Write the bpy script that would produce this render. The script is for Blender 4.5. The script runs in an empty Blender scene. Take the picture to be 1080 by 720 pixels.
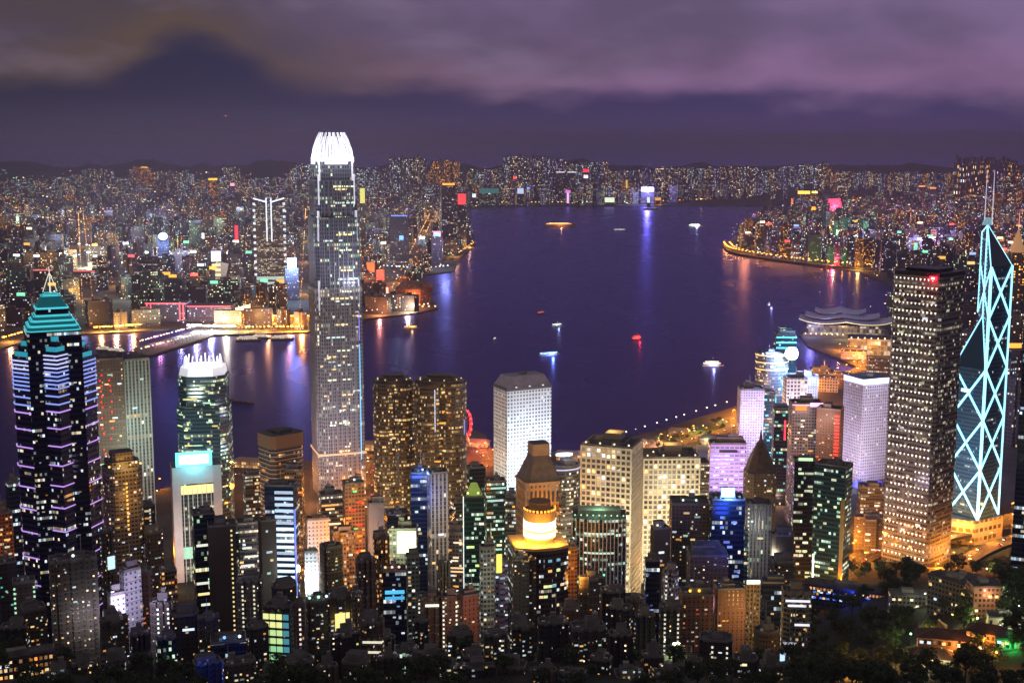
import bpy, math, random
from mathutils import Vector, Matrix
R = math.radians
rnd = random.Random(7)

# ---------------------------------------------------------------- camera, sky, sun, exposure
scene = bpy.context.scene
COL = scene.collection
F = 1380.0                      # focal length in pixels of the 1080 px wide photograph
PITCH = math.atan((360 - 147) / F)
CH = 400.0                      # the lookout stands 400 m above the harbour
cam = bpy.data.objects.new('camera', bpy.data.cameras.new('camera'))
COL.objects.link(cam)
cam.location = (0, 0, CH)
cam.rotation_euler = (R(90) - PITCH, 0, 0)
cam.data.sensor_width = 36
cam.data.lens = 36 * F / 1080
cam.data.clip_start = 1
cam.data.clip_end = 120000
scene.camera = cam

scene.render.engine = 'CYCLES'
cy = scene.cycles
cy.max_bounces = 4
cy.diffuse_bounces = 1
cy.glossy_bounces = 2
cy.transmission_bounces = 2
cy.volume_bounces = 0
cy.transparent_max_bounces = 4
cy.sample_clamp_indirect = 2.0
cy.use_denoising = True
cy.use_adaptive_sampling = True
cy.adaptive_threshold = 0.02
vs = scene.view_settings
vs.view_transform = 'Standard'
vs.look = 'None'
vs.exposure = 0.0
vs.gamma = 1.0


class N:
    """tiny node-tree helper"""
    def __init__(s, tree):
        s.t = tree
        s.n = tree.nodes
        s.l = tree.links

    def new(s, typ, **kw):
        n = s.n.new(typ)
        for k, v in kw.items():
            setattr(n, k, v)
        return n

    def put(s, sock, v):
        if v is None:
            return
        if isinstance(v, bpy.types.NodeSocket):
            s.l.new(v, sock)
        else:
            sock.default_value = v

    def m(s, op, a, b=None, c=None, clamp=False):
        n = s.new('ShaderNodeMath', operation=op, use_clamp=clamp)
        s.put(n.inputs[0], a); s.put(n.inputs[1], b); s.put(n.inputs[2], c)
        return n.outputs[0]

    def mix(s, f, a, b):
        n = s.new('ShaderNodeMix', data_type='RGBA')
        s.put(n.inputs[0], f); s.put(n.inputs[6], a); s.put(n.inputs[7], b)
        return n.outputs[2]

    def fmix(s, f, a, b):
        n = s.new('ShaderNodeMix', data_type='FLOAT')
        s.put(n.inputs[0], f); s.put(n.inputs[2], a); s.put(n.inputs[3], b)
        return n.outputs[0]

    def smooth(s, x, a, b):
        n = s.new('ShaderNodeMapRange', interpolation_type='SMOOTHSTEP')
        s.put(n.inputs[0], x); n.inputs[1].default_value = a; n.inputs[2].default_value = b
        return n.outputs[0]

    def xyz(s, x, y, z=0.0):
        n = s.new('ShaderNodeCombineXYZ')
        s.put(n.inputs[0], x); s.put(n.inputs[1], y); s.put(n.inputs[2], z)
        return n.outputs[0]

    def noise(s, vec, scale, detail=3, rough=0.5, col=False):
        n = s.new('ShaderNodeTexNoise')
        s.put(n.inputs['Vector'], vec)
        n.inputs['Scale'].default_value = scale
        n.inputs['Detail'].default_value = detail
        n.inputs['Roughness'].default_value = rough
        return n.outputs['Color' if col else 'Fac']


def rgb(r, g, b):
    """sRGB 0-255 to linear RGBA"""
    f = lambda c: (c / 255 / 12.92) if c <= 10 else ((c / 255 + 0.055) / 1.055) ** 2.4
    return (f(r), f(g), f(b), 1.0)


world = bpy.data.worlds.new('World')
scene.world = world
world.use_nodes = True
w = N(world.node_tree)
w.n.clear()
# city-lit cloud deck above a clear, darker band over the hills
tc = w.new('ShaderNodeTexCoord').outputs['Generated']
sep = w.new('ShaderNodeSeparateXYZ'); w.put(sep.inputs[0], tc)
dx, dy, dz = sep.outputs
az = w.m('ARCTAN2', dx, dy)                      # 0 straight ahead over the harbour
el = w.m('ARCSINE', dz)
cv = w.xyz(w.m('MULTIPLY', az, 9.0), w.m('MULTIPLY', el, 26.0), 0.7)
n1 = w.noise(cv, 1.0, 5, 0.5)
n2 = w.noise(cv, 0.42, 3, 0.5)
cv2 = w.xyz(w.m('MULTIPLY', az, 22.0), w.m('MULTIPLY', el, 48.0), 3.1)
n3 = w.noise(cv2, 1.0, 4, 0.55)
gap = w.m('POWER', 2.718, w.m('MULTIPLY', w.m('POWER', w.m('DIVIDE', w.m('ADD', az, 0.235), 0.045), 2.0), -1.0))
base = w.m('ADD', w.m('MULTIPLY', w.m('SUBTRACT', n1, 0.5), 0.040), w.m('MULTIPLY', w.m('SUBTRACT', n3, 0.5), 0.022))
hgt = w.m('SUBTRACT', w.m('ADD', el, base), w.m('MULTIPLY', gap, 0.030))
hgt = w.m('SUBTRACT', hgt, w.m('MULTIPLY', az, -0.016))
deck = w.smooth(hgt, 0.024, 0.050)
azr = w.smooth(az, -0.40, 0.25)
low = w.mix(azr, rgb(48, 46, 64), rgb(68, 56, 100))
low2 = w.mix(w.smooth(el, 0.0, 0.035), low, w.mix(azr, rgb(48, 47, 68), rgb(64, 56, 98)))
rim = w.mix(w.smooth(az, -0.22, 0.12), rgb(92, 76, 70), rgb(142, 108, 148))
top = w.mix(w.smooth(az, -0.30, 0.05), rgb(78, 68, 76), rgb(126, 105, 144))
cloud = w.mix(w.smooth(w.m('ADD', hgt, w.m('MULTIPLY', n2, 0.02)), 0.055, 0.10), rim, top)
cloud = w.mix(w.m('MULTIPLY', w.smooth(w.m('ADD', w.m('MULTIPLY', n2, .85), w.m('MULTIPLY', n3, .15)), 0.42, 0.66), 0.62), cloud, rgb(76, 66, 88))
cloud = w.mix(w.m('MULTIPLY', w.smooth(n1, 0.52, 0.75), 0.30), cloud, rgb(140, 124, 150))
zen = w.mix(w.smooth(el, 0.12, 0.5), cloud, rgb(104, 97, 100))
skycol = w.mix(deck, low2, zen)
bg1 = w.new('ShaderNodeBackground'); w.put(bg1.inputs[0], skycol); bg1.inputs[1].default_value = 1.0
sky = w.new('ShaderNodeTexSky', sky_type='NISHITA')
sky.sun_disc = False
sky.sun_elevation = R(1.0)
sky.sun_rotation = R(200)
bg2 = w.new('ShaderNodeBackground'); w.put(bg2.inputs[0], sky.outputs[0]); bg2.inputs[1].default_value = 0.0008
add = w.new('ShaderNodeAddShader')
w.l.new(bg1.outputs[0], add.inputs[0]); w.l.new(bg2.outputs[0], add.inputs[1])
wo = w.new('ShaderNodeOutputWorld'); w.l.new(add.outputs[0], wo.inputs[0])

sun = bpy.data.objects.new('moon_glow', bpy.data.lights.new('moon_glow', 'SUN'))  # weak sun lamp added
sun.data.energy = 0.02
sun.data.angle = R(10)
sun.data.color = (1.0, 0.93, 0.85)
sun.rotation_euler = (R(55), 0, R(-20))
COL.objects.link(sun)

# ---------------------------------------------------------------- projection helpers
SP, CP = math.sin(PITCH), math.cos(PITCH)


def zof(py, Y):
    t = (py - 360) / F
    return CH - Y * (SP + t * CP) / (CP - t * SP)


def scale_at(Y, Z):             # metres per pixel
    return (Y * CP + (CH - Z) * SP) / F


def xof(px, Y, Z):
    return (px - 540) * scale_at(Y, Z)


def gp(px, py, z=0.0):
    """point of the plane at height z seen at a pixel"""
    t = (py - 360) / F
    Y = (CH - z) * (CP - t * SP) / (SP + t * CP)
    return Vector((xof(px, Y, z), Y, z))


def interp(tab, x):
    if x <= tab[0][0]:
        return tab[0][1]
    for (a, b), (c, d) in zip(tab, tab[1:]):
        if x <= c:
            return b + (d - b) * (x - a) / (c - a)
    return tab[-1][1]


TAB = [(-400, 430), (-20, 375), (100, 330), (200, 280), (300, 232), (400, 195), (500, 165), (600, 132), (700, 102), (800, 70),
       (900, 42), (1000, 20), (1100, 8), (1180, 2), (1300, -6)]


def ground(X, Y):
    s = min(1, max(0, (X - 170) / 160.0)); s = s * s * (3 - 2 * s)
    q = math.sin(X * 0.021 + 1) * math.cos(Y * 0.017) * 5 * min(1, max(0, (1050 - Y) / 300))
    return max(interp(TAB, Y - 150 * s * min(1, max(0, (Y - 500) / 400)) ) + q, -6)


def gz(X, Y):
    return max(3.0, ground(X, Y))

# ---------------------------------------------------------------- materials
MATS = {}


def mat(name, col, rough=0.7, metal=0.0, emit=None, strength=0.0, noise=0.0, nscale=0.2, spec=0.5):
    k = name
    if k in MATS:
        return MATS[k]
    m = bpy.data.materials.new(name)
    m.use_nodes = True
    t = N(m.node_tree)
    b = t.n['Principled BSDF']
    b.inputs['Base Color'].default_value = (*col[:3], 1)
    b.inputs['Roughness'].default_value = rough
    b.inputs['Metallic'].default_value = metal
    b.inputs['Specular IOR Level'].default_value = spec
    if noise:
        tcn = t.new('ShaderNodeTexCoord').outputs['Object']
        f = t.noise(tcn, nscale, 4, 0.6)
        dark = tuple(c * (1 - noise) for c in col[:3]) + (1,)
        lite = tuple(min(1, c * (1 + noise)) for c in col[:3]) + (1,)
        t.put(b.inputs['Base Color'], t.mix(t.smooth(f, 0.3, 0.7), dark, lite))
    if emit:
        b.inputs['Emission Color'].default_value = (*emit[:3], 1)
        b.inputs['Emission Strength'].default_value = strength
        m.cycles.emission_sampling = 'NONE'
    MATS[k] = m
    return m


GL = {}


def glow(r, g, b, s=1.0):
    s = round(s, 2)
    """an emitting material of a lamp, a tube or a lit panel"""
    k = (r, g, b, s)
    if k not in GL:
        GL[k] = mat('lit_%d_%d_%d_%d' % (r, g, b, int(s * 100)), rgb(r, g, b), 0.5, 0, rgb(r, g, b), s)
    return GL[k]


def make_facade_group():
    g = bpy.data.node_groups.new('facade', 'ShaderNodeTree')
    it = g.interface
    def inp(n, typ, d):
        s = it.new_socket(name=n, in_out='INPUT', socket_type=typ)
        s.default_value = d
    for n, d in (('W', 3.0), ('H', 3.3), ('MX', 0.15), ('MLo', 0.3), ('MHi', 0.85), ('PLit', 0.2), ('PRow', 0.05), ('Strength', 1.0),
                 ('Round', 0.0), ('Gloss', 0.2), ('Far', 0.0)):
        inp(n, 'NodeSocketFloat', d)
    for n in ('Wall', 'Glass', 'LightA', 'LightB'):
        inp(n, 'NodeSocketColor', (1, 1, 1, 1))
    it.new_socket(name='BSDF', in_out='OUTPUT', socket_type='NodeSocketShader')
    t = N(g)
    gi = t.new('NodeGroupInput').outputs
    uv = t.new('ShaderNodeUVMap').outputs[0]
    s = t.new('ShaderNodeSeparateXYZ'); t.put(s.inputs[0], uv)
    u, v = s.outputs[0], s.outputs[1]
    oi = t.new('ShaderNodeObjectInfo').outputs['Random']
    us, vs_ = t.m('DIVIDE', u, gi['W']), t.m('DIVIDE', v, gi['H'])
    cu, cv_ = t.m('FLOOR', us), t.m('FLOOR', vs_)
    fu, fv = t.m('FRACT', us), t.m('FRACT', vs_)
    seed = t.m('MULTIPLY', oi, 977.0)
    wn = t.new('ShaderNodeTexWhiteNoise', noise_dimensions='3D'); t.put(wn.inputs[0], t.xyz(cu, cv_, seed))
    ws = t.new('ShaderNodeSeparateColor'); t.put(ws.inputs[0], wn.outputs[1])
    # several cells along one storey belong to one room or office
    wr = t.new('ShaderNodeTexWhiteNoise', noise_dimensions='3D')
    t.put(wr.inputs[0], t.xyz(t.m('FLOOR', t.m('DIVIDE', cu, 4.0)), cv_, t.m('ADD', seed, 5.0)))
    wf = t.new('ShaderNodeTexWhiteNoise', noise_dimensions='2D'); t.put(wf.inputs[0], t.xyz(cv_, seed))
    wc = t.new('ShaderNodeTexWhiteNoise', noise_dimensions='2D'); t.put(wc.inputs[0], t.xyz(cu, t.m('ADD', seed, 3.0)))
    nz = t.noise(t.xyz(t.m('ADD', u, seed), v, seed), 0.035, 2)
    p = t.m('MULTIPLY', gi['PLit'], t.m('ADD', 0.25, t.m('MULTIPLY', nz, 1.6)))
    p = t.m('MULTIPLY', p, t.m('ADD', 0.5, t.m('MULTIPLY', wc.outputs[0], 1.0)))
    lit = t.m('LESS_THAN', ws.outputs[0], p)
    row = t.m('MULTIPLY', t.m('LESS_THAN', wf.outputs[0], gi['PRow']), t.m('LESS_THAN', wr.outputs[0], 0.72))
    room = t.m('LESS_THAN', wr.outputs[0], t.m('MULTIPLY', gi['PRow'], 0.9))
    lit = t.m('MAXIMUM', lit, t.m('MAXIMUM', row, room))
    mx = t.m('MULTIPLY', t.m('GREATER_THAN', fu, gi['MX']), t.m('LESS_THAN', fu, t.m('SUBTRACT', 1.0, gi['MX'])))
    my = t.m('MULTIPLY', t.m('GREATER_THAN', fv, gi['MLo']), t.m('LESS_THAN', fv, gi['MHi']))
    sq = t.m('MULTIPLY', mx, my)
    du, dv = t.m('SUBTRACT', fu, 0.5), t.m('SUBTRACT', fv, 0.5)
    rr = t.m('LESS_THAN', t.m('ADD', t.m('MULTIPLY', du, du), t.m('MULTIPLY', dv, dv)), 0.085)
    mask = t.fmix(gi['Round'], sq, rr)
    # walls only: roofs carry u < -1000
    side = t.m('GREATER_THAN', u, -1000.0)
    mask = t.m('MULTIPLY', mask, side)
    br = t.m('ADD', 0.18, t.m('MULTIPLY', t.m('POWER', ws.outputs[1], 2.5), 1.5))
    em = t.m('MULTIPLY', t.m('MULTIPLY', t.m('MULTIPLY', lit, mask), br), gi['Strength'])
    tcn = t.new('ShaderNodeTexCoord').outputs['Object']
    dirt = t.noise(tcn, 0.06, 4, 0.6)
    tone = t.m('MULTIPLY', t.m('ADD', 0.62, t.m('MULTIPLY', dirt, 0.6)), t.m('ADD', 0.8, t.m('MULTIPLY', oi, 0.35)))
    wall = t.new('ShaderNodeVectorMath', operation='SCALE')
    t.put(wall.inputs[0], gi['Wall']); t.put(wall.inputs[3], tone)
    pane = t.mix(t.m('MULTIPLY', ws.outputs[2], 0.5), gi['Glass'], t.mix(0.5, gi['Glass'], gi['Wall']))
    b = t.new('ShaderNodeBsdfPrincipled')
    t.put(b.inputs['Base Color'], t.mix(mask, wall.outputs[0], pane))
    t.put(b.inputs['Roughness'], t.fmix(mask, 0.75, gi['Gloss']))
    t.put(b.inputs['Emission Color'], t.mix(ws.outputs[2], gi['LightA'], gi['LightB']))
    t.put(b.inputs['Emission Strength'], em)
    t.l.new(b.outputs[0], t.new('NodeGroupOutput').inputs[0])
    return g


FG = make_facade_group()
WARM, WARM2, WHITE, COOL, GREENISH, AMBER = rgb(255, 190, 95), rgb(255, 226, 170), rgb(255, 250, 235), rgb(190, 225, 255), rgb(190, 255, 215), rgb(255, 150, 50)


def facade(name, wall, glass=(0.02, 0.025, 0.03, 1), W=3.0, H=3.3, mx=0.15, lo=0.3, hi=0.85, p=0.12, row=0.03, s=1.2, a=WARM, b=WHITE, rnd_=0.0, gloss=0.25):
    if name in MATS:
        return MATS[name]
    m = bpy.data.materials.new(name)
    m.use_nodes = True
    t = N(m.node_tree)
    t.n.clear()
    n = t.new('ShaderNodeGroup'); n.node_tree = FG
    for k, v in (('W', W), ('H', H), ('MX', mx), ('MLo', lo), ('MHi', hi), ('PLit', p), ('PRow', row), ('Strength', s), ('Round', rnd_),
                 ('Gloss', gloss), ('Wall', (*wall[:3], 1)), ('Glass', (*glass[:3], 1)), ('LightA', a), ('LightB', b)):
        n.inputs[k].default_value = v
    o = t.new('ShaderNodeOutputMaterial'); t.l.new(n.outputs[0], o.inputs[0])
    m.cycles.emission_sampling = 'NONE'
    MATS[name] = m
    return m


def C3(r, g, b):
    return rgb(r, g, b)[:3]


ST = {
 'brown':   dict(wall=(0.19, 0.14, 0.10), p=0.11, row=0.00, s=1.6, W=2.9, H=3.0, mx=.32, lo=0.42, hi=0.75),
 'darkres': dict(wall=(0.13, 0.115, 0.095), p=0.10, row=0.0, s=1.7, W=2.9, H=2.9, mx=.34, lo=0.42, hi=0.74),
 'beige':   dict(wall=(0.36, 0.28, 0.19), p=0.14, row=0.01, s=1.2, W=2.6, H=3.1, lo=0.35, hi=0.8),
 'cream':   dict(wall=(0.50, 0.44, 0.34), p=0.16, row=0.02, s=1.2, W=2.6, H=3.2, lo=0.3, hi=0.8),
 'grey':    dict(wall=(0.24, 0.25, 0.26), p=0.10, row=0.02, s=1.2, W=2.8, H=3.2),
 'palegrey':dict(wall=(0.42, 0.43, 0.42), p=0.10, row=0.03, s=1.1, W=2.6, H=3.3, a=WARM2, b=COOL),
 'glassdark':dict(wall=(0.035, 0.045, 0.06), glass=(0.015, 0.02, 0.03), p=0.05, row=0.10, s=1.1, W=2.0, H=3.8, mx=0.06, lo=0.25, hi=0.9, a=WARM2, b=GREENISH, gloss=0.12),
 'glassblue':dict(wall=(0.03, 0.05, 0.11), glass=(0.01, 0.02, 0.05), p=0.05, row=0.07, s=1.0, W=2.0, H=3.8, mx=0.06, lo=0.25, hi=0.9, a=WHITE, b=COOL, gloss=0.12),
 'glassteal':dict(wall=(0.03, 0.08, 0.09), glass=(0.01, 0.03, 0.035), p=0.10, row=0.12, s=1.0, W=2.0, H=3.8, mx=0.06, lo=0.3, hi=0.85, a=WHITE, b=GREENISH, gloss=0.12),
 'office':  dict(wall=(0.14, 0.14, 0.13), p=0.10, row=0.16, s=1.1, W=1.8, H=3.6, mx=0.08, lo=0.35, hi=0.85, a=WARM2, b=WHITE),
 'officewarm': dict(wall=(0.22, 0.15, 0.09), p=0.22, row=0.10, s=1.1, W=2.2, H=3.6, a=AMBER, b=WARM2),
 'orange':  dict(wall=(0.40, 0.20, 0.08), p=0.14, row=0.04, s=1.3, W=2.6, H=3.1, a=AMBER, b=WARM),
 'ribbed':  dict(wall=(0.40, 0.40, 0.37), glass=(0.03, 0.03, 0.035), p=0.05, row=0.03, s=1.0, W=3.4, H=3.4, mx=0.24, lo=0.05, hi=0.97),
 'finned':  dict(wall=(0.45, 0.43, 0.40), glass=(0.03, 0.03, 0.04), p=0.06, row=0.08, s=0.9, W=2.8, H=3.4, mx=0.30, lo=0.08, hi=0.95, a=WARM2, b=GREENISH),
 'blank':   dict(wall=(0.22, 0.24, 0.27), p=0.0, row=0.0, mx=0.5, s=0),
 'blankbrown': dict(wall=(0.13, 0.10, 0.075), p=0.0, row=0.0, mx=0.5, s=0),
 'terracotta': dict(wall=(0.30, 0.15, 0.11), p=0.03, row=0.0, s=1, W=3, H=3.1, mx=0.35),
 'white':   dict(wall=(0.72, 0.72, 0.72), p=0.05, row=0.0, s=1.1, W=3.0, H=3.2, mx=0.3, lo=0.4, hi=0.8),
 'whitegrid': dict(wall=(0.80, 0.76, 0.66), glass=(0.03, 0.03, 0.03), p=0.10, row=0.03, s=1.2, W=4.2, H=4.6, mx=0.18, lo=0.18, hi=0.80, a=WARM, b=WHITE),
 'purple':  dict(wall=(0.62, 0.52, 0.80), glass=(0.08, 0.05, 0.15), p=0.12, row=0.1, s=1.0, W=5.0, H=4.2, mx=0.10, lo=0.35, hi=0.72, a=WHITE, b=COOL),
 'stripes': dict(wall=(0.26, 0.19, 0.13), glass=(0.02, 0.02, 0.02), p=0.05, row=0.08, s=1.0, W=14.0, H=4.0, mx=0.0, lo=0.4, hi=0.9),
 'black':   dict(wall=(0.07, 0.065, 0.06), p=0.06, row=0.0, s=1.8, W=3, H=3.1, mx=.34, lo=.42, hi=.74),
}


def style(k):
    return MATS.get('facade_' + k) or facade('facade_' + k, **ST[k])


ROOFM = mat('roof_felt', (0.10, 0.10, 0.10), 0.9, noise=0.4)
CONC = mat('concrete', (0.26, 0.25, 0.23), 0.85, noise=0.3, nscale=0.1)
DARKM = mat('dark_metal', (0.05, 0.05, 0.055), 0.4, 0.7)
STEEL = mat('pale_steel', (0.55, 0.55, 0.55), 0.35, 0.8)
WHITEP = mat('white_paint', (0.8, 0.8, 0.8), 0.5, noise=0.06)

# ---------------------------------------------------------------- mesh building


class MB:
    def __init__(s):
        s.v, s.f, s.uv, s.mi = [], [], [], []

    def face(s, pts, uvs=None, m=0):
        i = len(s.v)
        s.v += [tuple(p) for p in pts]
        s.f.append(tuple(range(i, i + len(pts))))
        s.uv += uvs if uvs else [(-5000.0, -5000.0)] * len(pts)
        s.mi.append(m)

    def loft(s, p0, z0, p1, z1, u0=0.0, cap=True, m=0, mtop=1, bottom=False, zt=None):
        n = len(p0)
        u = u0
        zt = zt or [z1] * n
        for i in range(n):
            j = (i + 1) % n
            a, b, c, d = p0[i], p0[j], p1[j], p1[i]
            L = math.hypot(b[0] - a[0], b[1] - a[1])
            s.face([(a[0], a[1], z0), (b[0], b[1], z0), (c[0], c[1], zt[j]), (d[0], d[1], zt[i])],
                   [(u, z0), (u + L, z0), (u + L, zt[j]), (u, zt[i])], m)
            u += math.ceil(L / 3.0) * 3.0 + 3
        if cap:
            s.face([(p[0], p[1], zt[i]) for i, p in enumerate(p1)], None, mtop)
        if bottom:
            s.face([(p[0], p[1], z0) for p in reversed(p0)], None, mtop)
        return s

    def prism(s, poly, z0, z1, **k):
        return s.loft(poly, z0, poly, z1, **k)

    def box(s, x0, x1, y0, y1, z0, z1, m=0, mtop=None, u0=0.0):
        return s.prism([(x0, y0), (x1, y0), (x1, y1), (x0, y1)], z0, z1, m=m, mtop=m if mtop is None else mtop, bottom=True, u0=u0)

    def bar(s, a, b, r, n=4, m=0, r2=None):
        a, b = Vector(a), Vector(b)
        d = (b - a)
        if d.length < 1e-6:
            return s
        d.normalize()
        x = d.orthogonal().normalized(); y = d.cross(x)
        r2 = r if r2 is None else r2
        A = [a + (x * math.cos(2 * math.pi * (k + .5) / n) + y * math.sin(2 * math.pi * (k + .5) / n)) * r for k in range(n)]
        B = [b + (x * math.cos(2 * math.pi * (k + .5) / n) + y * math.sin(2 * math.pi * (k + .5) / n)) * r2 for k in range(n)]
        for i in range(n):
            j = (i + 1) % n
            s.face([A[i], A[j], B[j], B[i]], None, m)
        s.face(list(reversed(A)), None, m); s.face(B, None, m)
        return s

    def ball(s, c, r, m=0, n=10, k=6, sz=1.0):
        c = Vector(c)
        P = lambda i, j: c + Vector((r * math.sin(math.pi * j / k) * math.cos(2 * math.pi * i / n), r * math.sin(math.pi * j / k) * math.sin(2 * math.pi * i / n), r * sz * math.cos(math.pi * j / k)))
        for j in range(k):
            for i in range(n):
                q = [P(i, j + 1), P(i + 1, j + 1), P(i + 1, j), P(i, j)]
                if j == 0:
                    q = q[:3]
                if j == k - 1:
                    q = q[1:]
                s.face(q, None, m)
        return s

    def mesh(s, name, mats):
        me = bpy.data.meshes.new(name)
        me.from_pydata(s.v, [], s.f)
        ul = me.uv_layers.new(name='UVMap')
        flat = [c for p in s.uv for c in p]
        ul.data.foreach_set('uv', flat)
        for m in (mats if isinstance(mats, (list, tuple)) else [mats]):
            me.materials.append(m)
        nm = len(me.materials)
        me.polygons.foreach_set('material_index', [min(i, nm - 1) for i in s.mi])
        me.update()
        return me

    def build(s, name, mats, parent=None, loc=None, rz=0.0):
        o = bpy.data.objects.new(name, s.mesh(name, mats))
        COL.objects.link(o)
        if parent:
            o.parent = parent
        if loc is not None:
            o.location = loc
        o.rotation_euler.z = rz
        return o


def obj_of(name, me, parent=None, loc=(0, 0, 0), rz=0.0, scale=None):
    o = bpy.data.objects.new(name, me)
    COL.objects.link(o)
    o.parent = parent
    o.location = loc
    o.rotation_euler.z = rz
    if scale:
        o.scale = scale
    return o


def tag(o, label=None, cat=None, group=None, kind=None):
    if label: o['label'] = label
    if cat: o['category'] = cat
    if group: o['group'] = group
    if kind: o['kind'] = kind
    return o


def thing(name, loc, rz, label, cat, group=None):
    o = bpy.data.objects.new(name, None)
    o.empty_display_size = 5
    COL.objects.link(o)
    o.location = loc
    o.rotation_euler.z = rz
    return tag(o, label, cat, group)


def lamp(loc, energy, col, radius=2.0, parent=None, name='lamp_light'):
    l = bpy.data.lights.new(name, 'POINT')
    l.energy = energy
    l.color = col[:3]
    l.shadow_soft_size = radius
    o = bpy.data.objects.new(name, l)
    COL.objects.link(o)
    o.location = loc
    if parent:
        o.parent = parent
    return o


def flood(src, dst, energy, col, size=12.0, name='floodlight_beam', spread=160):  # area light without a fixture, added to brighten a facade
    l = bpy.data.lights.new(name, 'AREA')
    l.energy = energy
    l.color = col[:3]
    l.size = size
    l.spread = R(spread)
    o = bpy.data.objects.new(name, l)
    COL.objects.link(o)
    o.location = src
    o.rotation_euler = (Vector(dst) - Vector(src)).to_track_quat('-Z', 'Y').to_euler()
    return o


# ---------------------------------------------------------------- plans
def rect(w_, d_):
    return [(-w_ / 2, -d_ / 2), (w_ / 2, -d_ / 2), (w_ / 2, d_ / 2), (-w_ / 2, d_ / 2)]


def chamfer(w_, d_, c):
    a, b = w_ / 2, d_ / 2
    return [(-a + c, -b), (a - c, -b), (a, -b + c), (a, b - c), (a - c, b), (-a + c, b), (-a, b - c), (-a, -b + c)]


def notched(w_, d_, c):
    a, b = w_ / 2, d_ / 2
    return [(-a + c, -b), (a - c, -b), (a - c, -b + c), (a, -b + c), (a, b - c), (a - c, b - c), (a - c, b), (-a + c, b), (-a + c, b - c), (-a, b - c), (-a, -b + c), (-a + c, -b + c)]


def cross(w_, d_):
    a, b = w_ / 2, d_ / 2
    p, q = a * 0.36, b * 0.36
    return [(-p, -b), (p, -b), (p, -q), (a, -q), (a, q), (p, q), (p, b), (-p, b), (-p, q), (-a, q), (-a, -q), (-p, -q)]


def bays(w_, d_, k=3, e=1.6):
    """rectangular plan with projecting bays on the long fronts"""
    a, b = w_ / 2, d_ / 2
    st = w_ / (2 * k + 1)
    P = []
    for i in range(2 * k + 1):
        y = -b if i % 2 else -b + e
        P += [(-a + i * st, y), (-a + (i + 1) * st, y)]
    Q = []
    for i in range(2 * k + 1):
        y = b if i % 2 else b - e
        Q += [(a - i * st, y), (a - (i + 1) * st, y)]
    return P + Q


def ellipse(w_, d_, n=24):
    return [(w_ / 2 * math.cos(2 * math.pi * (i + .5) / n), d_ / 2 * math.sin(2 * math.pi * (i + .5) / n)) for i in range(n)]


def stadium(w_, d_, n=8):
    r = d_ / 2
    P = []
    for i in range(n + 1):
        a = -math.pi / 2 + math.pi * i / n
        P.append((w_ / 2 - r + r * math.cos(a), r * math.sin(a)))
    for i in range(n + 1):
        a = math.pi / 2 + math.pi * i / n
        P.append((-w_ / 2 + r + r * math.cos(a), r * math.sin(a)))
    return P


def inset(poly, k):
    return [(x * k, y * k) for x, y in poly]


PLAN = {'box': rect, 'chamfer': lambda a, b: chamfer(a, b, min(a, b) * 0.18), 'notch': lambda a, b: notched(a, b, min(a, b) * 0.14),
        'cross': cross, 'bays': bays, 'oval': ellipse, 'stadium': stadium}

# ---------------------------------------------------------------- shared pane meshes for lit windows
PANES = {}


def pane_mesh(col):
    if col not in PANES:
        PANES[col] = MB().box(-.5, .5, -.5, .5, -.5, .5).mesh('window_pane', [glow(*col)])
    return PANES[col]


PANECOLS = [(215, 235, 255, 1.2), (255, 214, 140, 1.1), (255, 236, 190, 1.2), (255, 180, 90, 1.0), (235, 245, 255, 1.1), (200, 240, 220, 0.8), (255, 150, 110, 0.8)]


def dimmed(c, r, root):
    """most rooms are lit weakly, few brightly"""
    k = r.choice((.2, .3, .45, .6, 1.0) if root.location.y < 950 else (.35, .5, .5, .75, 1.0))
    return (c[0], c[1], c[2], round(c[3] * k, 2))


def lit_windows(root, poly, z0, z1, H, n, cols=None, wr=(1.4, 5.0), rz=0.0, seed=0, hh=0.5, top_bias=0.0):
    """n lit windows on the faces of a building that look towards the lookout"""
    r = random.Random(seed)
    cols = cols or PANECOLS[:6]
    az = root.rotation_euler.z
    to = Vector((-root.location.x, -root.location.y)).normalized()
    E = []
    for i in range(len(poly)):
        a, b = Vector(poly[i]), Vector(poly[(i + 1) % len(poly)])
        L = (b - a).length
        nrm = Vector(((b - a).y, -(b - a).x)).normalized()
        wn = Vector((nrm.x * math.cos(az) - nrm.y * math.sin(az), nrm.x * math.sin(az) + nrm.y * math.cos(az)))
        if wn.dot(to) > 0.2 and L > 2.5:
            E.append((a, b, L, nrm, L * wn.dot(to)))
    if not E:
        return
    tot = sum(e[4] for e in E)
    used = set()
    for k in range(n):
        x = r.random() * tot
        for e in E:
            x -= e[4]
            if x <= 0:
                break
        a, b, L, nrm, _ = e
        ww = min(r.uniform(*wr) * (1 if root.location.y > 950 else .45), L * 0.8)
        fl = int(r.random() ** (1 - top_bias) * (z1 - z0 - H) / H)
        cellx = int(r.uniform(0, max(1, (L - ww) / 2.8)))
        if (id(e), fl, cellx // 2) in used:
            continue
        used.add((id(e), fl, cellx // 2))
        s = 0.6 + cellx * 2.8 + ww / 2
        if s + ww / 2 > L:
            continue
        p = a + (b - a) * (s / L) + nrm * 0.04
        me = pane_mesh(dimmed(r.choice(cols), r, root))
        obj_of('window', me, root, (p.x, p.y, z0 + fl * H + H * 0.58), math.atan2((b - a).y, (b - a).x), (ww, 0.3, H * hh * (1 if root.location.y > 950 else .65)))


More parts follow.
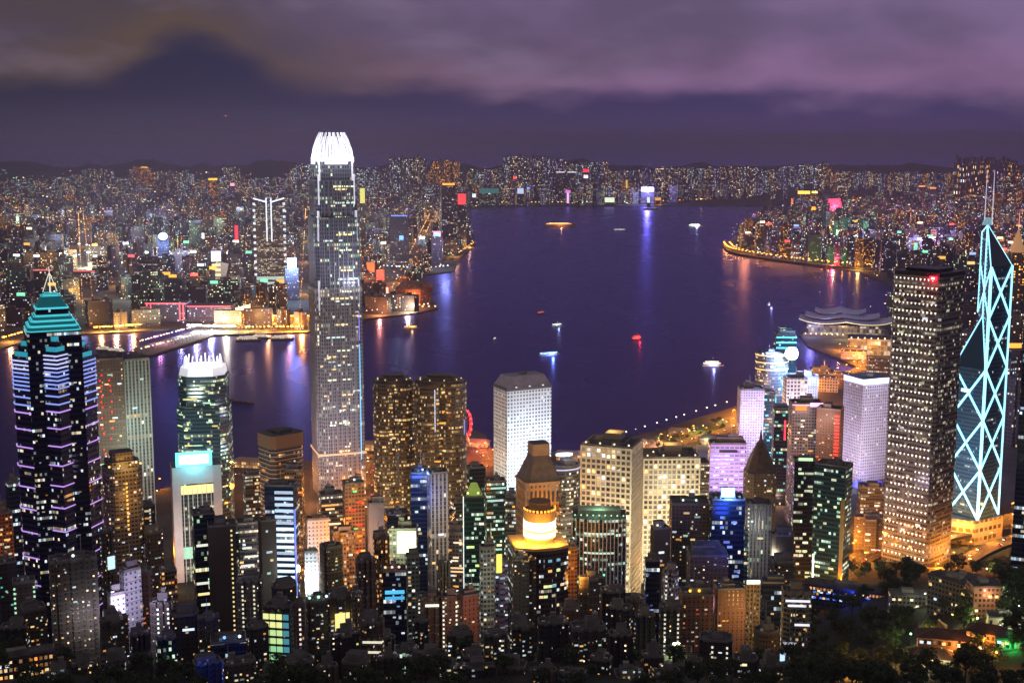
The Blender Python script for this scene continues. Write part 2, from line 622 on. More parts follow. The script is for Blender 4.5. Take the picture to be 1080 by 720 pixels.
def roof_kit(root, poly, z, w_, d_, r, kind='plain'):
    """parapet, plant room, tanks and aerial on a flat roof"""
    mb = MB()
    n = len(poly)
    for i in range(n):
        a, b = Vector(poly[i]), Vector(poly[(i + 1) % n])
        L = (b - a).length
        if L < 0.5:
            continue
        d = (b - a) / L
        nn = Vector((d.y, -d.x))
        p = [a, b, b - nn * 0.5, a - nn * 0.5]
        mb.prism([tuple(q) for q in p], z + 0.003, z + 1.3, mtop=0)
    mb.build('parapet', CONC, root)
    h = r.uniform(2.5, 6.5)
    pw, pd = w_ * r.uniform(.3, .75), d_ * r.uniform(.3, .65)
    ox, oy = r.uniform(-.12, .12) * w_, r.uniform(-.1, .15) * d_
    MB().box(ox - pw / 2, ox + pw / 2, oy - pd / 2, oy + pd / 2, z + .004, z + h, mtop=1).build('roof_plant', [CONC, ROOFM], root)
    if r.random() < 0.5:
        ox += r.uniform(-.25, .25) * pw
        MB().box(ox - pw / 5, ox + pw / 5, oy - pd / 4, oy + pd / 4, z + h + .003, z + h + 2.8).build('water_tank', CONC, root)
    if r.random() < 0.5:
        x = ox + r.uniform(-.3, .3) * pw
        MB().bar((x, oy, z + h), (x, oy, z + h + r.uniform(6, 14)), 0.18, 5).build('antenna', STEEL, root)
    if root.location.y < 1100:
        for q in range(r.randrange(3, 8)):
            a_, b_ = r.uniform(-.42, .36) * w_, r.uniform(-.42, .30) * d_
            s_ = r.uniform(.7, 1.9)
            MB().box(a_, a_ + s_, b_, b_ + s_ * r.uniform(.6, 1.6), z + .006, z + r.uniform(.9, 2.4)).build('air_handler', r.choice([STEEL, CONC, WHITEP]), root)
    if r.random() < 0.45:
        MB().box(-w_ * .42, -w_ * .42 + 2, -d_ * .38, -d_ * .38 + 2, z + .005, z + 2.2).build('roof_vent', STEEL, root)
    return h


TOWERS = []


def tower(x0, x1, yt, Y, st, label, shape='box', rot=20, q=0.8, name='apartment_tower', cat='apartment tower', wins=14, wcols=None, kit=True,
          sign=None, dots=None, base=None, group=None, caps=None, taper=None, roofl=None, wr=(1.4, 5.0), bands=0, bandcol=None, foot=True):
    r = random.Random(int(x0 * 31 + yt * 7))
    Z = zof(yt, Y)
    mpp = scale_at(Y, Z)
    Wm = (x1 - x0) * mpp
    cx = xof((x0 + x1) / 2, Y, Z)
    view = math.atan2(cx, Y)
    a = abs(math.cos(R(rot))) + q * abs(math.sin(R(rot)))
    if shape in ('oval',):
        a = 1.0
    w_ = Wm / a
    d_ = w_ * q
    g = gz(cx, Y) if base is None else base
    root = thing(name, (cx, Y, g), -view + R(rot), label, cat, group)
    hz = Z - g
    poly = PLAN[shape](w_, d_)
    mb = MB()
    u0 = 0
    mb.prism(poly, -14 if foot else 0, hz)
    m = style(st)
    H = ST[st].get('H', 3.3)
    # storey edges that stand out of the walls
    if shape in ('box', 'bays', 'chamfer', 'cross', 'notch') and hz > 20 and st not in ('blank', 'blankbrown', 'whitegrid'):
        lb = mb
        step = H * (2 if hz < 90 else 4)
        z = hz - 0.2
        o = inset(poly, 1 + 0.5 / max(w_, 1))
        while z > max(0, hz - 120):
            lb.prism(o, z - 0.35, z, m=2, mtop=2, bottom=True)
            z -= step
    mb.build('tower_body', [m, ROOFM, CONC if st not in ('glassdark', 'glassblue', 'glassteal', 'black') else DARKM], root)
    if kit:
        roof_kit(root, poly, hz, w_, d_, r)
    if Y < 1000 and wins:
        wins = int(wins * 1.7) + 3
    if wins:
        z_lo = max(0, zof(722, Y) - g)
        lit_windows(root, poly, max(z_lo, 4), hz - 2, H, wins, wcols, wr, seed=int(x0 * 13 + yt))
    if dots:                      # vertical chains of stair lights
        col, cols_at = dots
        for cxf in cols_at:
            zz = hz - 3
            me = pane_mesh(col)
            k = 0
            while zz > max(2, zof(722, Y) - g) and k < 24:
                obj_of('stair_light', me, root, (cxf * w_, -d_ / 2 - 0.1, zz), 0, (1.1, 0.5, 1.2))
                zz -= H * 1.0; k += 1
    if sign:                      # (x fraction, width m, height m, z offset, colour)
        for (xf, sw, sh, zo, col) in (sign if isinstance(sign, list) else [sign]):
            sg = MB().box(-sw / 2, sw / 2, -0.3, 0.3, 0, sh).build('rooftop_sign', glow(*col), root, (xf * w_, -d_ / 2 - 0.4, hz + zo))
            if zo > -sh:
                MB().bar((-sw * .35, .6, -.2 - max(0, zo)), (-sw * .35, .6, sh * .8), .15).bar((sw * .35, .6, -.2 - max(0, zo)), (sw * .35, .6, sh * .8), .15).build('sign_post', DARKM, sg)
    if roofl:                     # lamps standing on the roof
        for (xf, col) in roofl:
            rl = MB().bar((0, 0, 0), (0, 0, 2.5), 0.12).build('lamp_post', DARKM, root, (xf * w_, -d_ * .4, hz))
            MB().ball((0, 0, 3.2), 0.9).build('lamp_head', glow(*col), rl)
    if bands:
        zb = [hz - H * (r.randrange(1, max(2, int(hz / H) - 2))) for _ in range(bands)]
        for z in sorted(set(zb)):
            fw = r.uniform(.3, .95) * w_
            fx = r.uniform(-.5, .5) * (w_ - fw)
            obj_of('window', pane_mesh(r.choice(bandcol or PANECOLS[:4])), root, (fx, -d_ / 2 - .02, z + H * .5), 0, (fw * .94, 0.3, H * .45))
    TOWERS.append((root, w_, d_, hz))
    root['_'] = 0
    del root['_']
    return root, w_, d_, hz, poly

# %%SETTING%%
# ================================================================ the setting
def poly_slab(name, pix, z, m, depth=6.0, extra=None):
    pts = [gp(x, y, z) for x, y in pix]
    if extra:
        pts += extra
    me = bpy.data.meshes.new(name)
    n = len(pts)
    # make it counter-clockwise
    ar = sum(pts[i].x * pts[(i + 1) % n].y - pts[(i + 1) % n].x * pts[i].y for i in range(n))
    if ar < 0:
        pts.reverse()
    v = [(p.x, p.y, z) for p in pts] + [(p.x, p.y, z - depth) for p in pts]
    f = [tuple(range(n))] + [(i + n, (i + 1) % n + n, (i + 1) % n, i) for i in range(n)]
    me.from_pydata(v, [], f)
    me.materials.append(m)
    me.update()
    o = bpy.data.objects.new(name, me)
    COL.objects.link(o)
    o['kind'] = 'structure'
    return o, pts


def water_mat():
    m = bpy.data.materials.new('harbour_water')
    m.use_nodes = True
    t = N(m.node_tree)
    b = t.n['Principled BSDF']
    b.inputs['Base Color'].default_value = (0.035, 0.030, 0.16, 1)
    b.inputs['Roughness'].default_value = 0.20
    b.inputs['IOR'].default_value = 1.33
    b.inputs['Specular Tint'].default_value = (0.50, 0.50, 1.0, 1)
    pos = t.new('ShaderNodeNewGeometry').outputs['Position']
    mp = t.new('ShaderNodeMapping'); t.put(mp.inputs[0], pos)
    mp.inputs['Scale'].default_value = (1, 0.5, 1)
    mp.inputs['Rotation'].default_value = (0, 0, R(20))
    f = t.noise(mp.outputs[0], 0.11, 4, 0.6)
    f2 = t.noise(mp.outputs[0], 0.006, 3, 0.5)
    bp = t.new('ShaderNodeBump')
    t.put(bp.inputs['Height'], t.m('ADD', f, t.m('MULTIPLY', f2, 2.0)))
    bp.inputs['Strength'].default_value = 0.5
    bp.inputs['Distance'].default_value = 0.8
    # deep indigo harbour water: its mirror strength follows the angle, its body is nearly black
    t.n.remove(b)
    gl = t.new('ShaderNodeBsdfGlossy')
    gl.inputs['Color'].default_value = (0.36, 0.35, 0.86, 1)
    t.put(gl.inputs['Roughness'], t.m('ADD', 0.20, t.m('MULTIPLY', f2, 0.16)))
    t.put(gl.inputs['Normal'], bp.outputs[0])
    df = t.new('ShaderNodeBsdfDiffuse'); df.inputs['Color'].default_value = (0.02, 0.016, 0.085, 1)
    fr = t.new('ShaderNodeFresnel'); fr.inputs['IOR'].default_value = 1.33
    t.put(fr.inputs['Normal'], bp.outputs[0])
    mx = t.new('ShaderNodeMixShader')
    t.put(mx.inputs[0], fr.outputs[0]); t.l.new(df.outputs[0], mx.inputs[1]); t.l.new(gl.outputs[0], mx.inputs[2])
    t.l.new(mx.outputs[0], t.n['Material Output'].inputs[0])
    return m


WM = water_mat()
mb = MB()
mb.face([(-60000, -3000, 0), (60000, -3000, 0), (60000, 90000, 0), (-60000, 90000, 0)])
mb.build('harbour_water', WM)['kind'] = 'structure'

ASPH = mat('asphalt', (0.055, 0.052, 0.05), 0.85, noise=0.35, nscale=0.02)
CITYG = mat('city_ground', (0.085, 0.08, 0.075), 0.9, noise=0.5, nscale=0.012)
SOIL = mat('hill_soil', (0.028, 0.034, 0.02), 0.95, noise=0.5, nscale=0.03)
LAWN = mat('lawn', (0.05, 0.09, 0.03), 0.95, noise=0.4, nscale=0.05)
PAVE = mat('paving', (0.22, 0.20, 0.18), 0.85, noise=0.2, nscale=0.05)

HK = [(-420, 545), (0, 527), (95, 522), (150, 518), (185, 516), (210, 500), (236, 487), (320, 484), (345, 489), (384, 478), (388, 466), (440, 466),
      (489, 458), (497, 452), (512, 458), (519, 474), (545, 486), (585, 476), (602, 478), (640, 468), (700, 451), (742, 438), (778, 428),
      (812, 418), (850, 404), (905, 387), (880, 376), (852, 365), (843, 352), (868, 338), (905, 333), (940, 334), (952, 306), (905, 286), (850, 279),
      (792, 271), (767, 264), (764, 257), (775, 250), (792, 241), (830, 229), (852, 219), (1300, 211)]
hk, HKP = poly_slab('island_land', HK, 3.0, CITYG, extra=[Vector((5200, 700, 3)), Vector((-1100, 700, 3))])
KL = [(-620, 372), (0, 367), (22, 361), (60, 353), (130, 350), (190, 346), (214, 346), (142, 367), (141, 375), (160, 374), (226, 353), (324, 350),
      (386, 336), (440, 330), (462, 325), (452, 306), (440, 291), (478, 286), (486, 272), (502, 258), (497, 240), (493, 221), (520, 217.5), (690, 216.5),
      (735, 213), (830, 210), (850, 206), (1500, 199), (1500, 177), (-900, 177)]
kl, KLP = poly_slab('mainland', KL, 3.01, CITYG)


def inside(P, x, y):
    c = False
    n = len(P)
    for i in range(n):
        a, b = P[i], P[(i + 1) % n]
        if (a.y > y) != (b.y > y) and x < (b.x - a.x) * (y - a.y) / (b.y - a.y) + a.x:
            c = not c
    return c


# mountainside under the lookout
mb = MB()
xs = [-700 + 25 * i for i in range(65)]
ys = [-300 + 25 * i for i in range(65)]
V = [(x, y, ground(x, y) + 1.2 * math.sin(x * .3) * math.cos(y * .27) * (1 if y < 1000 else 0)) for y in ys for x in xs]
me = bpy.data.meshes.new('hillside')
nx = len(xs)
me.from_pydata(V, [], [(j * nx + i, j * nx + i + 1, (j + 1) * nx + i + 1, (j + 1) * nx + i) for j in range(len(ys) - 1) for i in range(nx - 1)])
me.materials.append(SOIL)
for p in me.polygons: p.use_smooth = True
o = bpy.data.objects.new('hillside', me); COL.objects.link(o); o['kind'] = 'structure'


# hills behind the mainland and behind the eastern shore
def ridge(name, pts, m, seed, w_=900):
    r = random.Random(seed)
    ph = [r.uniform(0, 6.28) for _ in range(6)]
    V, Fc = [], []
    n, k = 160, 14
    for i in range(n + 1):
        t = i / n * (len(pts) - 1)
        a = min(int(t), len(pts) - 2); f = t - a
        x = pts[a][0] + (pts[a + 1][0] - pts[a][0]) * f
        y = pts[a][1] + (pts[a + 1][1] - pts[a][1]) * f
        h = pts[a][2] + (pts[a + 1][2] - pts[a][2]) * (f * f * (3 - 2 * f))
        h *= 1 + .13 * math.sin(i * .35 + ph[0]) + .08 * math.sin(i * .81 + ph[1]) + .05 * math.sin(i * 1.7 + ph[2])
        for j in range(k + 1):
            s = (j / k - .5) * 2
            z = h * math.cos(s * math.pi / 2) ** 1.4 + (8 * math.sin(i * 1.3 + j * 1.9) if 0 < j < k else 0)
            V.append((x, y + s * w_, z - 2))
    for i in range(n):
        for j in range(k):
            a = i * (k + 1) + j
            Fc.append((a, a + k + 1, a + k + 2, a + 1))
    me = bpy.data.meshes.new(name)
    me.from_pydata(V, [], Fc)
    me.materials.append(m)
    for p in me.polygons: p.use_smooth = True
    o = bpy.data.objects.new(name, me); COL.objects.link(o); o['kind'] = 'structure'


HILLM = mat('hill_scrub', (0.03, 0.04, 0.022), 1.0, noise=0.4, nscale=0.004)
ridge('hills', [(-6500, 11500, 150), (-4200, 11800, 180), (-2600, 11600, 190), (-1000, 11900, 170), (600, 11800, 190), (2200, 11600, 150), (4200, 11400, 180), (7200, 11800, 200)], HILLM, 3)


def kh(X, Y):
    """height of the mainland foothills"""
    s_ = min(1, max(0, (Y - 7900) / 2600)); s_ = s_ * s_ * (3 - 2 * s_)
    bump = (math.sin(X * .0011 + 1.3) * math.sin(Y * .0013) + .6 * math.sin(X * .0027 + 2) * math.cos(Y * .002)) * 45
    e = min(1, max(0, (X - 2150) / 900)); f = math.exp(-((Y - 6900) / 620.0) ** 2)
    return 2.0 + s_ * (95 + bump) + 215 * e * e * (3 - 2 * e) * f * (1 if X > 2150 else 0)


xs = [-7500 + 110 * i for i in range(150)]
ys = [5600 + 110 * i for i in range(72)]
me = bpy.data.meshes.new('foothills')
nx = len(xs)
me.from_pydata([(x, y, kh(x, y)) for y in ys for x in xs], [], [(j * nx + i, j * nx + i + 1, (j + 1) * nx + i + 1, (j + 1) * nx + i) for j in range(len(ys) - 1) for i in range(nx - 1) if kh(xs[i], ys[j]) > 2.1 or kh(xs[i + 1], ys[j + 1]) > 2.1])
me.materials.append(HILLM)
for p_ in me.polygons: p_.use_smooth = True
o = bpy.data.objects.new('foothills', me); COL.objects.link(o); o['kind'] = 'structure'


# ---- roads
def ribbon(name, pix, width, z, m, kind='structure'):
    P = [gp(x, y, z) for x, y in pix]
    Q = []
    for i in range(len(P) - 1):                      # smooth it a little
        for k in range(6):
            t = k / 6
            p0, p1, p2, p3 = P[max(i - 1, 0)], P[i], P[i + 1], P[min(i + 2, len(P) - 1)]
            Q.append(0.5 * ((2 * p1) + (-p0 + p2) * t + (2 * p0 - 5 * p1 + 4 * p2 - p3) * t * t + (-p0 + 3 * p1 - 3 * p2 + p3) * t ** 3))
    Q.append(P[-1])
    L, Rr = [], []
    for i, p in enumerate(Q):
        d = (Q[min(i + 1, len(Q) - 1)] - Q[max(i - 1, 0)]); d.z = 0; d.normalize()
        nrm = Vector((-d.y, d.x, 0))
        L.append(p + nrm * width / 2); Rr.append(p - nrm * width / 2)
    n = len(Q)
    me = bpy.data.meshes.new(name)
    V = [tuple(p) for p in L + Rr]
    V += [(p.x, p.y, p.z - 3) for p in L + Rr]
    Fc = [(i, i + n, i + n + 1, i + 1) for i in range(n - 1)]
    Fc += [(i, i + 1, i + 1 + 2 * n, i + 2 * n) for i in range(n - 1)] + [(i + n + 1, i + n, i + 3 * n, i + 3 * n + 1) for i in range(n - 1)]
    me.from_pydata(V, [], Fc)
    me.materials.append(m)
    me.update()
    o = bpy.data.objects.new(name, me); COL.objects.link(o); o['kind'] = kind
    return Q


LINEM = mat('road_paint', (0.75, 0.75, 0.72), 0.7)
SODIUM = rgb(255, 150, 45)
HEADG = (255, 176, 84, 6.0)
_lampmesh = {}


def lampmesh(h, arm, sizek, col):
    k = (h, arm, sizek, col)
    if k not in _lampmesh:
        pole = MB().bar((0, 0, 0), (0, 0, h), 0.14 * sizek, 5, r2=.09 * sizek).bar((0, 0, h), (arm, 0, h + .5), 0.08 * sizek, 4).mesh('lamp_pole', [DARKM])
        head = MB().box(arm - .6 * sizek, arm + .9 * sizek, -.35 * sizek, .35 * sizek, h + .25, h + .25 + .4 * sizek).mesh('lamp_head', [glow(*col)])
        _lampmesh[k] = (pole, head)
    return _lampmesh[k]


def street_lamp(p, rz, label, group, h=10, sizek=1.0, col=HEADG, energy=0, lcol=SODIUM, arm=2.0):
    pole, head = lampmesh(h, arm, sizek, col)
    t = thing('street_lamp', p, rz, label, 'street lamp', group)
    obj_of('lamp_pole', pole, t)
    obj_of('lamp_head', head, t)
    if energy:
        lamp((arm * .9, 0, h - .6), energy, lcol, 0.8, parent=t)
    return t


def lamps_along(Q, every, side, label, group, skip=0, **k):
    acc, out = 0, []
    for i in range(1, len(Q)):
        seg = (Q[i] - Q[i - 1]).length
        acc += seg
        while acc >= every:
            acc -= every
            f = 1 - acc / seg
            p = Q[i - 1].lerp(Q[i], f)
            d = (Q[i] - Q[i - 1]).normalized()
            nrm = Vector((-d.y, d.x, 0))
            q = p + nrm * side
            out.append(street_lamp(q, math.atan2(-nrm.y * side, -nrm.x * side), label, group, **k))
    return out


def center_lines(name, Q, z, offs):
    mb = MB()
    for off in offs:
        for i in range(0, len(Q) - 1):
            a, b = Q[i], Q[i + 1]
            d = (b - a).normalized(); nn = Vector((-d.y, d.x, 0))
            for k in range(max(1, int((b - a).length / 12))):
                s = a + d * (k * 12) + nn * off
                e = s + d * 6
                mb.face([(s - nn * .1)[:2] + (z,), (e - nn * .1)[:2] + (z,), (e + nn * .1)[:2] + (z,), (s + nn * .1)[:2] + (z,)][::1])
    o = mb.build(name, LINEM); o['kind'] = 'structure'


Q1 = ribbon('road', [(-30, 588), (10, 566), (60, 545), (130, 528), (200, 512), (262, 500), (330, 497), (390, 500), (440, 505), (500, 492), (560, 505), (620, 498), (700, 470), (770, 452)], 26, 3.02, ASPH)
Q2 = ribbon('road', [(775, 448), (812, 425), (850, 411), (893, 396), (915, 384), (903, 374), (884, 366)], 30, 3.03, ASPH)
Q3 = ribbon('road', [(820, 640), (862, 612), (900, 592), (935, 576), (985, 566), (1030, 556), (1090, 540)], 24, 22.0, ASPH)
Q4 = ribbon('road', [(766, 258), (772, 264), (790, 268.5), (830, 274.5), (870, 279), (910, 282.5), (950, 283.5), (990, 282)], 28, 8.0, ASPH)
Q5 = ribbon('road', [(388, 545), (390, 515), (389, 490), (405, 474), (440, 472), (492, 470), (515, 485)], 22, 3.04, ASPH)
Q6 = ribbon('road', [(980, 620), (1020, 590), (1048, 575), (1100, 556)], 16, 27.0, ASPH)
Q7 = ribbon('road', [(310, 575), (316, 540), (318, 505), (300, 492)], 18, 3.05, ASPH)
for nme, Q, z, of in (('road_markings', Q1, 3.032, (-6, 0, 6)), ('road_markings', Q2, 3.042, (-7, 0, 7)), ('road_markings', Q3, 22.012, (-6, 0, 6)),
                      ('road_markings', Q5, 3.052, (-5, 0, 5))):
    center_lines(nme, Q, z, of)
lamps_along(Q1, 70, 14, 'sodium street lamp along the waterfront road behind the office towers', 'street lamps on the waterfront road', energy=24000, h=12, sizek=1.3)
lamps_along(Q2, 42, 16, 'sodium street lamp beside the harbour road leading to the convention centre', 'street lamps on the convention centre road', energy=80000, h=12, sizek=1.6)
lamps_along(Q2, 60, -16, 'sodium street lamp on the seaward kerb of the convention centre road', 'street lamps on the convention centre road', energy=80000, h=12, sizek=1.6)
lamps_along(Q3, 34, 13, 'sodium street lamp beside the bright road at the foot of the grid-lit tower', 'street lamps on the uphill road', energy=55000, h=10, sizek=1.1)
lamps_along(Q3, 50, -13, 'sodium street lamp on the downhill kerb of the road by the grid-lit tower', 'street lamps on the uphill road', energy=40000, h=10, sizek=1.1)
lamps_along(Q4, 27, -13, 'amber lamp on the curving shoreline highway across the bay', 'lamps on the shoreline highway', h=12, sizek=3.6, energy=20000, col=(255, 175, 70, 6.0))
lamps_along(Q4, 40, 13, 'amber lamp on the landward edge of the curving shoreline highway', 'lamps on the shoreline highway', h=12, sizek=3.2, col=(255, 195, 100, 5.0))
lamps_along(Q5, 38, 11, 'sodium street lamp on the ferry pier road below the gold twin towers', 'street lamps near the ferry piers', energy=34000, h=10, sizek=1.3)
lamps_along(Q6, 40, 9, 'sodium street lamp on the slope road below the neon-braced tower', 'street lamps on the slope road', energy=60000, h=9)
lamps_along(Q7, 30, 9, 'sodium street lamp in the narrow street between the silver tower and the brown-capped block', 'street lamps in the narrow street', energy=22000, h=9)

# ---- haze over the whole place
hb = MB().box(-58000, 58000, -2500, 44000, -1.5, 520)
hz_o = hb.build('haze', None if False else [])
hz_o['kind'] = 'stuff'
hm = bpy.data.materials.new('haze'); hm.use_nodes = True
t = N(hm.node_tree); t.n.clear()
pv = t.new('ShaderNodeVolumePrincipled')
pv.inputs['Color'].default_value = (0.62, 0.58, 0.96, 1)
pv.inputs['Density'].default_value = 5.0e-5
pv.inputs['Anisotropy'].default_value = 0.0
oo = t.new('ShaderNodeOutputMaterial'); t.l.new(pv.outputs[0], oo.inputs['Volume'])
hz_o.data.materials.append(hm)

# %%HEROES%%
# ================================================================ landmark towers
def local(root, z_or_py, Y=None):
    return z_or_py


def uv_shift(mb):
    return mb


# ---- star-plan tower with the teal stepped crown
def star_tower():
    Y = 905
    Zt = zof(346, Y)
    cx = xof(55, Y, Zt)
    g = gz(cx, Y) - 12
    t = thing('star_plan_tower', (cx, Y, g), -math.atan2(cx, Y) + R(4), 'dark glass tower with teal stepped crown and mast, banded with violet and blue light strips', 'skyscraper')
    m = zof(0, Y)
    z = lambda py: zof(py, Y) - g
    k = scale_at(Y, Zt) * .88
    a = 30.5 * k                       # half width of the square core
    glass = facade('facade_star', (0.012, 0.015, 0.05), glass=(0.008, 0.010, 0.035), W=1.6, H=3.9, mx=0.05, lo=0.3, hi=0.8, p=0.10, row=0.05, s=1.1, a=WARM2, b=COOL, gloss=0.1)
    MB().prism(rect(2 * a, 2 * a), -10, z(346)).build('core', [glass, ROOFM], t)
    led_v, led_b = glow(196, 150, 240, 1.0), glow(150, 170, 255, 0.9)
    led_w = glow(200, 205, 255, 1.0)
    r0 = 46.5 * k
    bayf = facade('facade_star_bay', (0.05, 0.045, 0.14), glass=(0.012, 0.014, 0.05), W=1.6, H=3.9, mx=0.05, lo=0.3, hi=0.8, p=0.10, row=0.04, s=1.0, a=WARM2, b=COOL, gloss=0.1)
    for i, (ang, ztop, rr) in enumerate(((-90, 356, r0), (0, 366, r0), (180, 362, r0), (90, 366, r0))):
        hw = r0 - a + 3.2 * k if ang != -90 else 14.5 * k
        ap = rr if ang != -90 else a + 13.5 * k
        # a wedge: two faces that meet in a ridge
        P = [(a - 1, -hw), (ap, 0), (a - 1, hw)] if ang == -90 else [(a - .5, -hw * 1.5), (ap, -hw * .35), (ap, hw * .35), (a - .5, hw * 1.5)]
        ca, sa = math.cos(R(ang)), math.sin(R(ang))
        rot = lambda p, e=0.0: (p[0] * ca - p[1] * sa, p[0] * sa + p[1] * ca)
        P2 = [rot(p) for p in P]
        MB().prism(P2, -10, z(ztop + 10)).build('corner_bay', [bayf, ROOFM], t)
        c = rot((a, 0))
        # stepped tip of the bay
        for q in range(3):
            kk = .82 - .22 * q
            S = [rot((a - .5 + (p[0] - a + .5) * kk, p[1] * kk)) for p in P]
            z0 = z(ztop + 10) + q * 3.4
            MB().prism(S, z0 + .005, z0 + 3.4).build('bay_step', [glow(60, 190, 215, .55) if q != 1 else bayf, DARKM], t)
        # light strips round the bay
        zz = z(ztop + 14)
        py = ztop + 14
        gap = 4.2
        while py < 668:
            zc = z(py)
            E = [rot((a + (p[0] - a) * 1.03 + .05, p[1] * 1.02)) for p in P]
            mb = MB()
            for j in range(len(E) - 1):
                mb.bar((E[j][0], E[j][1], zc), (E[j + 1][0], E[j + 1][1], zc), .55 if py < 430 else .5, 4)
            mb.build('light_strip', led_w if py < 385 and i != 1 else (led_b if py < 425 else led_v), t)
            if py > 425: gap = 17 + (py - 425) * .07
            elif py > 402: gap = 8
            py += gap
    # crown: stepped roof washed in teal
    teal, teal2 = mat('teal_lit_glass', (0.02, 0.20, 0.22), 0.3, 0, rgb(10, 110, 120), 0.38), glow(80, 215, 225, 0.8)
    lev = [(346, 30, 341, .93), (341, 26.5, 336, .92), (336, 23, 331, .90), (331, 18.5, 323.5, .99), (323.5, 18, 311, .60), (311, 8, 308.5, .8)]
    for i, (p0, hw, p1, tp) in enumerate(lev):
        mb = MB()
        c = hw * k * .16
        P = chamfer(2 * hw * k, 2 * hw * k, c)
        P1 = inset(P, tp)
        mb.loft(P, z(p0) + .01, P1, z(p1), mtop=0)
        tier = mb.build('crown_tier', [teal if i != 3 else glass], t)
        e = MB()
        for zz, PP, rr in ((z(p0) + .5, inset(P, 1.01), .42), (z(p1) - .1, inset(P1, 1.02), .3)):
            for j in range(8):
                e.bar((*PP[j], zz), (*PP[(j + 1) % 8], zz), rr, 4)
        e.build('light_strip', teal2, tier)
    mz = z(308)
    for j in range(3):
        an = 2.1 * j + .5
        MB().bar((5.5 * math.cos(an), 5.5 * math.sin(an), mz), (.4 * math.cos(an), .4 * math.sin(an), mz + 13), .28, 4).build('mast_brace', glow(235, 225, 205, .9), t)
    MB().bar((0, 0, mz), (0, 0, z(281)), .55, 6, r2=.2).build('mast', glow(245, 235, 215, 1.0), t)
    lit_windows(t, rect(2 * a, 2 * a), 20, z(350), 3.9, 60, [(c[0], c[1], c[2], .6) for c in PANECOLS[:4]], (1.5, 6), seed=4, hh=.35)


star_tower()


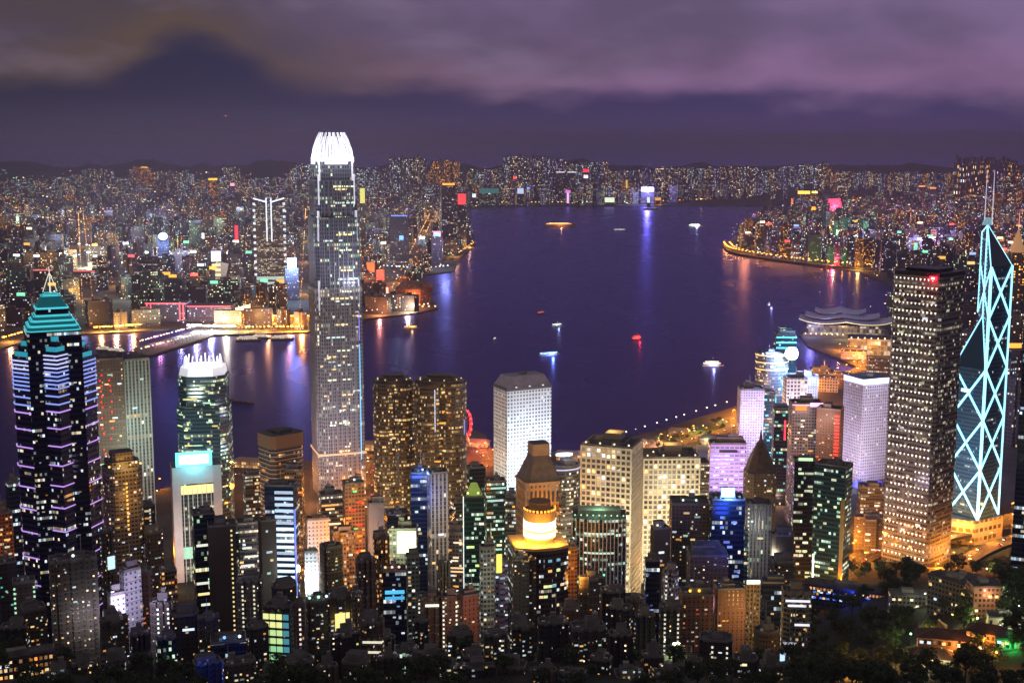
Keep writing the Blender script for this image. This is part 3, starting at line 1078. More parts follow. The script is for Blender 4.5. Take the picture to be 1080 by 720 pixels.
# ---- the tallest tower with the white crown
def silver_tower():
    Y = 1452
    g = 3
    Zt = zof(168, Y)
    k = scale_at(Y, Zt)
    cx = xof(350.5, Y, Zt)
    t = thing('silver_skyscraper', (cx, Y, g), -math.atan2(cx, Y) + R(11), 'tallest silver skyscraper with tapering setbacks and a blazing white claw crown', 'skyscraper')
    z = lambda py: zof(py, Y) - g
    fac = facade('facade_silver', (0.15, 0.16, 0.21), glass=(0.05, 0.05, 0.07), W=2.6, H=4.2, mx=0.22, lo=0.15, hi=0.8, p=0.08, row=0.10, s=1.2, a=WARM2, b=GREENISH, gloss=0.15)
    fac2 = facade('facade_silver_low', (0.24, 0.24, 0.26), glass=(0.06, 0.06, 0.07), W=2.6, H=4.2, mx=0.2, lo=0.12, hi=0.8, p=0.12, row=0.07, s=1.0, a=WARM2, b=WHITE, gloss=0.15)
    tiers = [(522, 27.0), (300, 26.0), (228, 24.0), (190, 22.0)]
    tops = [300, 228, 190, 170]
    for i, ((p0, hw), p1) in enumerate(zip(tiers, tops)):
        w_ = 2 * hw * k * .93
        c = w_ * .16
        P = notched(w_, w_, c * .55)
        P = chamfer(w_, w_, c) if i > 1 else P
        MB().prism(P, z(p0), z(p1) + (.0), m=0, mtop=1).build('shaft', [fac2 if i == 0 else fac, STEEL], t)
        # corner piers end in fins at each setback, uplighting put in as emission
        for sx in (-1, 1):
            for sy in (-1, 1):
                x, y = sx * (w_ / 2 - c * .55), sy * (w_ / 2 - c * .55)
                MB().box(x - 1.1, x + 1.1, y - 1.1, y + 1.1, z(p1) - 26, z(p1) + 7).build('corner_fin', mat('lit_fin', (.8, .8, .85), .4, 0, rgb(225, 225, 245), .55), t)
    # vertical mullions in bundles on the two seen faces
    for p0, p1, hw in ((522, 300, 27.0), (300, 228, 26.0), (228, 190, 24.0)):
        w_ = 2 * hw * k * .93 / 2
        mb = MB()
        for s in (-.62, -.40, -.2, 0, .2, .40, .62):
            mb.box(s * w_ - .5, s * w_ + .5, -w_ - .7, -w_ + .3, z(p0), z(p1))
            mb.box(w_ - .3, w_ + .7, s * w_ - .5, s * w_ + .5, z(p0), z(p1))
            mb.box(-w_ - .7, -w_ + .3, s * w_ - .5, s * w_ + .5, z(p0), z(p1))
        mb.build('mullion', mat('mullion_grey', (.26, .26, .30), .4, .5), t)
    # crown: its floodlighting is put into the materials as emission
    z0, z1 = z(172), z(140)
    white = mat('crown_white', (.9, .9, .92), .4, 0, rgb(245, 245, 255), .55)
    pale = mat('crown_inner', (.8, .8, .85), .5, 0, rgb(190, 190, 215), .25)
    n = 40
    for i in range(n):
        a = 2 * math.pi * i / n
        q = 1 / max(abs(math.cos(a)), abs(math.sin(a))) ** .55
        r0 = 23.0 * k * q * .90
        mb = MB()
        prof = [(1.0, 0), (.985, .25), (.90, .52), (.77, .78), (.60, 1.0)]
        up = 1.0 if i % 2 == 0 else .86
        pts = [Vector((r0 * f * math.cos(a), r0 * f * math.sin(a), z0 + (z1 - z0) * h * up)) for f, h in prof]
        for A, B in zip(pts, pts[1:]):
            mb.bar(A, B, 1.0, 4)
        mb.build('crown_fin', white, t)
    P = chamfer(40 * k, 40 * k, 9 * k)
    MB().loft(P, z(172), inset(P, .74), z(152), mtop=0).build('crown_drum', [pale], t)
    MB().prism(chamfer(41.5 * k, 41.5 * k, 9 * k), z(173), z(166), mtop=0).build('crown_band', white, t)
    for i_ in range(8):
        a_ = i_ * .785
        lamp((36 * math.cos(a_), 36 * math.sin(a_), z(163)), 16000, (.95, .95, 1), 2, t)
    lamp((0, 0, z(140) + 12), 60000, (.85, .88, 1), 4, t)
    for i, py in enumerate((196, 199, 213, 216, 246, 252, 262, 283, 292, 305, 312, 318, 331, 339, 352, 366, 372, 381, 396, 412, 428, 441, 470)):
        hw = 22.0 if py < 228 else (24 if py < 300 else 25.2)
        r = random.Random(i * 3)
        w_ = 2 * hw * k * .93
        ww = w_ * r.uniform(.25, .6)
        xx = r.uniform(-.38, .38) * (w_ - ww) + w_ * .08
        me = pane_mesh([(235, 240, 200, 1.0), (255, 225, 150, 1.0), (215, 240, 230, .9)][i % 3])
        hwm = w_ / 2 + .0 if py >= 228 else w_ / 2
        if py >= 228: hwm = (26.0 if py < 300 else 27.0) * k * .93 + .05
        if py < 228: hwm = (22.0 if py < 190 else 24) * k * .93 + .05
        n_ = max(2, int(ww / 5))
        for j in range(n_):
            if r.random() < .8:
                obj_of('window', me, t, (xx - ww / 2 + (j + .5) * ww / n_, -hwm, z(py)), 0, (ww / n_ * .8, .4, 1.7))
    # violet and cyan vertical light line on the eastern edge
    w_ = 27 * k * .93
    MB().box(w_ * .80 - .4, w_ * .80 + .4, -w_ - 1.2, -w_ - .72, z(480), z(360)).build('light_strip', glow(120, 205, 255, 1.1), t)
    MB().box(w_ * .80 - .4, w_ * .80 + .4, -w_ - 1.2, -w_ - .72, z(356), z(326)).build('light_strip', glow(150, 130, 240, .9), t)
    MB().box(-w_ - .9, w_ + .9, -w_ - .9, w_ + .9, z(474), z(472)).build('belt_course', mat('warm_belt', (.5, .4, .3), .6, 0, rgb(255, 200, 150), .5), t)
    lit_windows(t, notched(2 * w_, 2 * w_, 3), 30, z(300), 4.2, 24, [(255, 225, 160, .9), (225, 240, 235, .9)], (2, 8), seed=3, hh=.38)
    # area lights added to brighten the silver shaft
    wx = t.location.x
    flood((wx - 75, Y - 95, 30), (wx - 6, Y - 26, 110), 60000, (.95, .95, 1), 20)
    flood((wx + 20, Y - 130, 40), (wx, Y - 26, 200), 70000, (.80, .82, 1), 20)
    flood((wx - 60, Y - 60, 260), (wx - 10, Y - 20, 330), 40000, (.85, .85, 1), 14)
    flood((wx + 45, Y - 65, 240), (wx + 15, Y - 20, 330), 30000, (.8, .82, 1), 14)


silver_tower()


# ---- its smaller sister behind the west waterfront
def sister_tower():
    Y = 1330
    g = 3
    k = scale_at(Y, zof(393, Y))
    cx = xof(214.5, Y, zof(393, Y))
    t = thing('sister_skyscraper', (cx, Y, g), -math.atan2(cx, Y) + R(-8), 'blue-green glass tower with a white comb crown above the cyan-banded portal building', 'skyscraper')
    z = lambda py: zof(py, Y) - g
    fac = facade('facade_sister', (0.05, 0.085, 0.11), glass=(0.012, 0.035, 0.05), W=1.8, H=4.0, mx=0.06, lo=0.3, hi=0.85, p=0.10, row=0.12, s=1.0, a=WARM2, b=GREENISH, gloss=0.1)
    w_ = 52 * k
    MB().prism(chamfer(w_, w_, w_ * .14), 0, z(425)).build('shaft', [fac, ROOFM], t)
    MB().prism(chamfer(w_ * .93, w_ * .93, w_ * .18), z(425), z(393)).build('upper_shaft', [fac, ROOFM], t)
    P = chamfer(w_ * .90, w_ * .90, w_ * .2)
    white = MATS['crown_white']  # emission in place of floodlighting, as on the taller crown
    lamp((0, -w_ * .62, z(382)), 16000, (.9, .92, 1), 3, t)
    MB().loft(P, z(393) + .01, inset(P, .93), z(385), mtop=0).build('crown_band', white, t)
    for i in range(28):
        a = 2 * math.pi * i / 28
        q = 1 / max(abs(math.cos(a)), abs(math.sin(a))) ** .5
        r0 = w_ * .44 * q * .92
        h = z(375) - z(385)
        p = Vector((r0 * .93 * math.cos(a), r0 * .93 * math.sin(a), z(385)))
        p2 = Vector((r0 * .86 * math.cos(a), r0 * .86 * math.sin(a), z(385) + h * (1 if i % 2 else .7)))
        MB().bar(p, p2, .7, 4).build('crown_fin', white, t)
    lamp((0, 0, z(372)), 30000, (.95, .95, 1), 5, t)
    lit_windows(t, chamfer(w_, w_, w_ * .14), 30, z(400), 4.0, 34, [(235, 240, 170, .9), (255, 225, 140, .9), (190, 235, 210, .7)], (3, 10), seed=9, hh=.38, top_bias=.2)
    flood((t.location.x - 30, Y - 80, 40), (t.location.x, Y - 25, 120), 50000, (.5, .85, .9), 16)


sister_tower()


# ---- white portal-framed bank with the cyan light box on its roof
def portal_bank():
    Y = 1150
    Zt = zof(488, Y); k = scale_at(Y, Zt)
    cx = xof(206, Y, Zt); g = gz(cx, Y)
    t = thing('portal_bank', (cx, Y, g), -math.atan2(cx, Y) + R(4), 'pale portal-framed bank building topped by a long cyan light box', 'office tower')
    z = lambda py: zof(py, Y) - g
    w_ = 50 * k; d_ = 26
    h = z(488)
    wallm = facade('facade_portal', (0.66, 0.62, 0.62), W=3, H=4, mx=.5, p=0, row=0, s=0)
    pw = 8.5 * k
    for sx in (-1, 1):
        x0, x1 = sorted((sx * w_ / 2, sx * (w_ / 2 - pw)))
        MB().prism([(x0, -d_ / 2), (x1, -d_ / 2), (x1, d_ / 2), (x0, d_ / 2)], -8, h).build('pylon', [wallm, ROOFM], t)
    MB().box(-w_ / 2 + pw, w_ / 2 - pw, -d_ / 2, d_ / 2, z(506), h - .003).build('head_beam', [wallm, ROOFM], t)
    gf = facade('facade_portal_glass', (0.10, 0.13, 0.12), glass=(0.02, 0.035, 0.035), W=2.4, H=3.7, mx=0.10, lo=0.25, hi=0.9, p=0.12, row=0.12, s=.9, a=WARM2, b=GREENISH, gloss=.12)
    MB().box(-w_ / 2 + pw, w_ / 2 - pw, -d_ / 2 + 2.5, d_ / 2 - 2.5, -8, z(506) - .005).build('glazed_hall', [gf, ROOFM], t)
    mb = MB()
    for i in range(7):
        x = (-.5 + (i + .5) / 7) * (w_ - 2 * pw)
        mb.box(x - .3, x + .3, -d_ / 2 + 1.2, -d_ / 2 + 2.4, -6, z(510))
    mb.build('mullion', WHITEP, t)
    MB().box(-w_ / 2 + pw, w_ / 2 - pw, -d_ / 2 + 1.9, -d_ / 2 + 2.45, z(517), z(508)).build('window', glow(255, 235, 150, 1.0), t)
    MB().box(-w_ / 2 + pw, w_ / 2 - pw, -d_ / 2 + 1.9, -d_ / 2 + 2.45, z(584), z(572)).build('window', glow(150, 225, 190, .6), t)
    sg = MB().box(-w_ * .42, w_ * .32, -d_ / 2 - .6, -d_ / 2 + 2, h + .6, z(473)).build('light_box', glow(120, 240, 255, 1.2), t)
    MB().box(-w_ * .35, w_ * .25, -d_ / 2 - .75, -d_ / 2 - .6, h + 2.6, z(475.5)).build('light_box_face', glow(235, 255, 255, 1.6), sg)
    lamp((-w_ * .05, -d_ / 2 - 9, h + 4), 22000, rgb(110, 235, 255), 4, t)
    flood((t.location.x - 5, Y - 75, g + 25), (t.location.x, Y - 12, g + 60), 26000, (1, .93, .9), 16)
    lamp((-w_ * .9, -32, 8), 14000, SODIUM, 3, t)
    return t


portal_bank()


# ---- the twin gold towers with rounded ends
def gold_towers():
    fac = facade('facade_gold', (0.17, 0.15, 0.11), glass=(0.05, 0.04, 0.03), W=1.9, H=3.8, mx=0.10, lo=0.28, hi=0.8, p=0.16, row=0.13, s=1.0, a=WARM, b=WARM2, gloss=.2)
    for i, (x0, x1, yt, Y, lab) in enumerate(((393, 437, 402, 1270, 'gold round-ended tower, the western one of the joined pair, beside the tallest tower'),
                                              (436.5, 492, 402, 1255, 'gold round-ended tower with a blue-white vertical strip, the eastern one of the joined pair'))):
        Zt = zof(yt, Y); k = scale_at(Y, Zt)
        cx = xof((x0 + x1) / 2, Y, Zt)
        g = 4
        t = thing('gold_twin_tower', (cx, Y, g), -math.atan2(cx, Y), lab, 'office tower')
        z = lambda py: zof(py, Y) - g
        W_ = (x1 - x0) * k
        r_ = W_ * .30
        h = z(yt)
        mb = MB()
        # two drums and a link
        for sx in (-1, 1):
            P = [(sx * (W_ / 2 - r_) + p[0], p[1]) for p in ellipse(2 * r_, 2 * r_ * 1.05, 22)]
            MB().prism(P, -3, h).build('drum', [fac, ROOFM], t)
            lb = MB()
            zz = h - 1
            while zz > 10:
                lb.prism([(sx * (W_ / 2 - r_) + (p[0] - sx * (W_ / 2 - r_)) * 1.02, p[1] * 1.02) for p in P], zz - .5, zz, mtop=0, bottom=True)
                zz -= 3.8 * 2
            lb.build('storey_ledge', mat('gold_ledge', (.24, .19, .13), .45, .3), t)
        MB().box(-W_ / 2 + r_, W_ / 2 - r_, -r_ * .72, r_ * .9, -3, h - .01).build('link_block', [fac, ROOFM], t)
        MB().box(-2.4, 2.4, -r_ * .72 - .8, -r_ * .72 - .003, -2, h - 2).build('dark_seam', mat('dark_seam', (.04, .03, .025), .4), t)
        # stepped bronze roof
        for q in range(3):
            S = stadium(W_ * (.92 - .2 * q), 2 * r_ * (.92 - .22 * q), 6)
            MB().prism(S, h + q * 2.4 + .01, h + (q + 1) * 2.4, mtop=0).build('roof_tier', mat('bronze_roof', (.14, .12, .10), .6, noise=.3), t)
        for q in range(9):
            a = q * .7
            MB().box(-.5, .5, -.5, .5, 0, .9).build('roof_lamp', glow(255, 225, 150, 1.2), t, (W_ * .40 * math.cos(a), r_ * .8 * math.sin(a), h + 2.6))
        rr = random.Random(i)
        P = stadium(W_, 2 * r_ * 1.0, 8)
        lit_windows(t, P, 20, h - 4, 3.8, 60, [(255, 205, 120, 1.0), (255, 225, 160, 1.1), (255, 180, 80, .9)], (2, 4), seed=i + 20, hh=.4)
        if i:
            MB().box(-.55, .55, -.3, .3, z(452), z(408)).build('light_strip', glow(215, 225, 255, 1.2), t, (-5.5, -r_ * .98, 0))
            MB().box(-.4, .4, -.3, .3, z(455), z(440)).build('light_strip', glow(140, 150, 255, .9), t, (W_ * .45, -r_ * .75, 0))
        flood((cx - 25, Y - 85, 12), (cx, Y - 15, 80), 16000, rgb(255, 215, 170), 16)
    flood((xof(440, 1200, 10), 1190, 8), (xof(440, 1260, 60), 1260, 70), 10000, rgb(255, 180, 90), 14)


gold_towers()


# ---- white slab with round windows
def porthole_tower():
    Y = 1365
    Zt = zof(408, Y); k = scale_at(Y, Zt)
    cx = xof(551, Y, Zt); g = 4
    rot = 27
    t = thing('porthole_tower', (cx, Y, g), -math.atan2(cx, Y) + R(rot), 'white slab tower with rows of round windows and a hipped grey roof', 'office tower')
    z = lambda py: zof(py, Y) - g
    W_ = 61 * k
    q = .62
    w_ = W_ / (math.cos(R(rot)) + q * math.sin(R(rot)))
    d_ = w_ * q
    h = z(408)
    fac = facade('facade_porthole', (0.70, 0.74, 0.76), glass=(0.04, 0.06, 0.08), W=3.6, H=3.9, p=0.16, row=0.0, s=.9, a=WARM2, b=COOL, rnd_=1.0)
    MB().prism(rect(w_, d_), -3, h).build('tower_body', [fac, ROOFM], t)
    MB().prism(rect(w_ * 1.02, d_ * 1.02), h + .01, h + 3.2, mtop=0).build('cornice', mat('cornice_dark', (.08, .08, .09), .5), t)
    MB().loft(rect(w_ * .99, d_ * .99), h + 3.21, rect(w_ * .78, d_ * .62), z(394), mtop=0).build('hipped_roof', mat('grey_roof', (.34, .32, .38), .6, noise=.15), t)
    MB().box(-4, 4, -3, 3, z(394), z(394) + 2.2).build('roof_plant', CONC, t)
    wx = t.location.x
    flood((wx + 40, Y - 75, 10), (wx + 8, Y - 10, 70), 110000, (.60, .86, 1), 18)
    flood((wx + 30, Y - 70, 60), (wx + 8, Y - 10, 110), 60000, (.74, .80, 1), 18)
    flood((wx - 75, Y - 45, 20), (wx - 18, Y, 80), 30000, (.85, .9, .75), 16)
    for sy in range(3):
        MB().box(-.8, .8, -.4, .4, 0, .8).build('roof_lamp', glow(240, 245, 255, 1.5), t, (-w_ * .3 + sy * w_ * .3, -d_ * .52, h + 3.4))
    lit_windows(t, rect(w_, d_), 4, h, 3.9, 14, [(240, 250, 255, 1.0)], (1.6, 2.0), seed=8, hh=.35)


porthole_tower()


# ---- dark square tower covered with points of light
def grid_tower():
    Y = 1150
    Zt = zof(290, Y); k = scale_at(Y, Zt)
    cx = xof(980, Y, Zt); g = 20
    view = math.atan2(cx, Y)
    rot = -29
    t = thing('grid_lit_tower', (cx, Y, g), -view + R(rot), 'tall square tower studded with rows of white light points, red sign at roof edge', 'skyscraper')
    z = lambda py: zof(py, Y) - g
    W_ = 74 * k
    s = W_ / (math.cos(R(29)) + math.sin(R(29)))
    w_, d_ = s * 1.04, s * .92
    c = 2.4
    h = z(289)
    fac = facade('facade_gridlit', (0.27, 0.26, 0.25), glass=(0.04, 0.04, 0.042), W=2.4, H=3.9, mx=0.08, lo=0.42, hi=0.95, p=0.20, row=0.08, s=.42, a=WARM2, b=WHITE, gloss=.15)
    P = chamfer(w_, d_, c)
    MB().prism(P, -4, h).build('tower_body', [fac, DARKM], t)
    MB().prism(chamfer(w_ * 1.01, d_ * 1.01, c), h + .01, h + 3.4, mtop=0).build('roof_edge', DARKM, t)
    MB().box(-w_ * .32, w_ * .32, -d_ * .32, d_ * .32, h + 3.41, h + 6).build('roof_plant', DARKM, t)
    led = glow(255, 244, 224, 1.6)
    ledb = glow(226, 214, 255, 1.4)
    rows = 36
    for i in range(rows):
        zz = h - 3 - i * (h - 6) / rows
        mb = MB()
        mb2 = mb
        mb.prism(inset(P, 1.012), zz - 2.6, zz - 2.0, mtop=0, bottom=True)
        nf = len(mb.f)
        for j in range(11):
            x = (-.5 + (j + .5) / 11) * (w_ - 2 * c)
            if rnd.random() < .93:
                e = rnd.uniform(.85, 1.1) * .95
                mb.face([(x - e, -d_ / 2 - .35, zz + e), (x - e * .15, -d_ / 2 - .6, zz - e), (x + e * .15, -d_ / 2 - .6, zz - e), (x + e, -d_ / 2 - .35, zz + e)], None, 1)
                mb.face([(x - e, -d_ / 2 - .35, zz + e), (x + e, -d_ / 2 - .35, zz + e), (x, -d_ / 2, zz + e)], None, 0)
        for j in range(9):
            y = (-.5 + (j + .5) / 9) * (d_ - 2 * c)
            if rnd.random() < .93:
                e = rnd.uniform(.85, 1.1) * .85
                mb2.face([(-w_ / 2 - .35, y + e, zz + e), (-w_ / 2 - .6, y + e * .15, zz - e), (-w_ / 2 - .6, y - e * .15, zz - e), (-w_ / 2 - .35, y - e, zz + e)], None, 2)
                mb.face([(-w_ / 2 - .35, y + e, zz + e), (-w_ / 2, y, zz - 2.0), (-w_ / 2 - .35, y - e, zz + e)], None, 0)
        mb.build('storey_light_band', [mat('bronze_metal', (.30, .28, .26), .5, .3), led, ledb], t)
    sg = MB().box(-3.6, 3.6, -.4, .4, -1.7, 1.7).build('roof_sign', glow(255, 50, 70, 1.8), t, (w_ * .34, -d_ / 2 - .9, h - 1))
    MB().box(-1.6, 1.6, -.2, .2, -.9, .9).build('sign_emblem', glow(255, 205, 205, 2.0), sg, (0, -.62, 0))
    lamp((w_ * .34, -d_ / 2 - 5, h - 1), 6000, rgb(255, 40, 60), 1.5, t)
    lit_windows(t, P, 8, h - 4, (h - 6) / rows, 24, [(255, 235, 190, .7), (235, 240, 255, .8), (220, 240, 190, .7)], (2, 5), seed=30, hh=.3)
    flood((t.location.x - 10, Y - 110, g + 20), (t.location.x, Y - 25, g + 120), 45000, rgb(245, 235, 225), 20)
    flood((t.location.x - 110, Y - 60, g + 60), (t.location.x - 20, Y, g + 140), 50000, rgb(225, 200, 235), 20)
    lamp((0, -d_ / 2 - 14, 5), 14000, rgb(255, 225, 150), 2, t)
    lamp((-w_ / 2 - 14, 0, 5), 12000, SODIUM, 2, t)


grid_tower()


# ---- the faceted tower braced with neon diagonals
def prism_tower():
    Yf = 1228
    base_z = zof(548, Yf)
    topF = zof(282, Yf)
    H = (topF - base_z) / 5
    k = scale_at(Yf, 150)
    fx = xof(1038.5, Yf, 165)
    S = 52 * k / 1.414 * 1.02
    r = S / 1.414
    view = math.atan2(fx, Yf)
    dirv = Vector((math.sin(view), math.cos(view)))
    tw = R(12)
    ctr = Vector((fx, Yf)) + dirv * r * math.cos(tw) - Vector((dirv.y, -dirv.x)) * r * math.sin(tw)
    g = base_z - 14
    yaw = -view + tw
    t = thing('faceted_tower', (ctr.x, ctr.y, g), yaw, 'faceted blue glass tower outlined in glowing white diagonals with two thin masts', 'skyscraper')
    b = base_z - g
    Fp, Rp, Bp, Lp, Cp = (0, -r), (r, 0), (0, r), (-r, 0), (0, 0)
    z = lambda n: b + n * H
    fac = facade('facade_prism', (0.04, 0.11, 0.19), glass=(0.02, 0.06, 0.12), W=1.4, H=3.9, mx=0.05, lo=0.35, hi=0.8, p=0.03, row=0.06, s=.6, a=COOL, b=WHITE, gloss=.08)
    roofg = mat('prism_glass_roof', (.02, .06, .10), .1)
    c6 = 5.78
    quads = [((Fp, Rp, Cp), (5, 5, c6)), ((Rp, Bp, Cp), (5, 5.6, c6)), ((Bp, Lp, Cp), (3, 3, 4)), ((Lp, Fp, Cp), (3, 3, 4))]
    for P, hs in quads:
        mb = MB()
        mb.loft(P, -4, P, 0, zt=[z(q) for q in hs])
        mb.build('glass_shaft', [fac, roofg], t)
    tube = glow(150, 232, 255, 2.0)
    e = 1.15

    def neon(a, za, c_, zb, rad=e, off=.35, name='light_tube'):
        k_ = 1 + off / r
        A = Vector((a[0] * k_, a[1] * k_, z(za))); B_ = Vector((c_[0] * k_, c_[1] * k_, z(zb)))
        MB().bar(A, B_, rad, 5).build(name, tube, t)

    for P, n in ((Fp, 5), (Rp, 5), (Lp, 3)):
        for i in range(n):
            neon(P, i if i else .0, P, i + 1, rad=1.5 if P == Fp else 1.1)
    MB().bar((-.6, -.5, z(4)), (-.6, -.5, z(c6)), .7, 5).build('light_tube', tube, t)
    for i in range(5):
        neon(Fp, i, Rp, i + 1); neon(Rp, i, Fp, i + 1)
    for i in range(3):
        neon(Fp, i, Lp, i + 1); neon(Lp, i, Fp, i + 1)
    o2 = (-.45, 0)
    for A, za, B_, zb in ((Fp, 3, Cp, 4), (Fp, 5, Bp, 4), (Fp, 4, Bp, 5), (Fp, 5, Cp, c6), (Cp, c6, Rp, 5), (Lp, 3, Cp, 4), (Bp, 4, Bp, 5.6), (Bp, 5.6, Cp, c6)):
        P1 = Vector((A[0] - .4, A[1], z(za) + .3)); P2 = Vector((B_[0] - .4, B_[1], z(zb) + .3))
        MB().bar(P1, P2, .55, 5).build('light_tube', tube, t)
    # lit head and masts
    hd = MB()
    hd.loft([(-5.5, -4), (2.5, -4), (2.5, 3), (-5.5, 3)], z(c6) + .1, [(-3, -2.4), (2, -2.4), (2, 2), (-3, 2)], z(c6) + 7, mtop=0)
    hd.build('lantern_head', mat('lantern_glass', (.2, .3, .35), .3, 0, rgb(170, 225, 235), .45), t)
    for x in (-3.6, 3.4):
        MB().bar((x, 0, z(c6)), (x * .95, 0, z(c6) + 52), .55, 6, r2=.25).build('mast', mat('mast_white', (.85, .85, .9), .5, 0, rgb(215, 215, 245), .75), t)
    # granite base
    gb = facade('facade_granite', (0.55, 0.46, 0.34), glass=(0.06, 0.04, 0.02), W=6.5, H=9, mx=.16, lo=.2, hi=.62, p=.35, row=0, s=.6, a=AMBER, b=WARM, gloss=.4)
    P = [(p[0] * 1.5, p[1] * 1.12) for p in (Fp, Rp, Bp, Lp)]
    P = [(-r * 1.25, -r * .78), (-r * .1, -r * 1.16), (r * 1.2, -r * .1), (r * .2, r * 1.1), (-r * 1.2, r * .5)]
    MB().prism(P, -14, b - .5).build('stone_base', [gb, CONC], t)
    lamp((-r * 1.1, -r * 1.7, 6), 26000, rgb(255, 210, 120), 2, t)
    lamp((r * .7, -r * 1.6, 6), 20000, rgb(255, 210, 120), 2, t)
    lamp((-r * 1.6, -r * .7, 20), 9000, rgb(255, 215, 150), 2, t)
    sx = MB().box(-5, 5, -.4, .4, -1.6, 1.6).build('light_sign', glow(200, 240, 255, 1.5), t, (-r * .62, -r * .52, z(2.55)), R(-45))
    flood((ctr.x - 55, ctr.y - 75, g + 40), (ctr.x, ctr.y - 20, g + 120), 60000, (.45, .8, 1), 14)
    return t


prism_tower()


# ---- white office slab with the glowing roof rim
def rim_tower():
    Y = 1500
    Zt = zof(398, Y); k = scale_at(Y, Zt)
    cx = xof(914.5, Y, Zt); g = 5
    rot = 38
    t = thing('glowing_rim_tower', (cx, Y, g), -math.atan2(cx, Y) + R(rot), 'white grid-windowed tower with a glowing white rim left of the light-studded tower', 'office tower')
    z = lambda py: zof(py, Y) - g
    w_ = 47 * k / (math.cos(R(rot)) + .95 * math.sin(R(rot))); d_ = w_ * .95
    h = z(402)
    fac = facade('facade_rim', (0.66, 0.62, 0.72), glass=(0.05, 0.05, 0.08), W=3.1, H=3.6, mx=.26, lo=.25, hi=.75, p=.08, row=0.0, s=.9, a=WARM2, b=WHITE)
    MB().prism(rect(w_, d_), -3, h).build('tower_body', [fac, ROOFM], t)
    MB().prism(rect(w_ * 1.02, d_ * 1.02), h + .01, h + 6.5, mtop=1).build('glowing_rim', [glow(205, 215, 255, 1.35), ROOFM], t)
    MB().box(-5, 5, -5, 5, h + 6.52, h + 10).build('roof_plant', CONC, t)
    MB().bar((4, 4, h + 10), (4, 4, h + 34), .3, 5).build('antenna', STEEL, t)
    wx = t.location.x
    flood((wx - 30, Y - 80, 20), (wx, Y - 15, 70), 75000, (.92, .82, .95), 18)
    flood((wx + 10, Y - 90, 90), (wx, Y - 15, 110), 30000, (.8, .75, 1), 18)
    flood((wx - 70, Y - 20, 20), (wx - 20, Y, 60), 20000, (.9, .7, 1), 14)
    lamp((0, -d_ / 2 - 8, h + 8), 9000, (.75, .8, 1), 3, t)


rim_tower()


# ---- two cream towers with deep square windows
def cream_towers():
    for (x0, x1, yt, Y, q, rot, lab, nm) in (
        (613, 678, 466, 1060, .85, 15, 'nearer cream tower with deep square window grid and a long lit side wall', 'cream_grid_tower'),
        (673, 738, 478, 1150, .7, 9, 'farther and lower cream tower with deep square window grid, toward the harbour', 'cream_grid_tower')):
        Zt = zof(yt, Y); k = scale_at(Y, Zt)
        cx = xof((x0 + x1) / 2, Y, Zt); g = gz(cx, Y)
        view = math.atan2(cx, Y)
        rr = -R(rot)
        w_ = (x1 - x0) * k / (math.cos(rr) + q * abs(math.sin(rr))) * (0.98)
        d_ = w_ * q
        t = thing(nm, (cx, Y, g), -view - rr * (1 if x0 == 613 else -1) * -1, lab, 'office tower')
        t.rotation_euler.z = -view - R(rot) if x0 == 613 else -view + R(rot)
        z = lambda py: zof(py, Y) - g
        h = z(yt)
        fac = style('whitegrid')
        MB().prism(rect(w_, d_), -10, h).build('tower_body', [fac, ROOFM], t)
        # real fins and beams on the two seen faces
        for f_, (L, off) in enumerate(((w_, d_ / 2), (d_, w_ / 2), (d_, w_ / 2))):
            mb = MB()
            n = max(1, round(L / 4.2))
            for i in range(n + 1):
                u = -L / 2 + i * L / n
                if f_ == 0: mb.box(u - .55, u + .55, -off - .8, -off - .003, -6, h)
                elif f_ == 1: mb.box(off + .003, off + .8, u - .55, u + .55, -6, h)
                else: mb.box(-off - .8, -off - .003, u - .55, u + .55, -6, h)
            zz = h - .7
            while zz > 0:
                if f_ == 0: mb.box(-L / 2, L / 2, -off - .7, -off - .004, zz - .55, zz + .55)
                elif f_ == 1: mb.box(off + .004, off + .7, -L / 2, L / 2, zz - .55, zz + .55)
                else: mb.box(-off - .7, -off - .004, -L / 2, L / 2, zz - .55, zz + .55)
                zz -= 4.6
            mb.build('window_grid', mat('cream_stone', (.78, .72, .58), .7, noise=.1), t)
        roof_kit(t, rect(w_, d_), h, w_, d_, random.Random(int(x0)))
        MB().box(-w_ * .1, w_ * .22, -d_ * .2, d_ * .2, h + .01, h + 9).build('lift_tower', [mat('roof_stucco', (.35, .28, .2), .8)], t)
        for i in range(7):
            MB().ball((0, 0, 0), .8).build('roof_lamp', glow(255, 235, 190, 1.6), t, ((i / 6 - .5) * w_ * .86, -d_ * .42 + (i % 2) * d_ * .4, h + 1.9))
        lamp((0, 0, h + 14), 9000, rgb(255, 200, 120), 3, t)
        wx, wy = t.location.x, Y
        flood((wx - 20, wy - 80, g + 12), (wx, wy - 12, g + 60), 52000, rgb(255, 235, 190), 16)
        flood((wx + 5, wy - 75, g + 80), (wx, wy - 12, g + 90), 20000, rgb(255, 240, 205), 16)
        flood((wx + 75, wy - 40, g + 10), (wx + 20, wy, g + 50), 30000, rgb(255, 225, 170), 14)
        for i in range(34):
            r = random.Random(i * 7 + int(x0))
            n = round(w_ / 4.2); m_ = int(h / 4.6)
            cu = r.randrange(n); cv_ = r.randrange(2, m_)
            obj_of('window', pane_mesh(r.choice(PANECOLS[:3])), t, (-w_ / 2 + (cu + .5) * w_ / n, -d_ / 2 - .05, h - .7 - (cv_ - .5) * 4.6), 0, (2.6, .2, 2.9))
        t['_'] = 1; del t['_']


cream_towers()


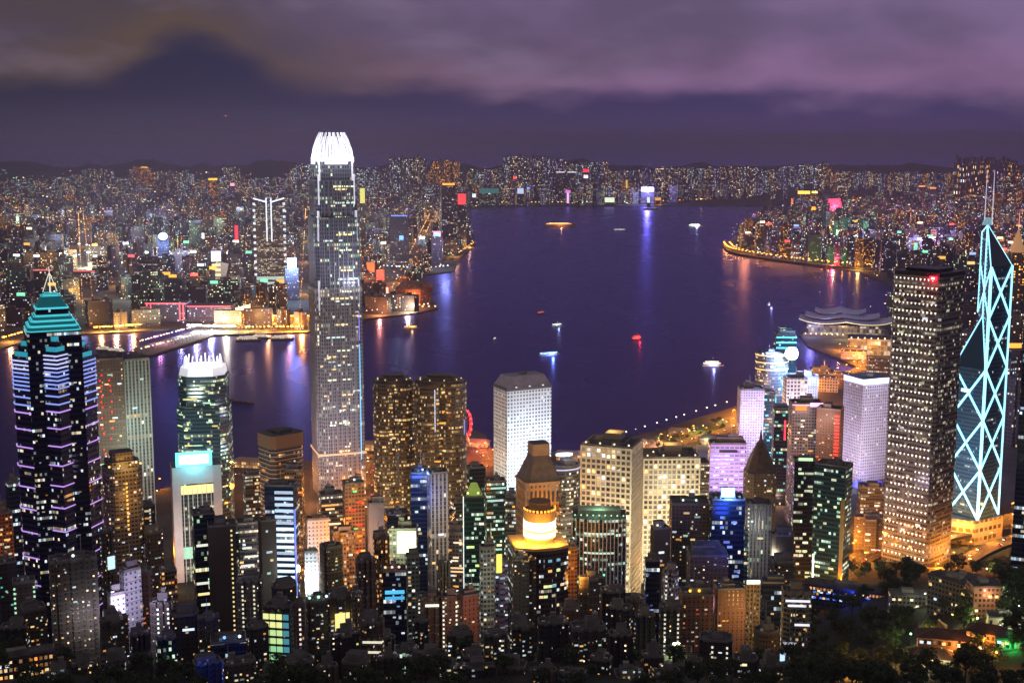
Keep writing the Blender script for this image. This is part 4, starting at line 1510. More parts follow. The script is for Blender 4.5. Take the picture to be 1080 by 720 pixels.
# ---- tower with a pyramid roof and the drum-crowned gold tower in front of it
def pyramid_tower():
    Y = 1060
    Zt = zof(506, Y); k = scale_at(Y, Zt)
    cx = xof(568, Y, Zt); g = gz(cx, Y)
    t = thing('pyramid_roof_tower', (cx, Y, g), -math.atan2(cx, Y) + R(18), 'sand-coloured tower with a steep pyramid roof and lantern behind the gold-lit drum', 'office tower')
    z = lambda py: zof(py, Y) - g
    fac = facade('facade_sand', (0.34, 0.235, 0.13), glass=(0.03, 0.02, 0.015), W=3.6, H=6.5, mx=.30, lo=.1, hi=.75, p=.05, row=0, s=.8, a=AMBER, b=WARM)
    w_ = 40 * k
    P = chamfer(w_, w_, 3)
    MB().prism(P, -8, z(506)).build('tower_body', [fac, ROOFM], t)
    MB().prism(inset(P, 1.04), z(506) + .01, z(503), mtop=0, bottom=True).build('cornice', mat('sandstone', (.36, .25, .15), .7, noise=.15), t)
    rm = mat('pyramid_roof', (.20, .15, .11), .55, noise=.2)
    MB().loft(inset(P, .96), z(503) + .01, inset(P, .46), z(478), mtop=0).build('pyramid_roof', rm, t)
    MB().prism(inset(P, .48), z(478) + .01, z(466), mtop=1).build('lantern', [mat('sandstone', (.36, .25, .15)), DARKM], t)
    for i in range(7):
        x = (i / 6 - .5) * w_ * .72
        MB().box(x - .9, x + .9, -w_ / 2 - .25, -w_ / 2 - .01, z(524), z(513)).build('loggia_window', mat('dark_opening', (.015, .012, .01), .6), t)
    wx = t.location.x
    flood((wx - 5, Y - 70, g + 40), (wx, Y - 15, z(510) + g), 42000, rgb(255, 165, 70), 12)
    lamp((0, -w_ * .9, z(528)), 14000, rgb(255, 150, 50), 3, t)


pyramid_tower()


def drum_tower():
    Y = 905
    Zt = zof(572, Y); k = scale_at(Y, Zt)
    cx = xof(567, Y, Zt); g = gz(cx, Y)
    t = thing('gold_crowned_tower', (cx, Y, g), -math.atan2(cx, Y) + R(12), 'curved dark glass tower crowned by a blazing gold rooftop drum', 'office tower')
    z = lambda py: zof(py, Y) - g
    fac = facade('facade_drum', (0.07, 0.05, 0.045), glass=(0.015, 0.015, 0.02), W=2.2, H=3.7, mx=.08, lo=.3, hi=.85, p=.07, row=.10, s=1.0, a=WARM2, b=COOL, gloss=.1)
    w_ = 56 * k; d_ = 30
    n = 12
    P = []
    for i in range(n + 1):                         # bowed front
        u = i / n - .5
        P.append((u * w_, -d_ / 2 - 5.5 * (1 - (2 * u) ** 2)))
    P += [(w_ / 2, d_ / 2), (-w_ / 2, d_ / 2)]
    h = z(572)
    MB().prism(P, -10, h).build('tower_body', [fac, ROOFM], t)
    # sloping gold terrace
    MB().prism(inset(P, 1.01), h + .01, h + 2.2, mtop=1).build('terrace_parapet', [mat('gold_cladding', (.62, .40, .16), .45, .2), mat('gold_floor', (.6, .38, .14), .6)], t)
    D = [(p[0] + 2, p[1] + 3) for p in ellipse(w_ * .60, d_ * .8, 26)]
    MB().prism(D, h + 2.21, z(538), mtop=1).build('roof_drum', [mat('gold_cladding', (.62, .40, .16)), ROOFM], t)
    for (za, zb, st) in ((z(557), z(548), 1.5), (z(565), z(559), 1.1)):
        D2 = [((p[0] - 2) * 1.03 + 2, (p[1] - 3) * 1.03 + 3) for p in D]
        MB().prism(D2, za, zb, mtop=0, bottom=True).build('light_band', glow(255, 240, 205, st + .6), t)
    MB().prism([((p[0] - 2) * .7 + 2, (p[1] - 3) * .7 + 3) for p in D], z(538) + .01, z(529), mtop=0).build('roof_plant', mat('brown_cladding', (.30, .18, .09), .7), t)
    for i in range(14):
        a = math.pi + math.pi * i / 13
        MB().box(-.7, .7, -.3, .3, -.8, .8).build('roof_lamp', glow(255, 190, 80, 1.3), t, (2 + w_ * .30 * math.cos(a), 3 + d_ * .42 * math.sin(a), z(536)), a + math.pi / 2)
    lamp((-w_ * .12, -d_ * .62, h + 8), 26000, rgb(255, 190, 90), 2, t)
    lamp((w_ * .30, -d_ * .60, h + 8), 20000, rgb(255, 185, 70), 2, t)
    lamp((-w_ * .36, -d_ * .2, h + 6), 16000, rgb(255, 185, 70), 2, t)
    r = random.Random(5)
    for i in range(26):                            # lit office runs on the bowed front
        u = r.randrange(1, n - 1)
        A, B_ = Vector(P[u]), Vector(P[u + 1])
        c = (A + B_) / 2
        fl = r.choice([2, 4, 4, 7, 7, 7, 9, 9, 13, 16, 20, 21])
        obj_of('window', pane_mesh(r.choice([(255, 190, 110, 1.0), (220, 245, 170, 1.0), (255, 220, 170, 1.0), (120, 190, 220, .7)])), t,
               (c.x, c.y - .03, h - fl * 3.7), math.atan2((B_ - A).y, (B_ - A).x), ((B_ - A).length * .9, .3, 1.9))
    for i in range(14):
        MB().box(-.35, .35, -.35, .35, -1.6, 1.6).build('light_strip', glow(150, 150, 255, .9), t, (-w_ / 2 - .4, -d_ * .45, h - 28 - i * 3.9))
    return t


drum_tower()


# ---- curved dark block with pale mullions in front of the cream towers
def bowed_block():
    Y = 960
    Zt = zof(541, Y); k = scale_at(Y, Zt)
    cx = xof(632, Y, Zt); g = gz(cx, Y)
    t = thing('bowed_block', (cx, Y, g), -math.atan2(cx, Y), 'low bowed office block with pale vertical fins and green-lit roof edge', 'office block')
    z = lambda py: zof(py, Y) - g
    w_, d_ = 56 * k, 24
    n = 14
    P = [((i / n - .5) * w_, -d_ / 2 - 5 * (1 - (2 * i / n - 1) ** 2)) for i in range(n + 1)] + [(w_ / 2, d_ / 2), (-w_ / 2, d_ / 2)]
    fac = facade('facade_bowed', (0.08, 0.09, 0.10), glass=(0.02, 0.03, 0.04), W=2, H=3.7, mx=.1, lo=.3, hi=.85, p=.06, row=.15, s=.9, a=WHITE, b=GREENISH)
    h = z(541)
    MB().prism(P, -8, h).build('tower_body', [fac, ROOFM], t)
    for i in range(n + 1):
        x, y = P[i]
        MB().box(x - .35, x + .35, y - .9, y - .003, -4, h).build('fin', WHITEP, t)
    MB().box(-w_ * .4, w_ * .4, -d_ * .2, d_ * .35, h + .01, h + 3.5).build('roof_plant', CONC, t)
    for i in range(9):
        MB().ball((0, 0, 0), .6).build('roof_lamp', glow(190, 250, 200, 1.2), t, ((i / 8 - .5) * w_ * .9, -d_ * .4, h + 1.2))
    lamp((0, -d_ * .2, h + 9), 8000, rgb(180, 255, 200), 3, t)
    for zz in (h - 11, h - 26):
        for i in range(3, 11):
            A, B_ = Vector(P[i]), Vector(P[i + 1]); c = (A + B_) / 2
            obj_of('window', pane_mesh((205, 240, 220, .9)), t, (c.x, c.y - .03, zz), math.atan2((B_ - A).y, (B_ - A).x), ((B_ - A).length * .8, .3, 1.4))
    flood((t.location.x, Y - 60, g + 12), (t.location.x, Y - 15, g + 35), 11000, rgb(230, 225, 255), 10)


bowed_block()


# ---- brown-capped striped tower with the brightly lit lower wing
def striped():
    Y = 1180
    Zt = zof(468, Y); k = scale_at(Y, Zt)
    cx = xof(296, Y, Zt); g = 5
    t = thing('striped_tower', (cx, Y, g), -math.atan2(cx, Y) + R(30), 'tower ringed by pale storey stripes under a wide brown roof cap', 'office tower')
    z = lambda py: zof(py, Y) - g
    w_ = 50 * k / (math.cos(R(30)) + .85 * math.sin(R(30))); d_ = w_ * .85
    h = z(468)
    P = chamfer(w_, d_, 4)
    MB().prism(P, -4, h).build('tower_body', [facade('facade_striped', (0.16, 0.12, 0.09), W=2.2, H=4.0, mx=.06, lo=.2, hi=.9, p=.10, row=.06, s=.9, a=AMBER, b=WARM2), ROOFM], t)
    zz = h - 3
    while zz > 4:
        MB().prism(inset(P, 1.02), zz - .9, zz, mtop=0, bottom=True).build('storey_stripe', mat('pale_stripe', (.50, .45, .40), .6), t)
        zz -= 4.0
    MB().prism(inset(P, 1.05), h + .01, z(455), mtop=1, bottom=True).build('roof_cap', [mat('brown_cladding', (.30, .18, .09), .7), ROOFM], t)
    MB().box(-w_ * .25, w_ * .25, -d_ * .25, d_ * .25, z(455) + .01, z(452)).build('roof_plant', ROOFM, t)
    flood((t.location.x - 30, Y - 70, 20), (t.location.x, Y - 10, 50), 30000, rgb(255, 180, 110), 12)


striped()

# %%TOWERS%%
# ================================================================ the towers of the business district and the slope
AP, OF = ('apartment_tower', 'apartment tower'), ('office_tower', 'office tower')
WH, YE, RD, BL, GR, CY, OR, VI = (235, 245, 255, 1.4), (255, 220, 130, 1.2), (255, 60, 60, 1.4), (60, 110, 255, 1.5), (170, 255, 190, 1.1), (90, 220, 255, 1.2), (255, 150, 60, 1.3), (200, 130, 255, 1.2)


def ap(*a, **k):
    if 'shape' not in k and a[4] not in ('white', 'blank', 'blankbrown', 'terracotta', 'glassblue', 'orange', 'grey'):
        k['shape'] = ('bays', 'cross', 'notch', 'bays')[int(a[0] + a[2]) % 4]
    return tower(*a, name='apartment_tower', cat='apartment tower', **k)


def of(*a, **k):
    return tower(*a, name='office_tower', cat='office tower', **k)


# --- west side, from the waterfront up the slope
of(99, 129, 377, 1200, 'darkres', 'brown slab tower with red light chains behind the star-plan tower', rot=0, q=1.0, wins=20, kit=True)
of(127, 157, 378, 1225, 'ribbed', 'tall pale green-edged slab tower beside the water, joined to a brown slab', rot=14, q=.6, wins=6)
ap(107, 150, 492, 930, 'beige', 'sand-coloured tower with warm lamps around its stepped top', shape='chamfer', rot=14, q=.9, wins=16, roofl=[(-.45, YE), (-.15, YE), (.15, YE), (.45, YE)])
ap(52, 101, 588, 720, 'darkres', 'broad dark brown apartment tower standing before the star-plan tower', shape='bays', rot=3, q=.6, wins=8, roofl=[(0, WH)])
ap(126, 148, 600, 760, 'white', 'narrow slab lit pale violet beside the dark broad apartment tower', rot=28, q=.5, wins=2)
ap(113, 131, 625, 735, 'white', 'small white stepped block leaning against the violet slab', rot=20, q=.7, wins=3)
of(-4, 17, 592, 800, 'black', 'black tower at the western rim with a few teal windows', rot=10, wins=5, wcols=[(120, 235, 215, .9)])
of(14, 36, 612, 770, 'brown', 'slim brown tower edged by two chains of greenish stair lights', rot=0, wins=4, dots=((190, 255, 215, 1.0), (-.44, .44)))
of(-8, 12, 540, 1050, 'orange', 'tower lit orange at the western rim behind the black tower', rot=12, wins=12)
of(6, 24, 508, 1080, 'glassblue', 'blue glass block with white roof lamp west of the star-plan tower', rot=14, wins=8, roofl=[(.3, WH)])
ap(104, 120, 560, 860, 'brown', 'slim brown tower behind the violet slab, small bright sign on its flank', rot=25, wins=8, sign=(.1, 5, 9, -26, (200, 235, 255, 1.2)))
ap(150, 163, 532, 990, 'darkres', 'thin dark tower with one chain of white stair lights behind the portal bank', rot=0, wins=3, dots=((240, 240, 225, 1.0), (.1,)))
ap(158, 183, 634, 755, 'darkres', 'dark tower with two chains of white stair lights below the portal bank', rot=-6, wins=3, dots=((240, 245, 235, 1.1), (-.15, .30)))
ap(145, 160, 602, 800, 'terracotta', 'small reddish-brown block with warm lit foot between violet slab and stair-light tower', rot=10, wins=6, wcols=[(255, 150, 80, 1.0)])
ap(103, 136, 652, 700, 'darkres', 'dark greenish tower at the bottom edge below the white stepped block', rot=12, shape='cross', q=.9, wins=8)
ap(136, 158, 668, 688, 'black', 'black tower at the bottom edge with a warm lit side', rot=16, wins=4)
ap(164, 186, 672, 690, 'glassteal', 'dark teal tower at the bottom edge under the stair-light tower', rot=8, wins=8, wcols=[(170, 230, 210, .8)])
ap(180, 209, 646, 712, 'black', 'black block with a line of white lit windows near the bottom edge', rot=0, wins=2, bands=1)
of(202, 226, 540, 860, 'glassdark', 'dark tower with broad yellow lit windows under the blue-green sister tower', rot=6, q=1.0, wins=0, bands=14, bandcol=[(255, 235, 165, 1.1), (240, 245, 220, 1.0)])
ap(219, 248, 552, 850, 'blankbrown', 'windowless brown flank tower with one chain of yellow stair lights', rot=0, wins=0, dots=((255, 235, 160, 1.0), (.34,)))
ap(207, 232, 650, 708, 'darkres', 'dark tower with yellowish stair lights left of the blue-washed block', rot=10, wins=7)
of(222, 259, 673, 700, 'glassblue', 'low block washed deep blue with two round bluish roof lamps', rot=0, wins=0, roofl=[(-.1, (110, 170, 255, 2.0)), (.32, (190, 215, 255, 2.2))])
of(249, 276, 549, 1010, 'office', 'office block with yellow lit floors between brown flank tower and striped wing', rot=5, wins=6, bands=7, bandcol=[(255, 220, 120, .9), (235, 240, 225, .9)])
ap(249, 277, 610, 800, 'darkres', 'dark tower with two chains of dotted lights under the yellow-floored block', rot=-5, wins=5, dots=((235, 230, 200, 1.0), (-.25, .2)))
of(279, 314, 510, 1060, 'glassblue', 'tower with blindingly white lit storeys below the striped brown-capped tower', rot=-14, q=.7, wins=0, bands=0)
ap(272, 291, 548, 960, 'blankbrown', 'plain brown slab in front of the tower with white lit storeys', rot=16, q=.8, wins=2)
ap(286, 313, 617, 830, 'black', 'black block with rounded top just under the white lit storeys', shape='oval', q=.8, wins=0)
ap(277, 311, 638, 745, 'black', 'office block with a wall of green and yellow lit windows near the bottom edge', rot=-20, q=.7, wins=0)
ap(311, 321, 636, 752, 'terracotta', 'thin reddish slab carrying four white lamps beside the green-windowed block', rot=0, wins=0, dots=((250, 245, 235, 1.2), (0,)))
ap(322, 348, 632, 770, 'darkres', 'dark tower with green-white roof lamps right of the thin reddish slab', rot=8, wins=8, roofl=[(-.4, (190, 255, 220, 1.4)), (0, (190, 255, 220, 1.4)), (.35, WH)])
of(323, 347, 546, 1000, 'white', 'white floodlit stepped slab below the tallest tower', rot=6, q=.5, wins=0)
of(321, 335, 581, 960, 'white', 'small white floodlit block at the foot of the stepped slab', rot=4, q=.6, wins=0)
of(300, 320, 494, 1150, 'officewarm', 'amber-lit office block between striped tower and tallest tower', rot=-10, wins=24, wcols=[(255, 190, 90, 1.1), (255, 150, 60, 1.0)])
of(361, 384, 508, 1020, 'orange', 'orange-lit tower with a white lamp on top in front of the gold twins', rot=10, wins=30, wcols=[(255, 170, 60, 1.1), (255, 205, 110, 1.1), (120, 255, 140, .8), (255, 60, 50, .9)], roofl=[(0, WH)])
of(336, 362, 520, 1180, 'office', 'low office block with white lit floors under the tallest tower', rot=8, wins=12, bands=5)
of(387, 405, 530, 1000, 'blank', 'smooth windowless blue-grey slab below the gold twins', rot=10, q=.7, wins=0)
ap(374, 397, 590, 840, 'darkres', 'dark brown tower in front of the smooth blue-grey slab', rot=14, wins=4)
ap(345, 372, 628, 770, 'brown', 'brown tower with a glowing yellow billboard on its flank', rot=12, wins=8, sign=(0, 9, 15, -24, (255, 240, 150, 1.1)))
ap(370, 382, 626, 765, 'beige', 'narrow beige tower with finely striped storeys beside the yellow billboard', rot=10, wins=3)
ap(380, 406, 655, 720, 'brown', 'brown block with pale lit window strips near the bottom edge', rot=-8, wins=2, bands=4, bandcol=[(235, 230, 205, 1.0)])
ap(345, 381, 668, 705, 'black', 'black tower with yellow-green lit windows at the bottom edge', rot=14, wins=5, wcols=[(235, 240, 130, 1.0)])
of(404, 428, 600, 850, 'glassblue', 'navy blue tower with a cyan two-line sign under its roof lamps', rot=0, q=.8, wins=10, wcols=[(150, 190, 255, .8), (235, 240, 255, 1.0)], roofl=[(-.4, YE), (-.1, (255, 200, 190, 1.4)), (.2, (255, 200, 190, 1.4))],
   sign=[(0, 13, 2.4, -15, (90, 205, 255, 1.0)), (0, 13, 2.0, -19, (80, 190, 245, .9))])
of(410, 440, 556, 960, 'grey', 'grey block carrying a dazzling greenish-white billboard', rot=-4, q=.6, wins=2, sign=(.15, 14, 17, -18, (250, 255, 205, 1.8)))
ap(393, 411, 566, 900, 'officewarm', 'amber tower sliver between blue-grey slab and dazzling billboard', rot=8, wins=12)
of(433, 456, 497, 1080, 'glassblue', 'navy tower with a large round blue-white roof lamp in front of the gold twins', rot=0, wins=6, roofl=[(.05, (150, 195, 255, 3.0))])
of(450, 473, 497, 1050, 'ribbed', 'grey vertically ribbed tower beside the round blue-white lamp', rot=14, q=.9, wins=2)
of(470, 492, 560, 1080, 'grey', 'grey block with lit rows of warm lamps between ribbed tower and green-lit tower', rot=-8, wins=6, bands=4, bandcol=[(255, 215, 160, 1.0), (255, 235, 205, 1.0)])
of(489, 511, 522, 1000, 'glassteal', 'green-lit glass tower outlined by one white vertical line', rot=0, q=.8, wins=18, wcols=[(225, 250, 150, 1.0), (190, 240, 200, .9)], roofl=[(-.3, (225, 255, 160, 1.5)), (.2, (225, 255, 160, 1.5))])
ap(461, 476, 594, 880, 'brown', 'narrow brown tower below the lit rows of warm lamps', rot=20, wins=4)
ap(482, 505, 626, 820, 'terracotta', 'plain pinkish terracotta slab below the green-lit glass tower', rot=24, q=.9, wins=1)
ap(466, 483, 628, 825, 'brown', 'ochre tower with two chains of white stair lights beside the terracotta slab', rot=0, wins=1, dots=((255, 250, 225, 1.1), (-.4, .4)))
ap(440, 466, 628, 830, 'darkres', 'dark tower with one chain of stair lights and a white lit window strip', rot=0, wins=3, dots=((230, 240, 220, 1.0), (-.42,)), sign=(.1, 9, 1.6, -5, (250, 250, 225, 1.2)))
ap(428, 442, 585, 880, 'grey', 'slim grey tower right of the dazzling billboard with scattered lit windows', rot=8, wins=9)
ap(415, 442, 684, 715, 'glassteal', 'low teal-lit block at the bottom edge beside a green-yellow lamp', rot=6, wins=8, wcols=[(130, 215, 200, .7)])
ap(442, 470, 690, 705, 'black', 'black block at the bottom edge with a tall green-yellow glowing panel', rot=0, wins=3, sign=(-.3, 3.5, 8, -8, (215, 255, 120, 1.3)))
ap(505, 523, 576, 880, 'palegrey', 'smooth grey-green tower with rounded sides left of the gold-crowned tower', shape='chamfer', rot=10, wins=3)
ap(519, 538, 590, 920, 'purple', 'violet-tinted block with a yellow vertical sign left of the gold-crowned tower', rot=10, wins=5, sign=(-.2, 4, 14, -8, (255, 240, 110, 1.2)))
of(511, 534, 506, 1150, 'glassteal', 'dark office block with teal lit storeys under the porthole tower', rot=8, wins=8, bands=5, bandcol=[(160, 220, 220, .9)])
of(533, 548, 520, 1120, 'office', 'dark grey block between teal-lit office block and pyramid-roofed tower', rot=-10, wins=8)
of(492, 512, 492, 1220, 'glassdark', 'dark glass block under the red ferris wheel', rot=12, wins=8)
of(578, 612, 490, 1170, 'office', 'rounded office block with a bright white oval roof light right of the pyramid', shape='oval', q=.7, wins=26, wcols=[(235, 240, 220, .9), (255, 230, 170, .9)])
ap(597, 609, 576, 930, 'orange', 'plain orange-lit slab right of the gold-crowned tower', rot=10, q=.8, wins=0)
ap(609, 640, 608, 900, 'darkres', 'dark olive block with flat roof under the bowed office block', rot=10, wins=2, roofl=[(.4, (120, 240, 190, 1.3))])
# --- middle bottom
ap(508, 536, 668, 735, 'darkres', 'dark cross-plan tower at the bottom edge, left of a group of three', shape='cross', q=.9, rot=12, wins=12)
ap(536, 566, 660, 745, 'darkres', 'dark cross-plan tower at the bottom edge under the gold-crowned tower', shape='cross', q=.9, rot=18, wins=14)
ap(566, 600, 655, 730, 'black', 'black tower near the bottom edge with red, white and blue lit windows', shape='bays', rot=8, wins=26, wcols=[(255, 235, 200, 1.1), (255, 120, 90, .9), (130, 180, 255, .9)])
ap(600, 640, 660, 720, 'darkres', 'wide dark tower at the bottom edge right of the colour-windowed one', shape='bays', rot=12, wins=14)
ap(640, 668, 668, 715, 'black', 'black tower with bluish and warm windows at the bottom edge', rot=10, wins=9, wcols=[(150, 180, 255, .9), (255, 235, 190, 1.0)])
ap(632, 660, 622, 815, 'black', 'black block with sparse windows under the cream towers', rot=12, wins=5)
# --- right of the cream towers
of(686, 707, 556, 960, 'blankbrown', 'plain dark tower right of the nearer cream tower', rot=20, wins=3, roofl=[(-.3, (255, 250, 200, 1.2))])
of(706, 748, 528, 985, 'brown', 'broad dark brown tower with greenish-white roof lamps', rot=6, q=.8, wins=6, roofl=[(-.2, (215, 250, 225, 1.6)), (.15, (215, 250, 225, 1.6))])
of(748, 786, 524, 960, 'glassblue', 'midnight blue tower below a dazzling blue-white roof lamp', rot=8, q=.8, wins=8, wcols=[(150, 180, 255, .9)])
of(747, 787, 466, 1330, 'purple', 'violet floodlit slab with slotted windows in front of the harbour', rot=8, q=.5, wins=18, wcols=[(235, 220, 255, .9)])
of(778, 806, 409, 1530, 'white', 'white slab patterned with violet light beside the starburst lamp', rot=10, q=.8, wins=20, wcols=[(225, 215, 255, .9)])
of(803, 818, 413, 1540, 'glassteal', 'teal-lit glass tower behind the violet patterned slab', rot=10, wins=14, wcols=[(110, 235, 235, .9)])
of(816, 840, 352, 1700, 'glassteal', 'cyan-lit stepped tower farthest out at the tip of the office towers', rot=12, wins=22, wcols=[(110, 235, 255, 1.1), (190, 250, 255, 1.1)])
of(797, 832, 372, 1640, 'office', 'curved tower trimmed with gold light behind the starburst lamp', shape='oval', q=.8, wins=24, wcols=[(255, 215, 150, 1.1), (255, 160, 120, 1.0)])
of(826, 852, 398, 1560, 'whitegrid', 'white framed block beside the starburst lamp, above the orange sign', rot=14, wins=24)
of(845, 863, 396, 1620, 'white', 'low white frame block at the inlet right of the starburst lamp', rot=10, wins=6)
of(815, 836, 430, 1400, 'glassdark', 'glass tower with red vertical sign and teal lit base', rot=8, wins=14, sign=[(.1, 2, 22, -34, (255, 70, 90, 1.2))], wcols=[(120, 240, 225, .9)])
of(832, 868, 424, 1330, 'grey', 'grey tower with orange-red sign band along its roof edge', rot=10, q=.8, wins=26, sign=[(-.22, 11, 5, -6, (255, 120, 40, 1.4)), (.28, 13, 4, -2, (255, 190, 250, 1.5))])
of(862, 890, 430, 1300, 'brown', 'dark red-brown tower with a tall column of red lights on its flank', rot=-10, q=.8, wins=20, wcols=[(255, 120, 80, .9), (255, 210, 150, .9)])
of(783, 820, 496, 1090, 'brown', 'dark brown tower under a steep domed roof', shape='chamfer', rot=16, q=.9, wins=16, kit=False)
of(786, 814, 530, 1010, 'finned', 'tower with white lit vertical ribs below the domed brown tower', rot=6, wins=4, dots=((240, 245, 225, 1.1), (-.42,)))
ap(812, 838, 563, 965, 'blankbrown', 'plain dark brown tower with rounded corners right of the white-ribbed tower', shape='chamfer', rot=12, wins=0)
of(836, 861, 484, 1090, 'glassdark', 'dark glass tower scattered with greenish-white lights', rot=8, wins=34, wcols=[(215, 250, 200, 1.0), (240, 245, 220, 1.0)], sign=(0, 12, 2.4, .5, (200, 250, 190, 1.2)))
of(860, 899, 489, 1060, 'glassteal', 'dark green-lit office tower with orange-lit eastern edge', rot=-18, q=.7, wins=30, wcols=[(190, 240, 200, .9), (230, 250, 200, .9)])
ap(785, 803, 614, 850, 'beige', 'plain tan slab with a bright white sign on its roof', rot=12, q=.8, wins=1, sign=(-.05, 9, 2.6, .6, (245, 255, 235, 1.6)))
ap(802, 828, 612, 862, 'glassblue', 'dark blue-green block right of the tan slab', rot=8, wins=1)
ap(795, 822, 664, 775, 'brown', 'small ribbed block with rounded storeys at the foot of the tan slab', shape='oval', q=.8, wins=4)
ap(824, 856, 622, 815, 'grey', 'blue-grey balcony tower with white lit balconies near the bottom', shape='bays', rot=8, wins=6, bands=4, bandcol=[(240, 240, 255, 1.1)], sign=(-.48, 3, 7, -46, (190, 225, 255, 1.3)))
ap(697, 717, 602, 880, 'palegrey', 'pale slab with a violet-lit side below the plain dark tower', rot=-24, q=.7, wins=3, dots=((240, 240, 225, .9), (-.1,)))
ap(680, 696, 590, 900, 'glassblue', 'slim navy tower with a blue lit edge left of the pale slab', rot=6, wins=5, wcols=[(110, 150, 255, 1.0)])
of(724, 768, 582, 930, 'brown', 'dark building with sloped roof and small warm lamps in front of the midnight blue tower', rot=8, wins=10)
ap(716, 752, 624, 830, 'terracotta', 'dark red-brown tower with red and white lit windows under yellow floodlights', rot=10, wins=12, wcols=[(255, 235, 215, 1.0), (255, 130, 100, .9)], roofl=[(-.25, (255, 190, 70, 2.6)), (.05, (255, 190, 70, 2.6))])
ap(752, 786, 618, 840, 'terracotta', 'dark red-brown tower with nearly no lights left of the tan slab', rot=14, wins=3)
ap(695, 720, 640, 790, 'darkres', 'dark tower with dotted stair lights below the pale slab', rot=6, wins=3, dots=((240, 235, 215, .9), (-.3, .3)))
ap(668, 692, 648, 780, 'black', 'black tower with a few bluish windows left of the lit sports court', rot=14, wins=7, wcols=[(150, 180, 255, .9), (255, 230, 190, 1.0)])
ap(738, 772, 672, 735, 'black', 'black tower near the bottom with two chains of white stair lights', rot=0, wins=3, dots=((245, 245, 225, 1.0), (-.1, .35)))
ap(772, 800, 694, 715, 'black', 'low black block at the bottom edge with one pair of bright windows', rot=8, wins=2, bands=1)
of(1081, 1119, 368, 1010, 'glassblue', 'dark navy tower filling the eastern rim of the view', rot=0, q=.9, wins=16, wcols=[(255, 240, 200, 1.0), (190, 210, 255, .9)])
of(1016, 1034, 380, 1420, 'purple', 'violet-tinted block between the light-studded tower and the faceted tower', rot=10, wins=10)
of(1012, 1030, 462, 1300, 'grey', 'grey block with a pink rooftop sign behind the faceted tower', rot=10, wins=8, sign=(-.2, 13, 4, .6, (255, 130, 170, 1.5)))

# --- extra fittings on some of them
def find(lbl):
    for o_ in TOWERS:
        if lbl in o_[0]['label']:
            return o_


# red light chains of the brown slab
t_, w_, d_, h_ = find('red light chains')
for cxf in (-.28, .02):
    for i in range(26):
        if rnd.random() < .6:
            obj_of('stair_light', pane_mesh((255, 50, 50, 1.2)), t_, (cxf * w_ + rnd.uniform(-1, 1), -d_ / 2 - .2, h_ - 14 - i * 5), 0, (1.2, .5, 1.6))
# crown steps of the sand tower
t_, w_, d_, h_ = find('sand-coloured tower with warm')
for i, kk in enumerate((.86, .62)):
    MB().prism(chamfer(w_ * kk, d_ * kk, 2), h_ + .01 + i * 6, h_ + 6 + i * 6, mtop=1).build('setback_storey', [style('beige'), ROOFM], t_)
lamp((0, -d_ * .8, h_ + 4), 5000, rgb(255, 200, 110), 3, t_)
lamp((0, -d_ * 1.1, h_ - 22), 5000, rgb(255, 190, 110), 3, t_)
for i in range(12):
    obj_of('window', pane_mesh((255, 200, 100, 1.1)), t_, (0, -d_ / 2 - .1, h_ - 10 - i * 3.1), 0, (1.3, .3, 1.6))
# slabs brightened by added area lights
def wash(lbl, energy, col, dx_=-10, dist=45, zf=.5, size=10):
    t_, w_, d_, h_ = find(lbl)
    L = t_.location
    flood((L.x + dx_, L.y - d_ / 2 - dist, L.z + h_ * zf), (L.x, L.y, L.z + h_ * (zf + .12)), energy, rgb(*col), size)


wash('lit pale violet', 12000, (215, 200, 255), 12, 40, .75)
wash('small white stepped', 4000, (225, 215, 225), -6, 35, .8)
wash('white floodlit stepped slab', 26000, (220, 225, 245), -6, 45, .55)
wash('small white floodlit block', 9000, (220, 240, 245), -6, 35, .7)
wash('washed deep blue', 2500, (20, 60, 200), 0, 40, .9)
wash('blue-grey slab', 9000, (150, 170, 210), -6, 45, .7)
wash('pinkish terracotta', 6500, (255, 180, 150), 8, 40, .8)
wash('orange-lit tower with', 30000, (255, 150, 50), 0, 50, .6)
wash('plain orange-lit slab', 9000, (255, 170, 70), 0, 35, .8)
wash('violet floodlit slab', 45000, (215, 195, 255), 0, 60, .6, 16)
wash('patterned with violet', 60000, (205, 185, 255), 0, 60, .6, 16)
wash('cyan-lit stepped', 60000, (90, 210, 255), 0, 70, .6, 16)
wash('curved tower trimmed', 30000, (255, 190, 140), -30, 60, .6, 14)
wash('white framed block', 26000, (240, 225, 255), 0, 60, .6, 14)
wash('tall column of red', 14000, (255, 80, 60), 30, 50, .8)
wash('grey tower with orange-red', 14000, (255, 200, 190), 0, 50, .9)
wash('midnight blue tower', 7000, (40, 80, 255), 0, 50, .8)
wash('plain tan slab', 8000, (255, 200, 120), -6, 40, .7)
wash('violet-lit side', 6000, (215, 190, 255), 25, 35, .8)
wash('smooth grey-green', 6000, (230, 235, 200), 0, 40, .7)
wash('ribbed tower beside', 12000, (230, 235, 235), 0, 50, .7)
wash('pale green-edged', 42000, (220, 245, 225), 30, 60, .6, 14)
wash('brown slab tower with red', 22000, (255, 170, 130), -10, 60, .7, 14)
wash('white lit vertical ribs', 9000, (240, 240, 225), 0, 45, .7)
lamp((find('greenish-white billboard')[0].location.x, find('greenish-white billboard')[0].location.y - 20, find('greenish-white billboard')[0].location.z + find('greenish-white billboard')[3] - 8), 16000, rgb(240, 255, 190), 2)
wash('greenish-white billboard', 12000, (240, 255, 190), 0, 45, .9)
lamp((find('navy tower with a large round')[0].location.x, 1060, find('navy tower with a large round')[0].location.z + find('navy tower with a large round')[3] + 4), 12000, rgb(110, 150, 255), 2)
wash('round blue-white roof lamp', 8000, (90, 130, 255), 0, 45, .9)
